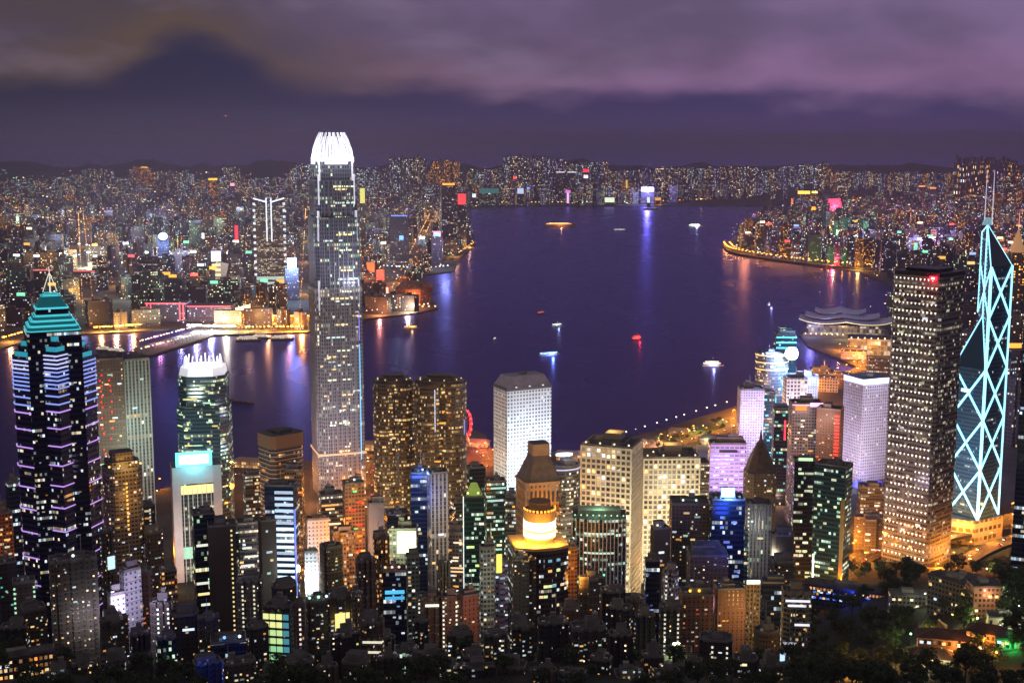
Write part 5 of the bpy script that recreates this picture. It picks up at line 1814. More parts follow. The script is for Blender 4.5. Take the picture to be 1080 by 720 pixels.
wash('orange-lit eastern edge', 10000, (200, 240, 220), 10, 50, .3)
wash('lit orange at the western', 7000, (255, 130, 40), 0, 50, .5)
# tower with blindingly white storeys
t_, w_, d_, h_ = find('blindingly white')
for i in range(20):
    z = h_ - 5 - i * 5.2
    if z < 4: break
    st = .8 if i < 6 else 1.5
    x0 = -w_ / 2 + (w_ * .35 if i < 7 else .3)
    MB().box(x0, w_ / 2 - .4, -d_ / 2 - .35, -d_ / 2 - .004, z - 1.3, z + 1.2).build('window_band', glow(205, 232, 255, st if i % 5 else .5), t_)
MB().box(w_ / 2 + .02, w_ / 2 + .6, -d_ / 2 - .3, -d_ / 2 + 3.5, 8, h_ - 20).build('light_strip', glow(110, 140, 255, .9), t_)
# wall of green and yellow windows
t_, w_, d_, h_ = find('green and yellow lit')
nx_, nz_ = 4, 11
for i in range(nx_):
    for j in range(nz_):
        z = h_ - 5 - j * 5.0
        c = [(245, 250, 165, .95), (215, 250, 170, .85), (165, 235, 170, .8), (90, 170, 190, .6)]
        cc = c[min(3, (0 if j < 2 else (1 if j < 4 else 2)) if i < 3 else 3)]
        obj_of('window', pane_mesh(cc), t_, ((i + .5) / nx_ * w_ - w_ / 2, -d_ / 2 - .05, z), 0, (w_ / nx_ * .86, .3, 3.4))
# bright vertical line
t_, w_, d_, h_ = find('one white vertical line')
MB().box(-w_ / 2 - .5, -w_ / 2 + .1, -d_ / 2 - .6, -d_ / 2 - .02, 4, h_ + 1).build('light_strip', glow(240, 250, 245, 1.3), t_)
MB().loft(ellipse(w_ * .8, d_ * .8, 14), h_ + .01, ellipse(w_ * .3, d_ * .3, 14), h_ + 10, mtop=0).build('domed_top', mat('green_glass', (.2, .3, .12), .4, 0, rgb(160, 180, 70), .5), t_)
t_, w_, d_, h_ = find('oval roof light')
MB().prism(ellipse(w_ * .55, d_ * .45, 18), h_ + 9, h_ + 10.6, mtop=0, bottom=True).build('roof_light', glow(225, 235, 255, 1.6), t_)
MB().prism(ellipse(w_ * 1.03, d_ * 1.03, 24), h_ - 3, h_ - 1.8, mtop=0).build('light_band', glow(200, 200, 255, .8), t_)
lamp((0, -d_ * .3, h_ + 14), 9000, rgb(200, 210, 255), 3, t_)
t_, w_, d_, h_ = find('steep domed')
for i, (a, b, z0, z1) in enumerate(((.98, .80, 0, 8), (.80, .52, 8, 17), (.52, .22, 17, 25), (.14, .02, 25, 36))):
    MB().loft(chamfer(w_ * a, d_ * a, w_ * a * .25), h_ + z0 + .01, chamfer(w_ * b, d_ * b, w_ * b * .25), h_ + z1, mtop=0).build('domed_roof' if i < 3 else 'finial', mat('dome_copper', (.13, .085, .07), .5, noise=.3), t_)
t_, w_, d_, h_ = find('dazzling blue-white')
rl = MB().box(-5, 5, -.5, .5, 0, 7).build('light_box', glow(150, 205, 255, 2.4), t_, (-w_ * .02, -d_ * .35, h_ + 2))
MB().box(-3, 3, -.2, .2, 1.5, 5.5).build('light_box_face', glow(240, 250, 255, 4.0), rl, (0, -.6, 0))
lamp((0, -d_ * .7, h_ + 4), 26000, (.15, .35, 1), 3, t_)
t_, w_, d_, h_ = find('column of red')
for i in range(18):
    obj_of('stair_light', pane_mesh((255, 70, 60, 1.3)), t_, (w_ * .36, -d_ / 2 - .3, h_ - 6 - i * 3.6), 0, (4.5, .5, 1.8))
t_, w_, d_, h_ = find('scattered' if False else 'orange-lit eastern')
MB().box(w_ / 2 - 3, w_ / 2 + .3, -d_ / 2 - .4, -d_ / 2 - .01, -2, h_ * .75).build('edge_pier', mat('orange_stone', (.5, .3, .12), .6), t_)
MB().box(-w_ / 2 + 1, -w_ / 2 + 2.4, -d_ / 2 - .5, -d_ / 2 - .01, 0, 28).build('light_strip', glow(240, 255, 240, 1.4), t_)
lamp((w_ * .6, -d_ * .7, 8), 26000, SODIUM, 2, t_)
# dazzling starburst floodlight on the gold-trimmed tower
t_, w_, d_, h_ = find('curved tower trimmed')
for i in range(3):
    MB().prism(ellipse(w_ * (1.03 - .01 * i), d_ * 1.03, 24), h_ - 2 - 9 * i, h_ - .8 - 9 * i, mtop=0).build('light_band', glow(255, 215, 140, 1.1), t_)
sb = MB().ball((0, 0, 0), 8.5).build('starburst_lamp', glow(235, 245, 255, 6.0), t_, (w_ * .42, -d_ * .62, h_ + 2))
lamp((w_ * .42, -d_ * 1.1, h_ + 3), 1300000, (.30, .45, 1), 5, t_)
t_, w_, d_, h_ = find('cyan-lit stepped')
MB().box(-w_ * .3, w_ * .3, -d_ * .3, d_ * .3, h_ + .01, h_ + 9).build('setback_storey', [style('glassteal'), ROOFM], t_)
for i in range(5):
    MB().box(-w_ / 2 - .3, w_ / 2 + .3, -d_ / 2 - .4, -d_ / 2 - .02, h_ - 4 - i * 7, h_ - 2 - i * 7).build('light_band', glow(110, 230, 255, 1.1), t_)
t_, w_, d_, h_ = find('orange-red sign band')
MB().box(-w_ / 2 - .2, w_ / 2 + .2, -d_ / 2 - .3, -d_ / 2 - .02, h_ - 1, h_).build('light_band', glow(255, 190, 220, 1.0), t_)
t_, w_, d_, h_ = find('teal-lit glass tower behind')
MB().box(w_ / 2 + .02, w_ / 2 + .8, -d_ / 2 - .4, -d_ / 2 + 2, 10, h_ - 6).build('light_strip', glow(80, 235, 235, 1.1), t_)
t_, w_, d_, h_ = find('sloped roof and small')
MB().loft(rect(w_ * .98, d_ * .98), h_ + .02, rect(w_ * .6, d_ * .1), h_ + 9, mtop=0).build('sloped_roof', ROOFM, t_)
t_, w_, d_, h_ = find('violet floodlit slab')
MB().box(-w_ * .25, w_ * .25, -d_ / 2 - .25, -d_ / 2 - .01, h_ - 9, h_ - 6).build('roof_slot', mat('dark_opening', (.015, .012, .01), .6), t_)

# --- unnamed blocks that fill the streets between them
fills = [
 (22, 48, 640, 742, 'darkres', 'dark tower partly behind the broad brown apartment tower'), (88, 108, 668, 745, 'black', 'black tower with one warm lamp between broad brown tower and white block'),
 (150, 172, 560, 930, 'brown', 'brown tower standing just left of the portal bank'), (240, 252, 560, 950, 'glassteal', 'thin greenish tower between brown flank tower and yellow-floored block'),
 (256, 276, 500, 1240, 'office', 'low office block on the waterfront between sister tower and striped tower'), (228, 252, 590, 905, 'office', 'low block with lit floors behind the windowless brown flank'),
 (336, 362, 575, 930, 'brown', 'brown block under the white floodlit slab with red lit windows'), (350, 374, 560, 1010, 'officewarm', 'warm-lit low block left of the orange-lit tower'),
 (405, 432, 540, 1110, 'glassdark', 'dark glass block at the foot of the western gold tower'), (455, 480, 540, 1150, 'officewarm', 'warm-lit block at the foot of the eastern gold tower'),
 (474, 494, 528, 1180, 'office', 'grey office block with lit floors beside the ferry pier road'), (540, 566, 590, 880, 'black', 'black block tucked behind the gold-crowned tower'),
 (590, 612, 640, 830, 'brown', 'brown tower half hidden behind the colour-windowed tower'), (655, 682, 630, 850, 'brown', 'brown block at the foot of the nearer cream tower'),
 (738, 752, 560, 1000, 'office', 'thin grey tower left of the midnight blue tower'), (770, 790, 560, 1000, 'glassteal', 'thin tower with greenish windows right of the midnight blue tower'),
 (716, 748, 486, 1260, 'office', 'low harbour-side block beside the farther cream tower'), (668, 700, 486, 1300, 'officewarm', 'low warm block on the promenade behind the cream towers'),
 (810, 840, 590, 900, 'darkres', 'dark tower below the rounded-corner brown tower'), (470, 500, 668, 770, 'darkres', 'dark tower under the terracotta slab near the bottom'),
 (486, 512, 690, 712, 'darkres', 'dark low tower at the bottom edge left of the cross-plan pair'), (400, 418, 672, 760, 'black', 'thin black tower under the navy tower with cyan sign'),
 (258, 284, 660, 730, 'black', 'black tower left of the green-windowed block'), (300, 330, 694, 712, 'black', 'black low block at the bottom edge under the green-windowed block'),
 (676, 700, 690, 706, 'black', 'low black block at the bottom edge left of the sports court'), (722, 742, 696, 712, 'black', 'low black block at the bottom edge right of the sports court'),
 (800, 826, 700, 700, 'darkres', 'low dark block at the bottom edge under the ribbed block'), (900, 935, 545, 1180, 'darkres', 'low dark block with tiny lights behind the orange uphill road'),
 (905, 932, 512, 1330, 'office', 'low block behind the uphill road at the foot of the glowing-rim tower'), (0, 30, 660, 728, 'black', 'black tower at the western rim above the warm-windowed house'),
 (585, 604, 540, 1040, 'office', 'grey block between pyramid-roofed tower and nearer cream tower'), (436, 452, 655, 775, 'black', 'thin black tower with sparse lights below the ribbed tower'),
 (168, 186, 600, 880, 'officewarm', 'warm-lit low block at the foot of the portal bank'), (640, 668, 640, 790, 'black', 'black tower between cream tower and bluish-windowed block'),
]
for i, (x0, x1, yt, Y, st, lab) in enumerate(fills):
    tower(x0, x1, yt, Y, st, lab, shape=['box', 'bays', 'notch', 'cross'][i % 4], rot=[10, -14, 22, 6][i % 4], q=.85, wins=9,
          name='apartment_tower' if st in ('darkres', 'black', 'brown') else 'office_tower', cat='apartment tower' if st in ('darkres', 'black', 'brown') else 'office tower')

# the row of slope blocks that the lower rim cuts through
ORD = ['first', 'second', 'third', 'fourth', 'fifth', 'sixth', 'seventh', 'eighth', 'ninth', 'tenth', 'eleventh', 'twelfth', 'thirteenth', 'fourteenth', 'fifteenth', 'sixteenth', 'seventeenth', 'eighteenth', 'nineteenth', 'twentieth', 'twenty-first', 'twenty-second', 'twenty-third']
rq = random.Random(14)
px = 46
for i in range(21):
    w0 = rq.uniform(24, 40)
    st = rq.choice(['darkres', 'black', 'brown', 'darkres', 'grey'])
    yt = rq.uniform(692, 711)
    tower(px, px + w0, yt, rq.uniform(655, 690), st, '%s block cut by the lower rim, %s from the western corner' % ({'darkres': 'dark grey-brown', 'black': 'near-black', 'brown': 'brown', 'grey': 'grey'}[st], ORD[i]),
          shape=rq.choice(['bays', 'notch', 'cross', 'bays', 'box']), rot=rq.uniform(-22, 22), q=rq.uniform(.6, .95), wins=8, name='slope_block', cat='apartment block', group='blocks along the lower rim')
    px += w0 + rq.uniform(-2, 6)

# unseen point lights added to spill street glow between the blocks
for (px, py, z, en, c) in ((430, 560, 6, 60000, SODIUM), (350, 560, 6, 20000, SODIUM), (285, 560, 6, 40000, SODIUM), (560, 560, 6, 40000, (255, 190, 110)), (650, 560, 6, 30000, SODIUM), (470, 580, 8, 40000, (255, 200, 120)), (600, 540, 6, 40000, SODIUM), (400, 530, 6, 35000, SODIUM), (320, 530, 6, 20000, SODIUM), (760, 540, 6, 30000, (255, 170, 110)), (820, 530, 6, 40000, (255, 190, 150)), (905, 560, 6, 60000, SODIUM),
                           (240, 600, 30, 26000, SODIUM), (330, 610, 25, 26000, (255, 220, 170)), (380, 590, 20, 40000, SODIUM),
                           (455, 610, 25, 20000, (255, 210, 150)), (500, 600, 25, 16000, (230, 255, 170)), (520, 560, 12, 16000, (255, 200, 130)), (600, 600, 30, 12000, (255, 190, 100)),
                           (700, 600, 40, 12000, (255, 170, 90)), (790, 590, 30, 14000, (255, 230, 180)), (850, 620, 45, 16000, SODIUM), (880, 545, 10, 26000, SODIUM),
                           (180, 590, 20, 26000, SODIUM), (270, 520, 6, 26000, SODIUM), (490, 480, 6, 40000, (255, 100, 50)), (510, 485, 6, 30000, (255, 120, 50)), (60, 560, 10, 16000, SODIUM),
                           (870, 425, 6, 60000, SODIUM), (840, 440, 6, 40000, (255, 120, 60)), (650, 520, 10, 14000, (255, 200, 140)), (760, 500, 8, 22000, (200, 160, 255)), (730, 640, 60, 9000, (255, 180, 90))):
    c = rgb(*c) if max(c) > 1 else c
    p = gp(px, py, z)
    lamp((p.x, p.y, max(z, ground(p.x, p.y)) + 9), en, c, 3, None, 'street_light_glow')
# ================================================================ the far shores
farfac = {}
for nm, kw in {
    'warm': dict(wall=(0.13, 0.11, 0.09), p=.22, row=.02, s=3.0, a=WARM, b=WHITE),
    'white': dict(wall=(0.16, 0.16, 0.165), p=.20, row=.03, s=2.8, a=WHITE, b=COOL),
    'green': dict(wall=(0.12, 0.135, 0.12), p=.20, row=.03, s=1.8, a=GREENISH, b=WARM2),
    'amber': dict(wall=(0.16, 0.12, 0.08), p=.30, row=.02, s=2.9, a=AMBER, b=WARM),
    'dim': dict(wall=(0.08, 0.08, 0.10), p=.10, row=.03, s=1.9, a=COOL, b=WARM),
    'violet': dict(wall=(0.14, 0.12, 0.18), p=.20, row=.03, s=2.0, a=rgb(255, 190, 230), b=COOL)}.items():
    farfac[nm] = facade('far_facade_' + nm, W=4.6, H=5.2, mx=.24, lo=.25, hi=.72, **kw)
TONES = {'warm': 'warm-lit', 'white': 'white-lit', 'green': 'greenish-lit', 'amber': 'amber-lit', 'dim': 'dim', 'violet': 'violet-lit'}
FORMS = {'slab': lambda r: rect(r.uniform(38, 60), r.uniform(14, 20)), 'tower': lambda r: notched(*(lambda a: (a, a * r.uniform(.8, 1)))(r.uniform(20, 30)), 4),
         'block': lambda r: rect(r.uniform(26, 44), r.uniform(24, 36)), 'cross-plan tower': lambda r: cross(*(lambda a: (a, a))(r.uniform(28, 38)))}
far_r = random.Random(11)


def far_mesh(kind, h, r):
    w_ = FORMS[kind](r)
    mb = MB()
    mb.prism(w_, -12, h)
    xs_ = [p[0] for p in w_]; yy = [p[1] for p in w_]
    a, b = max(xs_), max(yy)
    mb.box(-a * .35, a * .25, -b * .4, b * .3, h + .01, h + r.uniform(3, 7), m=1)
    return mb


PROTO = {}
for kind in FORMS:
    for i in range(5):
        for tone in farfac:
            PROTO[(kind, i, tone)] = None


def proto(kind, i, tone):
    if PROTO[(kind, i, tone)] is None:
        r = random.Random(hash((kind == 'slab', i)) % 1000 + len(kind) * 7)
        h = (38, 55, 72, 92, 118)[i]
        PROTO[(kind, i, tone)] = far_mesh(kind, h, r).mesh('block_body', [farfac[tone], ROOFM])
    return PROTO[(kind, i, tone)]


def pix_of(X, Y, Z):
    zc = Y * CP + (CH - Z) * SP
    return 540 + F * X / zc, 360 + F * ((CH - Z) * CP - Y * SP) / zc


ZONES = [(120, 'near the western rim of the far shore'), (320, 'between the star-plan tower and the tallest tower'), (500, 'behind the harbour point right of the tallest tower')]


def scatter(n, y0, y1, x_lo, x_hi, test, mind, r):
    out, grid = [], {}
    tries = 0
    while len(out) < n and tries < n * 40:
        tries += 1
        Y = math.sqrt(r.uniform(y0 * y0, y1 * y1))
        X = r.uniform(x_lo, x_hi) * Y
        X, Y = round(X / 14) * 14 + r.uniform(-2, 2), round(Y / 20) * 20 + r.uniform(-3, 3)
        if not test(X, Y):
            continue
        c = (int(X // mind), int(Y // mind))
        if any(abs(X - a) < mind and abs(Y - b) < mind for i in (-1, 0, 1) for j in (-1, 0, 1) for (a, b) in grid.get((c[0] + i, c[1] + j), ())):
            continue
        grid.setdefault(c, []).append((X, Y))
        out.append((X, Y))
    return out


AVENUES = [((-470, 2950), (-1150, 7400)), ((-930, 2850), (-2300, 7000)), ((-1250, 2950), (-3000, 6600)), ((-300, 3300), (-420, 6900)),
           ((-1500, 3500), (-100, 3750)), ((-1900, 4300), (0, 4500)), ((-2300, 5300), (-50, 5600)), ((-2700, 6400), (-200, 6700)),
           ((1100, 5150), (1900, 7000)), ((1500, 4800), (2600, 6600)), ((1000, 5700), (2300, 5500)), ((1200, 6500), (2800, 6200))]


def on_avenue(X, Y, m=34):
    for (a, b), (c, d) in AVENUES:
        L2 = (c - a) ** 2 + (d - b) ** 2
        f = min(1, max(0, ((X - a) * (c - a) + (Y - b) * (d - b)) / L2))
        if (X - a - f * (c - a)) ** 2 + (Y - b - f * (d - b)) ** 2 < m * m:
            return True
    return False


def district(X, Y, tones):
    """some quarters are dim, some glow amber, some are bright"""
    v = math.sin(X * .0031 + 1) * math.sin(Y * .0023 + .5) + .5 * math.sin(X * .0072 + Y * .004)
    return ['dim', 'dim', 'green', 'dim'] if v < -.35 else (['amber', 'warm', 'warm', 'white'] if v > .75 else tones)


KEEP = []           # spots of landmark objects: (X, Y, radius)


def clear(X, Y):
    return all((X - a) ** 2 + (Y - b) ** 2 > q * q for a, b, q in KEEP)


def shore_margin(P, X, Y, m=26):
    return inside(P, X, Y) and inside(P, X, Y - m) and inside(P, X + m, Y) and inside(P, X - m, Y)


# ---------------- landmarks of the far shore
def far_tower(px, yt, Y, wpx, st, label, shape='box', rot=15, q=.8, sign=None, kit=False, group=None, name='far_tower', cat='tower', **k):
    Z = zof(yt, Y)
    X = xof(px, Y, Z)
    b = max(3, kh(X, Y))
    KEEP.append((X, Y, wpx * scale_at(Y, Z) * .5 + 26))
    m = st if st in ST else None
    if not m:
        ST['far_' + st] = dict(W=5.2, H=5.6)
        MATS['facade_far_' + st] = farfac[st]
        st = 'far_' + st
    return tower(px - wpx / 2, px + wpx / 2, yt, Y, st, label, shape=shape, rot=rot, q=q, name=name, cat=cat, wins=0, kit=kit, sign=sign, base=b, **k)


t_, w_, d_, h_, P_ = far_tower(283.5, 214, 3420, 31, 'office', 'tall hotel tower outlined by white light strips in a forked pattern on the far shore', rot=0, q=.6)
for x in (-.5, -.09, .07, .5):
    z0 = h_ * (.2 if abs(x) > .3 else .58)
    z1 = h_ + (12 if abs(x) > .3 else 14)
    if abs(x) > .3:
        for i in range(12):
            z = z0 + (z1 - z0) * i / 12
            MB().box(x * w_ - 3.2, x * w_ + 3.2, -d_ / 2 - 1.6, -d_ / 2 - .1, z, z + 6).build('light_strip', glow(225, 240, 255, .9), t_)
    else:
        MB().box(x * w_ - 1.5, x * w_ + 1.5, -d_ / 2 - 1.6, -d_ / 2 - .1, z0, z1).build('light_strip', glow(225, 240, 255, 1.2), t_)
for s_ in (-1, 1):
    MB().bar((s_ * w_ * .52, -d_ / 2 - 1, h_ + 13), (s_ * w_ * .06, -d_ / 2 - 1, h_ + 3), 1.7, 4).build('light_strip', glow(235, 245, 255, 1.3), t_)
for i in range(3):
    MB().box(-w_ * .48, w_ * .48, -d_ / 2 - 1.2, -d_ / 2 - .1, 8 + i * 14, 16 + i * 14).build('window_band', glow(190, 225, 225, .8 - .1 * i), t_)
far_tower(171, 250, 3750, 13, 'dim', 'dark tower bearing a dazzling blue-white ball of light', rot=8)
t_ = TOWERS[-1][0]; hh = TOWERS[-1][3]
MB().ball((0, -16, hh + 3), 13, sz=.85).build('ball_light', glow(190, 215, 255, 3.5), t_)
lamp((0, -40, hh + 8), 900000, (.3, .45, 1), 8, t_)
far_tower(227, 276, 3350, 13, 'white', 'slim pale tower with a tilted white screen on its head', rot=10, sign=(0, 24, 26, 2, (225, 230, 255, 2.0)))
TOWERS[-1][0].children[-1].rotation_euler.y = R(12)
for i in range(9):
    t_ = TOWERS[-1][0]
    MB().box(-11, 11, -TOWERS[-1][2] / 2 - .8, -TOWERS[-1][2] / 2 - .1, TOWERS[-1][3] - 10 - i * 13, TOWERS[-1][3] - 4 - i * 13).build('window_band', glow(235, 240, 185, .7), t_)
far_tower(307, 282, 3250, 15, 'violet', 'pink-lit tower under a blue-white light box beside the tallest tower', rot=8, sign=(0, 22, 24, 1, (160, 215, 255, 3.0)))
lamp((0, -40, TOWERS[-1][3] + 14), 900000, (.35, .6, 1), 8, TOWERS[-1][0])
far_tower(472, 196, 4700, 17, 'dim', 'tall dark tower with a slanted golden roof light', rot=10, sign=(0, 44, 7, 3, (255, 175, 60, 1.6)))
far_tower(487, 203, 4900, 9, 'dim', 'tower with a big red lit screen near the golden-roofed tower', rot=0, sign=[(0, 30, 40, -44, (255, 80, 85, 1.1))])
far_tower(421, 228, 4100, 20, 'dim', 'dark block topped by two blue light lines and one bluish lamp', rot=0, sign=[(0, 50, 3.5, 1, (120, 150, 255, 1.2)), (.1, 13, 13, -72, (110, 170, 255, 2.2))])
far_tower(461, 243, 4350, 11, 'violet', 'small block with a pink-white screen behind the point', rot=0, sign=[(0, 24, 24, -26, (255, 170, 200, 1.5))])
far_tower(145, 300, 3450, 44, 'dim', 'wide low block with green roof lights before the harbour pier', rot=0, q=.4, sign=[(0, 80, 2.5, 1, (180, 240, 220, .8))])
far_tower(378 + 4, 196, 4600, 6, 'green', 'slender yellow-green lit tower just right of the tallest tower', rot=0, sign=[(0, 17, 52, -60, (225, 225, 120, .9))])
far_tower(152, 177, 8700, 11, 'amber', 'dark tower with yellow roof band among the far western estates', rot=0, sign=[(0, 44, 7, 0, (255, 190, 60, 1.3))])
far_tower(224.5, 190, 7700, 11, 'amber', 'distant block with an orange-yellow rooftop sign', rot=0, sign=[(0, 50, 12, 0, (255, 200, 60, 1.8))])
far_tower(245, 196, 7500, 8, 'violet', 'distant tower with a pink-white roof lamp', rot=0, sign=[(0, 24, 16, 0, (255, 175, 200, 1.5))])
far_tower(249, 236, 4400, 8, 'dim', 'dark tower with a red vertical sign behind the forked hotel tower', rot=0, sign=[(0, 11, 55, -60, (255, 60, 80, 1.2))])
far_tower(214, 245, 4300, 6, 'dim', 'small dark block with a white vertical sign', rot=0, sign=[(0, 9, 18, -20, (235, 245, 255, 1.4))])
far_tower(166, 292, 3500, 6, 'dim', 'slim block with a dazzling white vertical sign by the red-outlined building', rot=0, sign=[(0, 9, 24, -26, (240, 245, 255, 1.8))])
far_tower(516, 196, 8050, 24, 'green', 'teal-lit pair of glass slabs on the distant shore', rot=0, q=.3, sign=[(0, 120, 30, -45, (80, 150, 145, .5))])
far_tower(500, 205, 8000, 5, 'dim', 'distant shore block with a small white lamp', rot=0, sign=[(0, 22, 22, -18, (235, 245, 255, 1.6))])
far_tower(549, 198, 8050, 7, 'dim', 'distant shore block with a square pale-blue screen', rot=0, sign=[(0, 38, 34, -36, (200, 215, 255, 1.2))])
far_tower(557, 200, 8100, 5, 'white', 'distant shore tower with a bluish lamp above yellowish floors', rot=0, sign=[(0, 16, 16, 0, (140, 160, 255, 1.5)), (0, 18, 40, -48, (235, 240, 160, .8))])
far_tower(543, 189, 8300, 5, 'dim', 'distant tower with a small red roof lamp', rot=0, sign=[(0, 20, 18, 0, (255, 70, 80, 1.8))])
far_tower(599, 203, 7950, 6, 'violet', 'distant shore tower carrying a tall pink-white vertical sign', rot=0, sign=[(0, 14, 62, -64, (250, 190, 245, 1.4)), (0, 30, 16, -2, (235, 130, 220, 1.4))])
far_tower(618, 178, 8500, 8, 'dim', 'distant tower with a red sign above a white square lamp', rot=0, sign=[(0, 38, 20, -22, (255, 50, 70, 1.8)), (0, 28, 20, -60, (255, 235, 245, 1.8))])
far_tower(597, 182, 8350, 21, 'dim', 'distant twin office block with two pale roof signs', rot=0, sign=[(-.28, 55, 7, 0, (220, 225, 240, 1.2)), (.28, 55, 7, 0, (220, 225, 240, 1.2))])
far_tower(643, 208, 7950, 11, 'dim', 'low distant shore building with a bright green-white facade', rot=0, q=.4, sign=[(0, 58, 28, -30, (235, 250, 215, 1.4))])
far_tower(684, 207, 7950, 4, 'dim', 'distant shore block with a small white panel under the violet light', rot=0, sign=[(0, 16, 34, -38, (215, 220, 255, 1.8))])
far_tower(683, 200, 8150, 14, 'dim', 'distant block with a dazzling violet-white light bar seen across the harbour', rot=0, q=.5, sign=[(0, 78, 26, -10, (205, 195, 255, 4.5))])
lamp((0, -90, 75), 2500000, (.35, .32, 1), 10, TOWERS[-1][0])
far_tower(694, 208, 8000, 8, 'amber', 'small golden-lit building right of the violet light', rot=0, sign=[(0, 36, 16, -18, (255, 175, 80, 1.2))])
far_tower(661, 189, 8600, 12, 'amber', 'distant yellow-lit twin tower behind the shore', rot=0, sign=[(0, 12, 50, -55, (255, 215, 110, .8))])
far_tower(852, 203, 7700, 20, 'amber', 'low stadium blazing amber on the distant eastern shore', rot=0, q=.5, sign=[(-.2, 70, 18, -8, (255, 200, 80, 2.4)), (.35, 34, 12, -3, (255, 215, 110, 2.4))])
far_tower(880, 213, 6400, 15, 'violet', 'block with a large glowing red rooftop sign on the eastern shore', rot=0, q=.5, sign=[(0, 55, 16, 0, (255, 50, 80, 3.0))])
lamp((0, -60, 75), 1800000, (1, .08, .15), 8, TOWERS[-1][0])
far_tower(858, 222, 6200, 5, 'amber', 'small block with an orange lamp near the red rooftop sign', rot=0, sign=[(0, 18, 18, 0, (255, 170, 50, 2.0))])
far_tower(835.5, 209, 6900, 4, 'amber', 'chimney-thin tower lit by an orange vertical line', rot=0, sign=[(0, 9, 66, -70, (255, 140, 80, 1.2))])
far_tower(877, 257, 5150, 12, 'green', 'highway-side tower with a bright green lamp', rot=0, sign=[(0, 28, 14, -6, (110, 255, 160, 3.0))])
lamp((0, -50, 40), 1500000, (.15, 1, .35), 8, TOWERS[-1][0])
far_tower(981, 255, 4400, 12, 'violet', 'tower crowned by a dazzling violet-blue light on the eastern shore', rot=0, sign=[(0, 32, 26, -8, (200, 195, 255, 5.0))])
lamp((0, -60, TOWERS[-1][3] + 8), 1500000, (.35, .35, 1), 8, TOWERS[-1][0])
far_tower(934, 256, 4500, 10, 'violet', 'tower with a pink-white rooftop bar on the eastern shore', rot=0, sign=[(0, 26, 9, 0, (255, 185, 205, 1.5))])
far_tower(933, 266, 4250, 10, 'white', 'block with a pale blue rooftop bar beside the eastern highway', rot=0, sign=[(0, 26, 9, 0, (200, 225, 255, 1.5))])
far_tower(966, 254, 4350, 9, 'green', 'tower striped with cyan light left of the violet-blue light', rot=0, sign=[(0, 12, 60, -66, (110, 220, 235, .9))])
far_tower(974, 253, 4450, 3, 'white', 'thin tower with a white vertical light left of the violet-blue light', rot=0, sign=[(0, 8, 42, -45, (215, 225, 255, 1.3))])
far_tower(1004, 281, 3900, 14, 'violet', 'low block with white roof lamps right of the highway end', rot=0, sign=[(0, 36, 9, 0, (225, 230, 255, 1.8))])
far_tower(955, 277, 4000, 8, 'white', 'small block with a white facade light beside the highway end', rot=0, sign=[(0, 22, 14, -14, (225, 245, 255, 1.8))])
far_tower(972.5, 197, 6900, 7, 'dim', 'eastern tower with an orange roof crown, the western of a pair', rot=0, sign=[(0, 32, 7, 0, (255, 160, 70, 1.5))])
far_tower(984, 199, 6900, 7, 'dim', 'eastern tower with an orange roof crown, the eastern of a pair', rot=0, sign=[(0, 32, 7, 0, (255, 160, 70, 1.5))])
# gold pagoda-topped tower at the eastern rim
t_, w_, d_, h_, P_ = far_tower(1073, 266, 2650, 16, 'amber', 'golden octagonal tower with a pyramid crown at the eastern rim', shape='chamfer', rot=0, q=1)
for i, (a, b, z0, z1) in enumerate(((.85, .8, 0, 14), (.62, .55, 14, 26), (.5, .04, 26, 48))):
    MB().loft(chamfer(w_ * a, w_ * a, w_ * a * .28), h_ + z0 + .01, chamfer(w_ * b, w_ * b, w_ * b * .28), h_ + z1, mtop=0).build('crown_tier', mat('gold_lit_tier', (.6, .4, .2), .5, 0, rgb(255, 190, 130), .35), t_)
MB().bar((0, 0, h_ + 46), (0, 0, h_ + 80), 1, 5, r2=.4).build('mast', glow(255, 160, 170, 1.2), t_)

# red-outlined harbour building and its long neighbours
def neon_block(px0, px1, yt, Y, label, col, st='violet', cols=2, depth=60):
    Z = zof(yt, Y); k = scale_at(Y, Z)
    X0, X1 = xof(px0, Y, Z), xof(px1, Y, Z)
    t = thing('harbour_block', ((X0 + X1) / 2, Y, 3), 0, label, 'building')
    w_, h = X1 - X0, Z - 3
    for q_ in range(5):
        KEEP.append((X0 + w_ * q_ / 4, Y + depth / 2, depth / 2 + 24))
    MB().prism(rect(w_, depth), 0, h).build('block_body', [farfac[st], ROOFM], t, (0, depth / 2, 0))
    MB().box(-w_ / 2, w_ / 2, -1.6, -.2, h - 1, h + 1.6).build('neon_line', glow(*col), t)
    for i in range(cols):
        for s_ in (-1, 1):
            x = s_ * (w_ / 2 - 4 - i * 8)
            MB().box(x - 1.3, x + 1.3, -1.6, -.2, 2, h - 1).build('neon_line', glow(*col), t)
    return t, w_, h


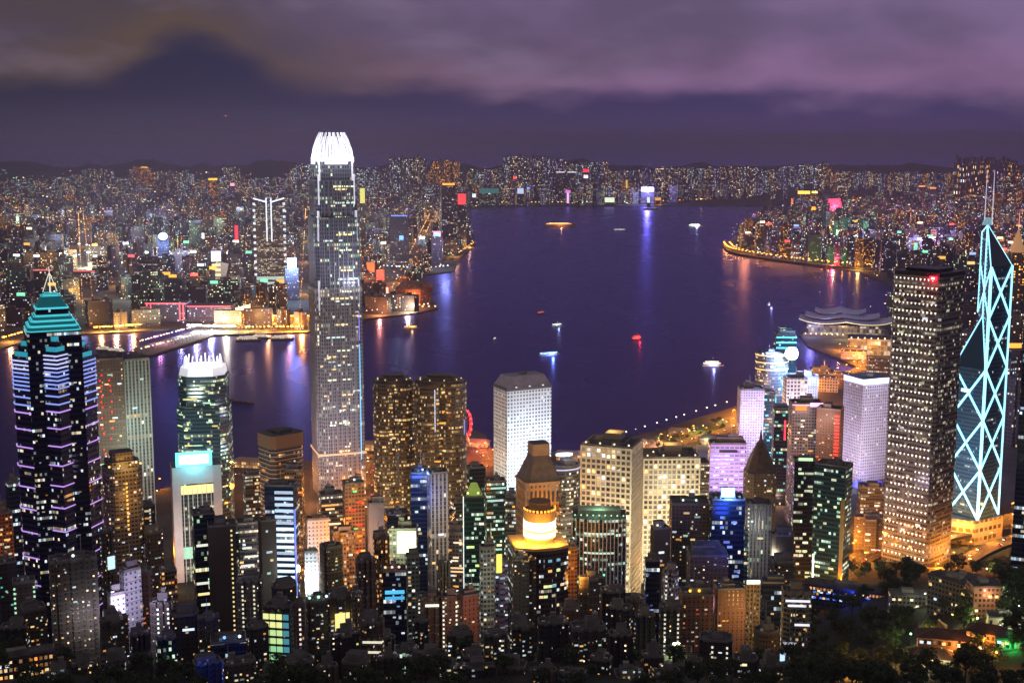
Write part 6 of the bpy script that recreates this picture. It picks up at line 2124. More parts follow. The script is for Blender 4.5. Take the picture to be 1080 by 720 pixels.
neon_block(153, 195, 320, 2860, 'harbour building outlined in red-pink neon on the far pier', (255, 110, 120, 1.1), cols=2)
neon_block(197, 243, 323, 2860, 'long harbour building with one red neon roof line', (255, 90, 110, 1.0), cols=0)
neon_block(14, 64, 285, 3700, 'long low building with a red neon roof line at the western far shore', (255, 120, 125, 1.2), 'dim', 0, 40)
neon_block(75, 100, 286, 3700, 'shorter low building with a red neon roof line beside the long one', (255, 110, 120, 1.1), 'dim', 0, 40)
t, w_, h = neon_block(248, 326, 333, 2860, 'broad waterfront building washed in amber light left of the tallest tower', (255, 190, 110, 1.0), 'amber', 0, 80)
sg = MB().box(-16, 16, -1, 1, 0, 8).build('slanted_sign', glow(255, 232, 195, 2.2), t, (-w_ * .38, -3, h + 14)); sg.rotation_euler.y = R(-14)
MB().box(-9, 9, -1, 1, -6, 20).build('lit_panel', glow(250, 235, 110, 1.5), t, (-w_ * .5 - 4, -3, h - 8))
for i in range(4):
    lamp((-w_ * .4 + i * w_ * .27, -30, 14), 260000, rgb(255, 175, 80), 4, t)
for i in range(5):
    MB().box(-5, 5, -1, 1, 0, 14).build('lit_panel', glow(*[(255, 180, 70, 1.4), (215, 235, 200, 1.0), (255, 205, 120, 1.6)][i % 3]), t, (-w_ * .35 + i * w_ * .17, -2, h * .15))

# brown stepped arena on the point
p = gp(436, 324, 3)
t = thing('arena', (p.x, p.y + 45, 3), 0, 'squat eight-sided brown arena speckled with small amber lights on the point', 'arena')
KEEP.append((p.x, p.y + 45, 75))
af = facade('facade_arena', (.24, .13, .08), W=5, H=4, mx=.3, lo=.3, hi=.7, p=.55, row=.05, s=.9, a=AMBER, b=rgb(255, 110, 80))
MB().loft(chamfer(66, 80, 18), 0, chamfer(90, 96, 26), 44, mtop=1).build('bowl', [af, mat('arena_roof', (.16, .09, .06), .8)], t)
MB().loft(chamfer(84, 90, 24), 44.01, chamfer(62, 62, 16), 56, mtop=1).build('arena_roof', [af, mat('arena_roof', (.16, .09, .06), .8)], t)
for i in range(8):
    MB().box(-2, 2, -1, 1, 0, 3).build('lamp_head', glow(255, 220, 170, 2.0), t, (-52 + i * 15, -58, 3))
lamp((0, -70, 20), 200000, rgb(255, 150, 90), 3, t)

# glowing neon district right of the tallest tower
for i, (px, yt, wp, col, lab) in enumerate(((391, 276, 9, (255, 90, 50, 1.6), 'block wrapped in glowing red-orange screens right of the tallest tower'),
                                            (401, 284, 9, (255, 70, 70, 1.5), 'block with scarlet screen under the red-orange one'),
                                            (395, 296, 10, (255, 140, 40, 1.5), 'block with deep orange lit front near the ferry approach'),
                                            (406, 302, 8, (255, 215, 190, 1.1), 'pale block with curved white light line near the ferry approach'),
                                            (388, 305, 7, (255, 160, 60, 1.2), 'small amber-fronted block behind the tallest tower\'s eastern edge'))):
    Y = 3650 - i * 90
    far_tower(px, yt, Y, wp, 'amber', lab, rot=0, q=.5, sign=[(0, wp * 2.1, 26, -28, col), (-.1, wp * 1.5, 14, -50, (255, 170, 70, 1.3))])
    lamp((0, -50, 30), 250000, rgb(255, 110, 40), 5, TOWERS[-1][0])
# sports ground
p = gp(118, 283, 3)
t = thing('sports_ground', (p.x, p.y, 3), 0, 'floodlit sports ground glowing greenish white behind the red roof lines', 'sports ground')
KEEP.append((p.x, p.y, 125))
KEEP.append((p.x - 20, p.y - 140, 80))
MB().box(-95, 95, -60, 60, 0, .5).build('pitch', mat('pitch_turf', (.16, .28, .14), .9), t)
MB().box(-95, 95, 62, 80, 0, 14).build('stand', CONC, t)
for sx in (-1, -.33, .33, 1):
    for sy in (-1, 1):
        f_ = MB().bar((0, 0, 0), (0, 0, 42), .7, 5).build('floodlight_mast', STEEL, t, (sx * 92, sy * 66, 0))
        MB().box(-5, 5, -1, 1, 0, 5).build('floodlight_head', glow(225, 255, 235, 2.6), f_, (0, 0, 42))
for sx in (-.5, .5):
    lamp((sx * 90, 0, 45), 1500000, (.88, 1, .85), 6, t)
# a second row of white yard lights
for i, px in enumerate((54, 62, 70, 84, 92, 101)):
    p = gp(px, 266 + (i % 3), 3)
    tt = thing('floodlight_mast', p, 0, 'white yard floodlight on a tall mast west of the sports ground', 'floodlight', 'yard floodlights west of the sports ground')
    MB().bar((0, 0, 0), (0, 0, 30), .8, 5).build('mast_pole', STEEL, tt)
    MB().box(-4, 4, -1, 1, 28, 32).build('floodlight_head', glow(220, 250, 240, 2.2), tt)

# ---------------- ferry pier lights, promenade lights along the shores
def shore_lamps(pix, step_px, label, group, col, size, z=3, h=9, jitter=.4, seed=1):
    r = random.Random(seed)
    for (a, b) in zip(pix, pix[1:]):
        L = math.hypot(b[0] - a[0], b[1] - a[1])
        n = max(1, int(L / step_px))
        for i in range(n):
            f = (i + r.uniform(0, jitter)) / n
            p = gp(a[0] + (b[0] - a[0]) * f, a[1] + (b[1] - a[1]) * f - .6, z)
            c = r.choice(col)
            t = thing('shore_lamp', (p.x, p.y + 6, z), 0, label, 'lamp', group)
            k = size * r.uniform(.6, 1.3)
            key = ('shore', round(k, 0), c, h)
            if key not in _lampmesh:
                _lampmesh[key] = (MB().bar((0, 0, 0), (0, 0, h), .3, 4).mesh('lamp_pole', [DARKM]),
                                  MB().box(-k / 2, k / 2, -k / 2, k / 2, h, h + k * .7).mesh('lamp_head', [glow(*c)]))
            obj_of('lamp_pole', _lampmesh[key][0], t)
            obj_of('lamp_head', _lampmesh[key][1], t)


WW = [(255, 245, 225, 2.2), (255, 225, 170, 2.0), (225, 240, 255, 2.2)]
AM = [(255, 185, 90, 2.2), (255, 210, 130, 2.0), (255, 150, 60, 2.0)]
shore_lamps([(146, 366), (212, 348)], 3.2, 'white lamp on the long ferry pier under the red-outlined building', 'lamps on the long pier', WW + [(255, 170, 190, 2.0), (190, 215, 255, 2.2)], 3.0, seed=2)
shore_lamps([(148, 374), (226, 353)], 4.0, 'lamp on the seaward edge of the long ferry pier', 'lamps on the long pier edge', WW, 2.6, seed=3)
shore_lamps([(198, 349), (250, 350)], 2.4, 'dazzling white lamp at the root of the ferry pier', 'white lamps at the pier root', [(255, 250, 240, 3.5), (255, 235, 205, 3.0)], 4.5, seed=4)
shore_lamps([(250, 351), (322, 350)], 4.0, 'amber lamp on the quay left of the tallest tower', 'amber quay lamps', AM, 3.4, seed=5)
shore_lamps([(98, 351), (150, 348)], 3.0, 'amber lamp on the far basin quay by the star-plan tower', 'amber basin lamps', AM, 3.6, seed=6)
shore_lamps([(2, 362), (24, 356)], 3.0, 'amber lamp on the quay west of the star-plan tower', 'amber western quay lamps', AM, 4.0, seed=7)
shore_lamps([(386, 333), (456, 325)], 5.0, 'white lamp on the quay round the brown arena', 'quay lamps round the arena', WW, 2.6, seed=8)
shore_lamps([(404, 284), (442, 287), (476, 284)], 4.0, 'bluish-white lamp on the inner quay behind the arena', 'inner quay lamps', [(225, 235, 255, 2.2), (255, 240, 205, 2.0)], 4.2, seed=9)
shore_lamps([(484, 270), (501, 258)], 2.4, 'amber lamp at the tip of the harbour point', 'lamps at the harbour point', AM, 4.4, seed=10)
shore_lamps([(497, 216), (690, 215)], 4.4, 'tiny amber or white lamp on the distant northern shore', 'lamps along the distant shore', AM + WW, 7, seed=11)
shore_lamps([(690, 214.5), (828, 210)], 4.4, 'tiny amber lamp on the distant north-eastern shore', 'lamps along the distant north-eastern shore', AM, 7, seed=12)
shore_lamps([(640, 468), (700, 450), (742, 437), (776, 427)], 9, 'white globe lamp along the curved harbour promenade', 'promenade lamps', [(255, 250, 225, 2.4), (215, 255, 225, 2.0)], 1.7, h=6, seed=13)
shore_lamps([(640, 486), (690, 470), (742, 455), (772, 446)], 12, 'warm lamp on the inner garden path of the promenade', 'garden lamps behind the promenade', [(255, 235, 170, 2.2), (215, 255, 200, 1.8)], 1.5, h=6, seed=14)

for (a, b), (c, d) in AVENUES:
    L = math.hypot(c - a, d - b); nx_, ny_ = -(d - b) / L * 14, (c - a) / L * 14
    mb = MB()
    n_ = int(L / 120)
    for i in range(n_):
        f0, f1 = i / n_, (i + 1) / n_
        A_, B_ = (a + (c - a) * f0, b + (d - b) * f0), (a + (c - a) * f1, b + (d - b) * f1)
        if not ((inside(KLP, *A_) and inside(KLP, *B_)) or (inside(HKP, *A_) and inside(HKP, *B_))):
            continue
        za, zb = max(3, kh(*A_)) + .06, max(3, kh(*B_)) + .06
        mb.face([(A_[0] - nx_, A_[1] - ny_, za), (A_[0] + nx_, A_[1] + ny_, za), (B_[0] + nx_, B_[1] + ny_, zb), (B_[0] - nx_, B_[1] - ny_, zb)][::-1])
    if mb.f:
        mb.build('avenue', ASPH)['kind'] = 'structure'
    for i in range(5):
        f = (i + .5) / 5
        X, Y = a + (c - a) * f, b + (d - b) * f
        if inside(KLP, X, Y) or inside(HKP, X, Y):
            lamp((X, Y - 10, 26), 160000, rgb(255, 175, 85), 4, None, 'street_light_glow')  # unseen point light added for the avenue's glow
# ---------------- masses of city blocks
KEEP.append((gp(892, 352, 3).x, gp(892, 352, 3).y, 150))
rr = random.Random(21)
west = scatter(1500, 2720, 7700, -.47, .03, lambda X, Y: shore_margin(KLP, X, Y) and clear(X, Y) and not on_avenue(X, Y), 38, rr)
west.sort(key=lambda p: p[1])
for (px0, px1, yy0, yy1) in ():
    pass


def place_block(X, Y, r, name, cat, group, zone, tones, hs, rot=None):
    kind = r.choice(list(FORMS))
    i = r.choice(hs)
    tone = r.choice(district(X, Y, tones))
    t = thing(name, (X, Y, max(3, kh(X, Y))), r.choice([0, .5, 1.1, -.4]) + r.uniform(-.1, .1) if rot is None else rot,
              '%s %s %s %s' % (['low', 'mid-height', 'mid-height', 'tall', 'very tall'][i], TONES[tone], kind, zone), cat, group)
    obj_of('block_body', proto(kind, i, tone), t)
    if r.random() < .24 and i > 0:
        c = r.choice([(255, 90, 90, 2.0), (255, 235, 200, 2.4), (150, 180, 255, 1.6), (255, 180, 70, 1.5), (140, 255, 200, 1.3), (235, 245, 255, 1.8), (255, 200, 120, 1.5)])
        h = (38, 55, 72, 92, 118)[i]
        key = ('sg', c, h)
        if key not in PANES:
            PANES[key] = MB().box(-9, 9, -.6, .6, 0, 7).mesh('rooftop_sign', [glow(*c)])
        s = obj_of('rooftop_sign', PANES[key], t, (0, -8, h + 3), -t.rotation_euler.z)
    return t


def zone_of(X, Y, z=10):
    px, py = pix_of(X, Y, z)
    a = 'in the front rows' if Y < 3900 else ('in the middle rows' if Y < 5200 else 'in the back rows')
    for lim, nm in ((75, 'at the far western rim'), (150, 'behind the star-plan tower'), (245, 'above the ferry pier'), (325, 'left of the tallest tower'), (420, 'right of the tallest tower'), (2000, 'near the harbour point')):
        if px < lim:
            return a + ' ' + nm


near = west[:300]
for X, Y in near:
    hs = [0, 0, 0, 1] if Y < 3050 else [0, 0, 1, 1, 2] if Y < 3500 else [0, 1, 1, 2, 2, 3]
    place_block(X, Y, rr, 'city_block', 'city block', 'city blocks on the near part of the mainland', zone_of(X, Y), ['warm', 'white', 'green', 'warm', 'dim', 'violet', 'amber', 'dim'], hs)


def mass(name, pts, r, tones, hs, label_kind='stuff'):
    """the blocks beyond the countable ones, merged into one mass"""
    mb = MB()
    mats_ = [farfac[t_] for t_ in farfac] + [ROOFM]
    keys = list(farfac)
    for X, Y in pts:
        kind = r.choice(list(FORMS)); i = r.choice(hs)
        h = (38, 55, 72, 92, 118)[i] * r.uniform(.85, 1.15)
        P = FORMS[kind](r)
        a = r.choice([0, .5, 1.1, -.4]) + r.uniform(-.1, .1)
        P = [(X + x * math.cos(a) - y * math.sin(a), Y + x * math.sin(a) + y * math.cos(a)) for x, y in P]
        b = max(3, kh(X, Y))
        mb.prism(P, b - 10, b + h, m=keys.index(r.choice(district(X, Y, tones))), mtop=len(keys), u0=r.randrange(400) * 26.0)
    o_ = mb.build(name, mats_)
    o_['kind'] = 'stuff'
    return o_


mass('far_city_blocks', west[300:], rr, ['warm', 'white', 'green', 'dim', 'dim', 'violet', 'amber', 'warm'], [0, 1, 1, 2, 2, 3])

# hillside estates that draw the skyline
SKY = [(0, 191), (50, 187), (60, 184), (88, 184), (90, 177), (118, 177), (122, 186), (138, 186), (140, 175), (162, 175), (165, 179), (200, 179), (205, 188), (232, 187), (236, 175), (252, 176),
       (256, 187), (300, 186), (312, 172), (330, 172), (380, 176), (408, 177), (411, 166), (448, 165), (452, 180), (458, 168), (482, 168), (486, 181), (530, 176), (534, 164), (592, 166), (596, 172), (640, 170), (645, 181),
       (680, 177), (700, 176), (800, 175), (806, 180), (820, 178), (824, 174), (872, 172), (880, 180), (1000, 181), (1080, 184)]
r3 = random.Random(5)
n = 0
px = -2
while px < 1085:
    yt = interp(SKY, px) + r3.uniform(0, 3.2)
    Y = r3.uniform(8500, 9600)
    Z = zof(yt, Y)
    X = xof(px, Y, Z)
    b = kh(X, Y)
    want = max(45, Z - b)
    kind = r3.choice(['slab', 'cross-plan tower', 'tower', 'cross-plan tower'])
    hs = [38, 55, 72, 92, 118]
    tone = r3.choice(['warm', 'white', 'white', 'warm', 'green']) if px < 500 else r3.choice(['warm', 'white', 'violet', 'warm', 'amber' if px > 800 else 'warm'])
    if 140 < px < 162 or 452 < px < 484: tone = 'amber'
    i = min(4, max(2, min(range(5), key=lambda q: abs(hs[q] - want))))
    zone = ('above the western rim' if px < 130 else 'above the pier and forked hotel' if px < 320 else 'right of the tallest crown' if px < 500 else 'over the distant northern shore' if px < 690 else
            'over the distant north-eastern shore' if px < 830 else 'over the eastern shore')
    if want > 46:
        t = thing('estate_tower', (X, Y, b), r3.uniform(-.5, .5), '%s hillside estate %s %s' % (TONES[tone], kind, zone), 'estate tower', 'hillside estate towers on the skyline')
        obj_of('tower_body', proto(kind, i, tone), t, (0, 0, 0), 0, (1, 1, max(.7, want / hs[i])))
        n += 1
    px += r3.uniform(3.2, 5.0)
# rows of estates behind and below them
back = []
r4 = random.Random(8)
for _ in range(520):
    px = r4.uniform(-5, 1090)
    yt = interp(SKY, px) + r4.uniform(7, 26)
    Y = r4.uniform(7950, 8900)
    if px > 790: Y = r4.uniform(7600, 8900)
    Z = zof(yt, Y); X = xof(px, Y, Z)
    if inside(KLP, X, Y) and clear(X, Y):
        back.append((X, Y))
mass('far_estate_blocks', back, r4, ['warm', 'white', 'green', 'warm', 'violet', 'dim'], [2, 3, 3, 4])

# eastern shore
east = scatter(900, 2900, 7600, .10, .45, lambda X, Y: shore_margin(HKP, X, Y, 40) and Y > 2950 and clear(X, Y) and not on_avenue(X, Y), 40, rr)
east.sort(key=lambda p: p[1])
for X, Y in east[:260]:
    px, py = pix_of(X, Y, 10)
    zone = ('in the front rows ' if Y < 4500 else 'in the rear rows ') + ('at the western tip of the eastern shore' if px < 830 else 'behind the green lamp' if px < 900 else 'above the light-studded tower' if px < 1000 else 'behind the faceted tower')
    place_block(X, Y, rr, 'bayside_block', 'bayside block', 'bayside blocks on the eastern shore', zone, ['warm', 'violet', 'white', 'dim', 'violet', 'amber', 'dim'], [1, 2, 2, 3, 3])
mass('far_bayside_blocks', east[260:], rr, ['warm', 'violet', 'white', 'dim', 'violet', 'amber'], [1, 2, 2, 3])
# mid-distance blocks between the convention centre and the eastern rim
mid = scatter(60, 1650, 2850, .29, .45, lambda X, Y: shore_margin(HKP, X, Y, 30) and clear(X, Y) and Y > 1500 and not (abs(X - .30 * Y) < 90 and Y < 2500), 46, random.Random(3))
for X, Y in mid:
    place_block(X, Y, rr, 'harbour_district_block', 'city block', 'blocks behind the faceted tower', 'behind the faceted tower' + (', farther row' if Y > 2200 else ', nearer row'), ['violet', 'white', 'dim', 'warm'], [1, 2, 3])
# a hilltop cluster of lights high above the eastern rim
for i in range(26):
    px = 1009 + i * 2.5 + r3.uniform(-1, 1); yt = 167 + r3.uniform(0, 4) + 4 * abs(i - 13) / 13 * 0
    Y = 7050; Z = zof(yt + 3, Y); X = xof(px, Y, Z)
    b = kh(X, Y)
    t = thing('hilltop_house', (X, Y, b), 0, 'hilltop block high on the ridge above the twin masts', 'hilltop block', 'hilltop blocks above the eastern rim')
    obj_of('block_body', proto('tower', 0, r3.choice(['warm', 'violet', 'amber'])), t, (0, 0, 0), 0, (1, 1, max(.5, (Z - b) / 38)))

# street lights of the mainland and the eastern shore, too many to count
mb = MB()
LCOL = [(255, 190, 100, 2.6), (255, 225, 170, 2.6), (255, 245, 225, 2.4), (170, 200, 255, 2.0), (255, 90, 100, 1.8), (120, 255, 190, 1.6), (255, 150, 60, 2.4), (225, 170, 255, 1.8)]
r5 = random.Random(77)
def dots(n, y0, y1, x0, x1, P, w_=(4, 6, 8, 4, 1, 2, 3, 1)):
    idx = [i for i, q in enumerate(w_) for _ in range(q)]
    k = 0
    for _ in range(n * 6):
        if k >= n: break
        Y = math.sqrt(r5.uniform(y0 * y0, y1 * y1)); X = r5.uniform(x0, x1) * Y
        if not inside(P, X, Y): continue
        k += 1
        z = max(3, kh(X, Y)) + r5.choice([9, 9, 12, 30, 55, 70])
        s = r5.choice([.5, .7, .7, 1.0, 1.6]) * Y / 3600
        mb.box(X - s, X + s, Y - s, Y + s, z, z + s * 1.2, m=r5.choice(idx))
dots(2600, 2700, 7800, -.47, .03, KLP)
dots(900, 7800, 10500, -.42, .42, KLP)
dots(2000, 2600, 7500, .10, .42, HKP, (4, 4, 3, 3, 2, 1, 4, 4))
for (a, b), (c, d) in AVENUES:
    L = math.hypot(c - a, d - b)
    for i in range(int(L / 34)):
        for s_ in (-12, 12):
            f = (i + r5.uniform(0, .3)) * 34 / L
            X, Y = a + (c - a) * f - s_ * (d - b) / L, b + (d - b) * f + s_ * (c - a) / L
            if (inside(KLP, X, Y) or inside(HKP, X, Y)) and r5.random() < .7:
                q = r5.choice([.5, .7, .9, 1.1]) * Y / 3600; z = max(3, kh(X, Y)) + 11
                mb.box(X - q, X + q, Y - q, Y + q, z, z + q, m=r5.choice([0, 0, 6, 1]))
o = mb.build('street_lights', [glow(*c) for c in LCOL]); o['kind'] = 'stuff'
# unseen point lights added in place of their light on streets and walls
r6 = random.Random(99)
k = 0
while k < 64:
    Y = r6.uniform(3000, 6200); X = r6.uniform(-.42, .0) * Y
    if inside(KLP, X, Y):
        lamp((X, Y, 85), 200000 * (Y / 3500) ** 1.2, rgb(*r6.choice([(255, 190, 110), (255, 215, 160), (255, 165, 80), (200, 215, 255), (215, 255, 225), (235, 225, 255)])), 12, None, 'street_light_glow'); k += 1
k = 0
while k < 26:
    Y = r6.uniform(3300, 7000); X = r6.uniform(.12, .40) * Y
    if inside(HKP, X, Y):
        lamp((X, Y, 90), 350000, rgb(*r6.choice([(255, 170, 90), (230, 170, 255), (190, 180, 255), (255, 150, 70)])), 12, None, 'street_light_glow'); k += 1

# unseen point lights added for the quays' reflections on the water
for px, py, e, c in ((106, 352, 260000, (255, 170, 70)), (122, 351, 260000, (255, 190, 100)), (140, 350, 260000, (255, 165, 60)), (10, 362, 200000, (255, 170, 80)),
                     (206, 350, 420000, (255, 245, 235)), (222, 351, 420000, (235, 240, 255)), (238, 351, 420000, (255, 240, 150)), (262, 351, 260000, (255, 190, 100)), (282, 351, 260000, (255, 175, 80)),
                     (304, 351, 420000, (255, 150, 50)), (318, 351, 420000, (255, 165, 60)), (168, 363, 120000, (255, 170, 190)), (190, 356, 120000, (215, 215, 255)), (400, 334, 200000, (255, 150, 90)), (430, 331, 200000, (255, 220, 180)),
                     (495, 262, 200000, (255, 190, 110)), (540, 216, 500000, (255, 200, 140)), (600, 216, 500000, (235, 170, 235)), (643, 216, 600000, (225, 255, 225)), (740, 213, 400000, (255, 190, 120)), (790, 212, 400000, (255, 180, 110)),
                     (772, 262, 260000, (255, 190, 60)), (800, 270, 160000, (255, 170, 50)), (880, 281, 260000, (120, 255, 120)), (878, 283, 300000, (255, 60, 70)), (905, 286, 160000, (255, 190, 70))):
    p = gp(px, py - 1.2, 3)
    lamp((p.x, p.y + 4, 16), e, rgb(*c), 3, None, 'quay_light')
# ================================================================ convention centre on its own promontory
def convention_centre():
    A = gp(892, 352, 3)
    t = thing('convention_centre', (A.x, A.y, 3), R(-14), 'low convention centre with sweeping wing-shaped roofs and a lit glass front at the harbour', 'convention centre')
    KEEP.append((A.x, A.y, 150))
    gf = facade('facade_convention', (.30, .30, .32), glass=(.05, .06, .08), W=6, H=9, mx=.08, lo=.1, hi=.9, p=.6, row=.05, s=.6, a=WARM2, b=WHITE)
    MB().prism(rect(150, 90), 0, 23).build('glass_hall', [gf, ROOFM], t)
    MB().prism([(p[0] - 20, p[1] + 60) for p in rect(120, 60)], 0, 28).build('rear_hall', [gf, ROOFM], t)
    MB().prism(rect(170, 108), -.5, 5, mtop=0).build('terrace', PAVE, t)
    rm = mat('wing_roof', (.48, .50, .58), .35, .3, noise=.1)
    for q, (w_, d_, z0, rise, oy, ox) in enumerate(((190, 120, 24, 9, 0, 0), (150, 90, 30, 9, 22, -8), (104, 70, 36, 8, 50, -12))):
        mb = MB()
        n = 18
        for side in (-1, 1):
            for i in range(n):
                def S(i_, v):
                    u = i_ / n
                    x = side * u * w_ / 2
                    z = z0 + rise * (1 - u) ** 2 * 1.0 + 7 * u ** 4
                    sweep = -d_ * .5 * (1 - u * u * .75)
                    return (ox + x, oy + (sweep if v == 0 else d_ * .5 * (1 - u * .4)), z + (3 if v else 0))
                a, b, c, d = S(i, 0), S(i + 1, 0), S(i + 1, 1), S(i, 1)
                f = [a, b, c, d] if side > 0 else [b, a, d, c]
                mb.face(f)
                mb.face([(p[0], p[1], p[2] - 1.5) for p in reversed(f)])
                e = [a, (a[0], a[1], a[2] - 1.5), (b[0], b[1], b[2] - 1.5), b]
                mb.face(e if side > 0 else list(reversed(e)))
        mb.build('wing_roof', rm, t)
    eg = MB()
    for i in range(18):
        f = lambda i_: (i_ / 18 - .5) * 2
        P = []
        for k in (i, i + 1):
            u = abs(f(k)); P.append((f(k) * 95, -60 * (1 - u * u * .75) - .4, 23.4 + 9 * (1 - u) ** 2 + 7 * u ** 4))
        eg.bar(P[0], P[1], .7, 4)
    eg.build('eave_light', glow(250, 235, 190, 1.0), t)
    for i in range(16):
        MB().box(-1, 1, -1, 1, 0, 2.4).build('terrace_lamp', glow(255, 240, 200, 2.2), t, (-80 + i * 10.6, -57, 5))
    lamp((0, -90, 22), 60000, rgb(255, 225, 160), 4, t)
    lamp((-70, -60, 30), 60000, rgb(200, 190, 255), 4, t)
    lamp((0, 0, 120), 90000, rgb(170, 170, 255), 8, t)  # unseen lamp hung overhead, added to light the roofs
    # link bridge and the older wing by the shore
    B = gp(925, 372, 3)
    u = thing('atrium_block', (B.x, B.y, 3), R(-14), 'boxy glazed wing behind the glowing-rim tower, linked to the convention centre', 'building')
    MB().prism(rect(110, 60), 0, 30).build('glass_hall', [gf, ROOFM], u)
    for i in range(9):
        MB().box(-1, 1, -1, 1, 0, 2.4).build('roof_lamp', glow(255, 240, 200, 2.0), u, (-48 + i * 12, -28, 30))
    lamp((0, -60, 20), 60000, rgb(255, 190, 110), 4, u)


convention_centre()

Q8 = ribbon('road', [(622, 496), (680, 478), (730, 464), (772, 452), (800, 436)], 18, 3.30, ASPH)
lamps_along(Q8, 26, 10, 'sodium street lamp on the inner promenade road', 'street lamps on the inner promenade road', energy=26000, h=9, sizek=1.1)

# a lit plaza and park behind the promenade
def patch(name, pix, z, m):
    o, _ = poly_slab(name, pix, z, m, depth=.5)
    return o


patch('lawn', [(700, 462), (742, 449), (768, 442), (762, 460), (720, 474)], 3.2, LAWN)
patch('plaza_paving', [(640, 478), (690, 462), (712, 470), (680, 492), (640, 496)], 3.2, PAVE)
for px, py, e, c in ((655, 484, 26000, (255, 235, 180)), (700, 468, 26000, (225, 255, 200)), (735, 455, 30000, (235, 255, 190)), (760, 445, 30000, (255, 235, 180)), (690, 486, 20000, (255, 220, 160)), (745, 470, 20000, (255, 230, 170))):
    p = gp(px, py, 3)
    lamp((p.x, p.y, 12), e * .45, rgb(*c), 2, None, 'street_light_glow')  # unseen point light added to brighten plaza and lawn
for i, (px, py, w_, d_, h, lab) in enumerate(((668, 470, 30, 16, 7, 'low lit garden pavilion behind the promenade, the western one'), (716, 458, 26, 14, 6, 'low lit garden pavilion on the lawn behind the promenade'),
                                    (752, 468, 34, 18, 9, 'low hall with lit canopy between the violet slab and the lawn'), (600, 484, 30, 16, 8, 'low ferry hall right of the porthole tower'),
                                    (268, 492, 44, 16, 8, 'ferry pier shed on the waterfront left of the striped tower'), (400, 474, 40, 16, 8, 'ferry pier shed behind the western gold tower'),
                                    (505, 470, 26, 14, 6, 'fairground pavilion beside the red ferris wheel'))):
    p = gp(px, py, 3)
    t = thing('pavilion', (p.x, p.y, 3), R(-12), lab, 'pavilion')
    MB().prism(rect(w_, d_), 0, h, mtop=0).build('hall', [facade('facade_pavilion', (.4, .36, .3), W=3, H=4, mx=.1, lo=.1, hi=.8, p=.8, s=.9, a=WARM, b=WARM2)], t)
    MB().loft(rect(w_ * 1.15, d_ * 1.2), h + .01, rect(w_ * .8, d_ * .2), h + 3.5, mtop=0, bottom=True).build('roof', mat('pavilion_roof', (.25, .24, .22), .6), t)

# ---- ferris wheel with red light
p = gp(488, 472, 3)
t = thing('ferris_wheel', (p.x, p.y, 3), R(62), 'large ferris wheel glowing red between the gold twins and the porthole tower', 'ferris wheel')
rw = 22; cz = 29
n = 40
mb = MB()
for i in range(n):
    a, b = 2 * math.pi * i / n, 2 * math.pi * (i + 1) / n
    for y in (-1.2, 1.2):
        mb.bar((rw * math.cos(a), y, cz + rw * math.sin(a)), (rw * math.cos(b), y, cz + rw * math.sin(b)), .6, 4)
mb.build('rim', glow(255, 45, 60, 1.5), t)
for i in range(20):
    a = 2 * math.pi * i / 20
    MB().bar((0, 0, cz), (rw * math.cos(a), 0, cz + rw * math.sin(a)), .16, 4).build('spoke', mat('wheel_spoke', (.6, .3, .3), .5, 0, rgb(255, 60, 70), .35), t)
    c = MB().box(-1.1, 1.1, -1.2, 1.2, -2.6, -.2)
    c.build('gondola', mat('gondola_white', (.7, .7, .7), .4, 0, rgb(255, 130, 120), .4), t, (rw * 1.05 * math.cos(a), 0, cz + rw * 1.05 * math.sin(a)))
MB().ball((0, 0, cz), 1.8).build('hub', STEEL, t)
for y in (-4, 4):
    for x in (-11, 11):
        MB().bar((x, y * 1.5, 0), (0, y * .6, cz), .7, 5).build('leg', WHITEP, t)
lamp((0, -30, 14), 60000, (1, .12, .10), 3, t)

# ================================================================ boats
def boat(px, py, L, hdg, label, hullc, deck=1, lights=((255, 240, 220, 1.5),), mast=True, name='ferry', cat='ferry', glowc=None, e=0, hdgv=None):
    p = gp(px, py, 0)
    t = thing(name, (p.x, p.y, 0), R(hdg), label, cat)
    B = L * .22
    P = [(-L / 2, -B * .42), (L * .28, -B / 2), (L / 2, 0), (L * .28, B / 2), (-L / 2, B * .42)]
    Q = [(x * .93, y * .8) for x, y in P]
    hh = max(2.2, L * .07)
    MB().loft(Q, -1.2, P, hh, mtop=1).build('hull', [mat('hull_%d_%d' % (int(hullc[0] * 100), int(hullc[2] * 100)), hullc, .4), mat('boat_deck', (.4, .36, .3), .7)], t)
    z = hh
    for k in range(deck):
        s = .74 - .16 * k
        D = [(x * s - L * .04, y * s * 1.05) for x, y in P]
        c = lights[k % len(lights)]
        cab = MB().prism(D, z + .01, z + 2.8, mtop=1).build('deckhouse', [facade('facade_cabin', (.6, .6, .6), W=2.2, H=2.8, mx=.15, lo=.3, hi=.8, p=.9, s=1.0, a=WARM2, b=WHITE), WHITEP], t)
        m2 = MB()
        E = [(x * 1.04, y * 1.06) for x, y in D]
        for i in range(len(E)):
            m2.bar((*E[i], z + 2.7), (*E[(i + 1) % len(E)], z + 2.7), .32 + L * .006, 4)
        m2.build('deck_light', glow(*c), cab)
        z += 2.8
    if mast:
        m = MB().bar((0, 0, z), (0, 0, z + L * .16), .18, 4).build('mast', STEEL, t)
        MB().ball((0, 0, z + L * .16), .5).build('mast_lamp', glow(*lights[0]), m)
    MB().bar((-L * .2, 0, z), (-L * .2, 0, z + 2.6), L * .02 + .4, 6).build('funnel', mat('boat_funnel', (.3, .1, .08), .5), t)
    if e:
        lamp((0, -B * 1.2, 7), e, rgb(*lights[0][:3]), 1.5, t)
    return t


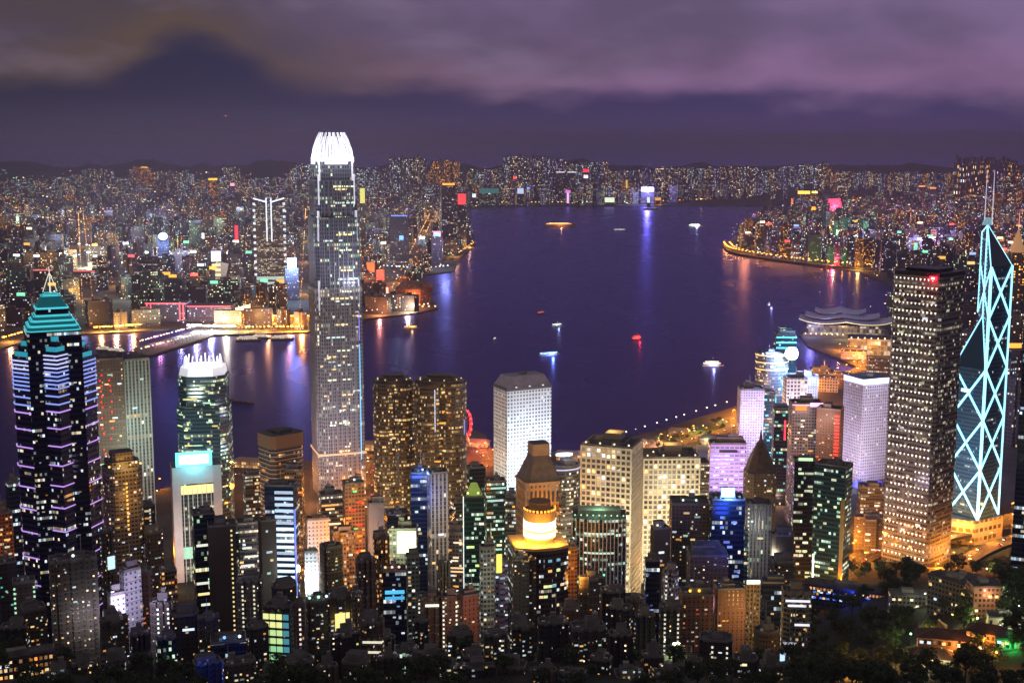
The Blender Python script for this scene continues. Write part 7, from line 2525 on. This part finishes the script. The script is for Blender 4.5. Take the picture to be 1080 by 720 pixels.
boat(591, 239, 150, 4, 'floating restaurant-like ship glowing amber in the far middle of the harbour', (.3, .2, .12), 2, ((255, 175, 90, 2.0), (255, 210, 140, 1.8)), e=60000, name='ship', cat='ship')
boat(654, 243.5, 60, 5, 'small white boat right of the far amber ship', (.5, .5, .5), 1, ((225, 235, 245, 1.6),))
boat(733.5, 239, 70, 12, 'far ferry with a bright greenish-white deck', (.6, .6, .6), 2, ((235, 255, 225, 3.0),), e=60000)
boat(571, 331, 26, 50, 'small boat outlined in dark red light, northernmost of the central group', (.1, .04, .05), 1, ((235, 60, 90, 1.2),), name='junk_boat', cat='boat')
boat(588, 344, 27, 25, 'small white-lit boat just above the long blue-white vessel', (.5, .5, .5), 1, ((215, 245, 240, 2.0),), e=5000, name='boat', cat='boat')
boat(580, 375, 46, 28, 'long blue-white lit vessel in the middle of the harbour', (.3, .35, .6), 1, ((150, 195, 255, 2.2),), e=26000, mast=False, name='vessel', cat='boat')
boat(672, 358, 30, 40, 'red-lit sightseeing junk right of the harbour middle', (.3, .03, .04), 2, ((255, 45, 60, 1.8),), e=12000, name='junk_boat', cat='boat')
boat(752, 386, 40, 2, 'white harbour cruiser with a mast near the office towers', (.7, .7, .7), 2, ((235, 240, 250, 1.6), (255, 245, 215, 1.4)), e=12000, name='cruise_boat', cat='boat')
boat(434, 346.5, 34, 14, 'amber-lit ferry right of the tallest tower', (.3, .25, .15), 1, ((255, 190, 90, 1.8),), e=9000)
boat(522, 359, 10, 60, 'tiny boat with one white mast light south of the point', (.3, .3, .3), 1, ((235, 240, 255, 1.6),), name='boat', cat='boat')
boat(811, 323, 24, 80, 'small white boat near the eastern highway bay', (.6, .6, .6), 1, ((245, 245, 250, 2.2),), e=6000, name='boat', cat='boat')
boat(687, 221, 90, 10, 'dark boat under the violet light on the distant shore', (.12, .12, .14), 1, ((160, 160, 180, .6),), name='boat', cat='boat')
for i, (px, py, L, h, lab) in enumerate(((262, 359.5, 52, 8, 'moored ferry with dim lights, leftmost off the amber quay'), (276, 357, 40, 0, 'moored ferry with dim lights, between two larger ones off the amber quay'),
                                         (298, 358.5, 48, 6, 'moored ferry with a lit upper deck, rightmost off the amber quay'), (124, 372, 40, -10, 'moored boat left of the long ferry pier'), (110, 370, 34, -6, 'small moored boat beside the star-plan tower'))):
    boat(px, py, L, h, lab, (.2, .2, .22), 2, ((255, 225, 180, .9), (230, 235, 245, .7)), e=0)
p = gp(253, 424, 0)
t = thing('barge', (p.x, p.y, 0), R(-28), 'long dark flat barge on the water left of the tallest tower', 'barge')
MB().loft([(-24, -4), (24, -4), (26, 0), (24, 4), (-24, 4)], -1, [(-25, -4.6), (25, -4.6), (28, 0), (25, 4.6), (-25, 4.6)], 1.6, mtop=0).build('hull', mat('barge_hull', (.10, .09, .08), .7), t)
MB().box(-22, -15, -3, 3, 1.61, 5).build('wheelhouse', CONC, t)
for i in range(3):
    MB().box(-8 + i * 10, -1 + i * 10, -3, 3, 1.61, 3).build('hatch_cover', mat('hatch', (.2, .18, .16), .8), t)

# ================================================================ trees of the mountainside
LEAFM = mat('leaves', (.045, .07, .022), .8, noise=.5, nscale=.4)
BARK = mat('bark', (.09, .065, .045), .9)


def tree_mesh(seed, H, Rr, nclump, nleaf, flat=1.0):
    r = random.Random(seed)
    tr = MB()
    th = H * .45
    lean = Vector((r.uniform(-.6, .6), r.uniform(-.6, .6), th))
    tr.bar((0, 0, -1.5), lean, H * .035, 6, r2=H * .022)
    cr = MB()
    C = []
    for i in range(nclump):
        a = r.uniform(0, 6.28); rad = Rr * math.sqrt(r.random()) * .8
        z = th + (H - th) * r.uniform(.05, .9) * (1 - .5 * (rad / Rr) ** 2)
        c = Vector((rad * math.cos(a), rad * math.sin(a), z))
        C.append((c, Rr * r.uniform(.22, .42)))
        if i < 9:
            tr.bar(lean * .85, c, H * .014, 4, r2=H * .005)
    for c, cr_ in C:
        for _ in range(nleaf):
            d = Vector((r.gauss(0, 1), r.gauss(0, 1), r.gauss(0, .75) * flat)).normalized() * cr_ * r.uniform(.55, 1.05)
            p_ = c + d
            s = r.uniform(.22, .50)
            n_ = (d.normalized() + Vector((r.uniform(-.7, .7), r.uniform(-.7, .7), r.uniform(-.2, .9)))).normalized()
            x = n_.orthogonal().normalized(); y = n_.cross(x)
            a = r.uniform(0, 3.14)
            x, y = x * math.cos(a) + y * math.sin(a), y * math.cos(a) - x * math.sin(a)
            cr.face([p_ - x * s - y * s * .6, p_ + x * s - y * s * .6, p_ + x * s * .5 + y * s, p_ - x * s * .5 + y * s])
    return tr.mesh('trunk', [BARK]), cr.mesh('crown', [LEAFM])


TREES = [tree_mesh(1, 13, 6.0, 16, 75), tree_mesh(2, 10, 5.2, 13, 75), tree_mesh(3, 16, 6.2, 18, 75), tree_mesh(4, 8, 4.6, 11, 70), tree_mesh(5, 12, 7.2, 18, 70, .7)]


def tree(X, Y, z, i, s, label, group, rz):
    t = thing('broadleaf_tree', (X, Y, z), rz, label, 'tree', group)
    obj_of('trunk', TREES[i][0], t, (0, 0, 0), 0, (s, s, s))
    obj_of('crown', TREES[i][1], t, (0, 0, 0), 0, (s, s, s))


rt = random.Random(41)
FOOT = [(o_.location.x, o_.location.y, max(w_, d_) * .75) for o_, w_, d_, h_ in TOWERS if o_.location.y < 1500]
placed = []


def tree_ok(X, Y, m=5.0, road=True):
    if any((X - a) ** 2 + (Y - b) ** 2 < q * q for a, b, q in FOOT) or any((X - a) ** 2 + (Y - b) ** 2 < m * m for a, b in placed):
        return False
    for Q in (Q3, Q6):
        for k_ in range(0, len(Q), 1):
            if (Q[k_].x - X) ** 2 + (Q[k_].y - Y) ** 2 < 19 ** 2:
                return False
    return True


HOUSES = []
k = 0
tries = 0
while k < 190 and tries < 9000:
    tries += 1
    px = rt.uniform(835, 1100); py = rt.uniform(604, 735)
    # walk to the hillside along the pixel's ground distance
    Y = rt.uniform(520, 1100)
    X = xof(px, Y, ground((px - 540) / F * Y, Y))
    z = ground(X, Y)
    qx, qy = pix_of(X, Y, z)
    if not (835 < qx < 1095 and 602 < qy < 735) or not tree_ok(X, Y, 7.5):
        continue
    if 968 < qx < 1062 and 652 < qy < 694 or (970 < qx < 1046 and 606 < qy < 652) :
        if rt.random() < .8: continue
    placed.append((X, Y))
    zone = ('above the lower rim' if qy > 690 else 'round the warm-lit houses' if qx > 950 and qy > 640 else 'below the uphill road' if qy < 640 else 'by the orange-lit gully')
    tree(X, Y, z, rt.randrange(5), rt.uniform(.8, 1.25), 'dark broadleaf tree on the eastern slope %s' % zone, 'trees on the eastern slope', rt.uniform(0, 6))
    k += 1
k = 0; tries = 0
while k < 125 and tries < 9000:
    tries += 1
    Y = rt.uniform(560, 860) if k < 85 else rt.uniform(600, 712); px = rt.uniform(-10, 850)
    X = xof(px, Y, ground((px - 540) / F * Y, Y)); z = ground(X, Y)
    if not tree_ok(X, Y, 8): continue
    placed.append((X, Y))
    tree(X, Y, z, rt.randrange(5), rt.uniform(.8, 1.2), 'dark tree between the apartment towers %s' % ('on the western slope' if px < 420 else 'on the middle slope'), 'trees between the apartment towers', rt.uniform(0, 6))
    k += 1
for i in range(46):                                # promenade and roadside trees
    px, py = (rt.uniform(640, 770), 0) if i < 30 else (rt.uniform(985, 1062), 0)
    if i < 30:
        py = 494 - (px - 640) * .36 + rt.uniform(-9, 8); p = gp(px, py, 3); z = 3
    else:
        py = rt.uniform(560, 606); p = gp(px, py, 24); z = 22
    if not tree_ok(p.x, p.y, 9): continue
    placed.append((p.x, p.y))
    tree(p.x, p.y, z, rt.randrange(5), rt.uniform(.6, .9), 'lamp-lit tree on the promenade garden' if i < 30 else 'tree beside the slope road below the faceted tower', 'garden and roadside trees', rt.uniform(0, 6))

# flame-coloured lamplight in a gully of trees
for j, (px, py) in enumerate(((897, 655), (900, 672), (897, 690), (908, 660))):
    Y = 720 - j * 8; z = ground(xof(px, Y, 100), Y)
    X = xof(px, Y, z + 8)
    zz = zof(py, Y)
    t = thing('slope_lamp', (X, Y, z), 0, 'amber lamp among trees in the gully, %s' % ['topmost', 'middle', 'lowest', 'beside the topmost'][j], 'lamp')
    MB().bar((0, 0, 0), (0, 0, 7), .12, 5).build('lamp_pole', DARKM, t)
    MB().ball((0, 0, 7.4), .6 if j != 2 else .9).build('lamp_head', glow(255, 190, 80, 4.0), t)
    lamp((0, -3, 9), 16000, (1, .42, .06), .6, t)

# ================================================================ houses on the eastern slope
def house(px, py, w_, d_, h, rot, label, wall, lit=.4, storeys=2, energy=0, lc=(255, 190, 100), roof='hip', cat='house', name='slope_house', top=False):
    # stand it where the pixel meets the hillside
    Y = 500.0
    while Y < 1200:
        z = ground(xof(px, Y, 60), Y)
        X = xof(px, Y, z)
        if pix_of(X, Y, ground(X, Y))[1] < py: break
        Y += 4
    z = ground(X, Y)
    t = thing(name, (X, Y, z), -math.atan2(X, Y) + R(rot), label, cat)
    fm = facade('facade_house_%d_%d' % (int(wall[0] * 100), int(lit * 10)), wall, W=2.6, H=h / storeys, mx=.2, lo=.25, hi=.75, p=lit, s=1.1, a=AMBER, b=WARM2)
    MB().prism(rect(w_, d_), -6, h).build('walls', [fm, ROOFM], t)
    rm = mat('tiled_roof', (.11, .06, .045), .8, noise=.3)
    if roof == 'hip':
        MB().loft(rect(w_ * 1.08, d_ * 1.1), h + .01, rect(w_ * .55, d_ * .1), h + 4, mtop=0, bottom=True).build('roof', rm, t)
        MB().box(w_ * .2, w_ * .2 + 1, -.5, .5, h + 2, h + 5.2).build('chimney', CONC, t)
    else:
        MB().prism(rect(w_ * 1.03, d_ * 1.03), h + .01, h + 1, mtop=0, bottom=True).build('roof', ROOFM, t)
        MB().box(-w_ * .2, w_ * .1, -d_ * .2, d_ * .2, h + 1.01, h + 3.4).build('roof_plant', CONC, t)
    if energy:
        lamp((0, -d_ / 2 - 5, h * .8), energy, rgb(*lc), .6, t)
    r = random.Random(int(px))
    for i in range(int(w_ / 4)):
        if r.random() < .7:
            obj_of('window', pane_mesh(r.choice(PANECOLS[:3])), t, (-w_ / 2 + 2 + i * 4, -d_ / 2 - .05, h * r.choice([.25, .7])), 0, (2.0, .25, 1.5))
    FOOT.append((X, Y, max(w_, d_) * .7))
    return t


house(1012, 688, 46, 14, 9, 4, 'long warm-lit house with a dark tiled roof on the eastern slope', (.42, .26, .14), .5, 2, 9000, (255, 160, 70))
house(1042, 682, 22, 12, 9, -8, 'shorter warm-lit house at the eastern end of the long one', (.42, .26, .14), .5, 2, 6000, (255, 160, 70))
house(983, 672, 16, 10, 7, 0, 'small house under the yellow gable left of the long house', (.5, .36, .16), .5, 1, 6000, (255, 215, 90))
house(982, 700, 24, 12, 5, 6, 'low bright terrace pavilion with white-yellow lamps below the slope houses', (.5, .45, .35), .8, 1, 9000, (255, 240, 180))
house(1036, 648, 17, 15, 20, 20, 'rounded pinkish apartment house among trees above the long house', (.38, .24, .17), .12, 6, 3500, (255, 190, 150), 'flat', 'apartment house', 'apartment_house')
house(1008, 642, 34, 14, 20, -32, 'grey apartment house with white-lit stair windows on the eastern slope', (.22, .22, .22), .18, 6, 0, roof='flat', cat='apartment house', name='apartment_house')
house(1016, 625, 16, 10, 12, 0, 'small orange-lit building behind the grey apartment house', (.45, .26, .12), .05, 3, 3500, (255, 160, 70), 'flat')
house(1068, 684, 18, 10, 6, 0, 'small building washed in green light at the eastern rim', (.3, .35, .3), .2, 1, 3500, (60, 255, 120), 'flat')
house(1060, 660, 20, 10, 6, 10, 'low terrace building with a bright lamp right of the pinkish apartment house', (.4, .38, .3), .2, 1, 4000, (235, 240, 190), 'flat')
house(22, 712, 34, 12, 12, 4, 'low house with two rows of bright warm windows at the western bottom corner', (.12, .08, .06), .75, 3, 0, roof='flat')
house(958, 640, 26, 12, 10, 10, 'dark low building with two small lights under the trees', (.2, .2, .2), .1, 3, 0, roof='flat')
house(900, 636, 70, 16, 12, -8, 'long low block with rows of blue windows below the uphill road', (.06, .08, .16), .05, 3, 3500, (60, 90, 255), 'flat', 'building', 'long_block')
tB = bpy.data.objects['long_block']
for i in range(26):
    obj_of('window', pane_mesh((90, 130, 255, .8) if i % 5 else (200, 220, 255, 1.2)), tB, (-33 + (i % 13) * 5, -8.1, 3.0 + (i // 13) * 4.4), 0, (2.4, .25, 1.2))
# domes of blue light behind the uphill road
for i, px in enumerate((905, 925)):
    p = gp(px, 513, 3)
    t = thing('lit_dome', (p.x, p.y, 3), 0, 'small garden dome glowing deep blue, the %s of two' % ('western', 'eastern')[i], 'dome')
    MB().ball((0, 0, 2), 6.5, n=14, k=8, sz=.9).build('dome_shell', mat('dome_blue', (.1, .12, .4), .4, 0, rgb(60, 60, 235), .9), t)
    MB().prism(ellipse(12, 12, 14), 0, 2.2, mtop=0).build('dome_base', CONC, t)
    lamp((0, -9, 5), 5000, (.15, .15, 1), .8, t)
# floodlit sports court high among the towers
Y = 735; z = zof(694, Y); X = xof(706, Y, z)
t = thing('sports_court', (X, Y, z - 1), R(-8), 'small fenced sports court under one dazzling greenish floodlight', 'sports court')
MB().box(-13, 13, -8, 8, -22, .2).build('court_deck', mat('court_green', (.20, .22, .15), .8, noise=.2), t)
for sx in (-13, -6.5, 0, 6.5, 13):
    MB().bar((sx, 8, 0), (sx, 8, 6), .1, 4).build('fence_post', STEEL, t)
fb = MB()
for zz in (1.5, 3, 4.5, 6): fb.bar((-13, 8, zz), (13, 8, zz), .05, 4)
fb.build('fence_rail', STEEL, t)
fl = MB().bar((0, 0, 0), (0, 0, 7), .12, 5).build('floodlight_pole', STEEL, t, (4, 7, .2))
MB().box(-2.2, 2.2, -.3, .3, 6.4, 8).build('floodlight_head', glow(245, 255, 215, 3.0), fl)
lamp((4, 4, 6.5), 5200, rgb(240, 255, 205), .5, t)

# ================================================================ cars on the roads that can be seen
def car(p, rz, label, paint, group='cars on the lit roads'):
    t = thing('car', p, rz, label, 'car', group)
    if 'car' not in _lampmesh:
        body = MB()
        body.loft([(-2.2, -.9), (2.2, -.9), (2.2, .9), (-2.2, .9)], .35, [(-2.15, -.88), (2.1, -.88), (2.1, .88), (-2.15, .88)], .85, mtop=0, bottom=True)
        cab = MB(); cab.loft([(-1.6, -.82), (.9, -.82), (.9, .82), (-1.6, .82)], .86, [(-1.2, -.68), (.35, -.68), (.35, .68), (-1.2, .68)], 1.42, mtop=0)
        wh = MB(); wh.bar((0, -.12, 0), (0, .12, 0), .33, 10)
        hl = MB().box(-.12, .12, -.45, .45, -.22, .22)
        tl = MB().box(-.12, .12, -.4, .4, -.18, .18)
        _lampmesh['car'] = (body, cab.mesh('cabin', [mat('car_glass', (.03, .03, .04), .1)]), wh.mesh('wheel', [mat('tyre', (.02, .02, .02), .9)]), hl.mesh('headlight', [glow(255, 240, 205, 5.0)]), tl.mesh('tail_light', [glow(255, 30, 20, 3.0)]), {})
    body, cab, wh, hl, tl, bm_ = _lampmesh['car']
    if paint not in bm_:
        bm_[paint] = body.mesh('body', [mat('paint_%d_%d' % (int(paint[0] * 100), int(paint[2] * 100)), paint, .3, .2)])
    obj_of('body', bm_[paint], t); obj_of('cabin', cab, t)
    for x in (-1.35, 1.4):
        for y in (-.8, .8):
            obj_of('wheel', wh, t, (x, y, .33))
    for y in (-.55, .55):
        obj_of('headlight', hl, t, (2.2, y, .65)); obj_of('tail_light', tl, t, (-2.25, y, .7))


PAINT = [(.5, .03, .03), (.6, .6, .62), (.04, .04, .05), (.5, .5, .5)]
PN = ['red', 'silver', 'black', 'grey']
rc = random.Random(12)
for Q, zone, w_ in ((Q3, 'on the uphill road by the grid-lit tower', 24), (Q6, 'on the slope road below the faceted tower', 16), (Q2, 'on the road to the convention centre', 30), (Q5, 'on the ferry pier road', 22), (Q8, 'on the inner promenade road', 18), (Q1, 'on the waterfront road', 26)):
    acc = rc.uniform(0, 20)
    cnt = 0
    for i in range(1, len(Q)):
        seg = (Q[i] - Q[i - 1]).length
        acc -= seg
        while acc < 0 and cnt < 34:
            f = min(1, max(0, (seg + acc) / seg)); d = (Q[i] - Q[i - 1]).normalized(); nn = Vector((-d.y, d.x, 0))
            lane = rc.choice([-1, -.5, .5, 1]) * w_ * .26
            p = Q[i - 1].lerp(Q[i], f) + nn * lane
            p.z += .02
            j = rc.randrange(4)
            car(p, math.atan2(d.y, d.x) + (math.pi if lane > 0 else 0), '%s car with lit headlights %s' % (PN[j], zone), PAINT[j])
            acc += rc.uniform(12, 34)
            cnt += 1
# a red dot of an aircraft light over the mainland
t = thing('aircraft', (xof(238, 5000, 480), 5000, zof(122, 5000)), R(80), 'tiny aircraft seen as one orange light in the dark sky', 'aircraft')
MB().bar((-12, 0, 0), (12, 0, 0), 1.6, 8, r2=1.0).build('fuselage', mat('aircraft_skin', (.5, .5, .5), .4), t)
MB().loft([(-2, -14), (2, -2), (2, 2), (-2, 14), (-4, 14), (-3, 0), (-4, -14)], -.2, [(-2, -14), (2, -2), (2, 2), (-2, 14), (-4, 14), (-3, 0), (-4, -14)], .2, mtop=0, bottom=True).build('wing', mat('aircraft_skin', (.5, .5, .5)), t)
MB().ball((0, 0, -2.2), 1.8).build('beacon', glow(255, 120, 60, 2.0), t)

# lamps added to light the greenery of the eastern slope
for i, (px, py, c) in enumerate(((1004, 664, (255, 225, 140)), (1030, 668, (235, 255, 170)), (1056, 640, (235, 235, 200)), (1070, 630, (190, 235, 210)), (960, 684, (200, 255, 190)), (1000, 618, (190, 230, 220)), (1040, 612, (255, 215, 150)), (1074, 655, (235, 245, 220)), (975, 640, (225, 230, 190)), (945, 700, (255, 190, 110)), (1050, 706, (255, 170, 90)))):
    Y = 500.0
    while Y < 1200:
        X = xof(px, Y, ground(xof(px, Y, 60), Y))
        if pix_of(X, Y, ground(X, Y))[1] < py: break
        Y += 4
    z = ground(X, Y)
    t = thing('garden_lamp', (X, Y, z), 0, ['warm', 'pale green', 'white', 'teal-white', 'greenish', 'cool white', 'yellowish', 'bright white', 'dim greenish', 'amber', 'orange'][i] + ' garden lamp among the trees of the eastern slope', 'lamp')
    MB().bar((0, 0, 0), (0, 0, 9), .1, 5).build('lamp_pole', DARKM, t)
    MB().ball((0, 0, 9.3), .55).build('lamp_head', glow(*c, 3.0), t)
    lamp((0, -2, 11), 7000, rgb(*c), .6, t)

# low halls and sheds on the promontory of the convention centre
for i, (px, py, w_, d_, h, st, lab) in enumerate(((868, 398, 46, 22, 12, 'office', 'low harbour shed beside the inlet, nearest the white frame block'), (884, 404, 40, 20, 16, 'officewarm', 'low warm-lit block behind the red-lit tower near the inlet'),
                                                  (900, 378, 44, 18, 14, 'purple', 'low violet-tinted block between inlet and convention centre'), (926, 392, 40, 22, 20, 'office', 'low office block hidden half behind the glowing-rim tower'),
                                                  (872, 412, 34, 20, 22, 'whitegrid', 'pale framed block beside the orange harbour road'), (846, 408, 30, 16, 12, 'palegrey', 'small pale pier building at the head of the inlet'))):
    p = gp(px, py, 3)
    t = thing('harbour_hall', (p.x, p.y, 3), R(-14), lab, 'building')
    MB().prism(rect(w_, d_), 0, h).build('hall', [style(st), ROOFM], t)
    roof_kit(t, rect(w_, d_), h, w_, d_, random.Random(i))
    for q in range(4):
        MB().box(-.5, .5, -.5, .5, 0, 1.4).build('roof_lamp', glow(255, 225, 170, 2.0), t, ((q / 3 - .5) * w_ * .8, -d_ * .45, h + 1.3))
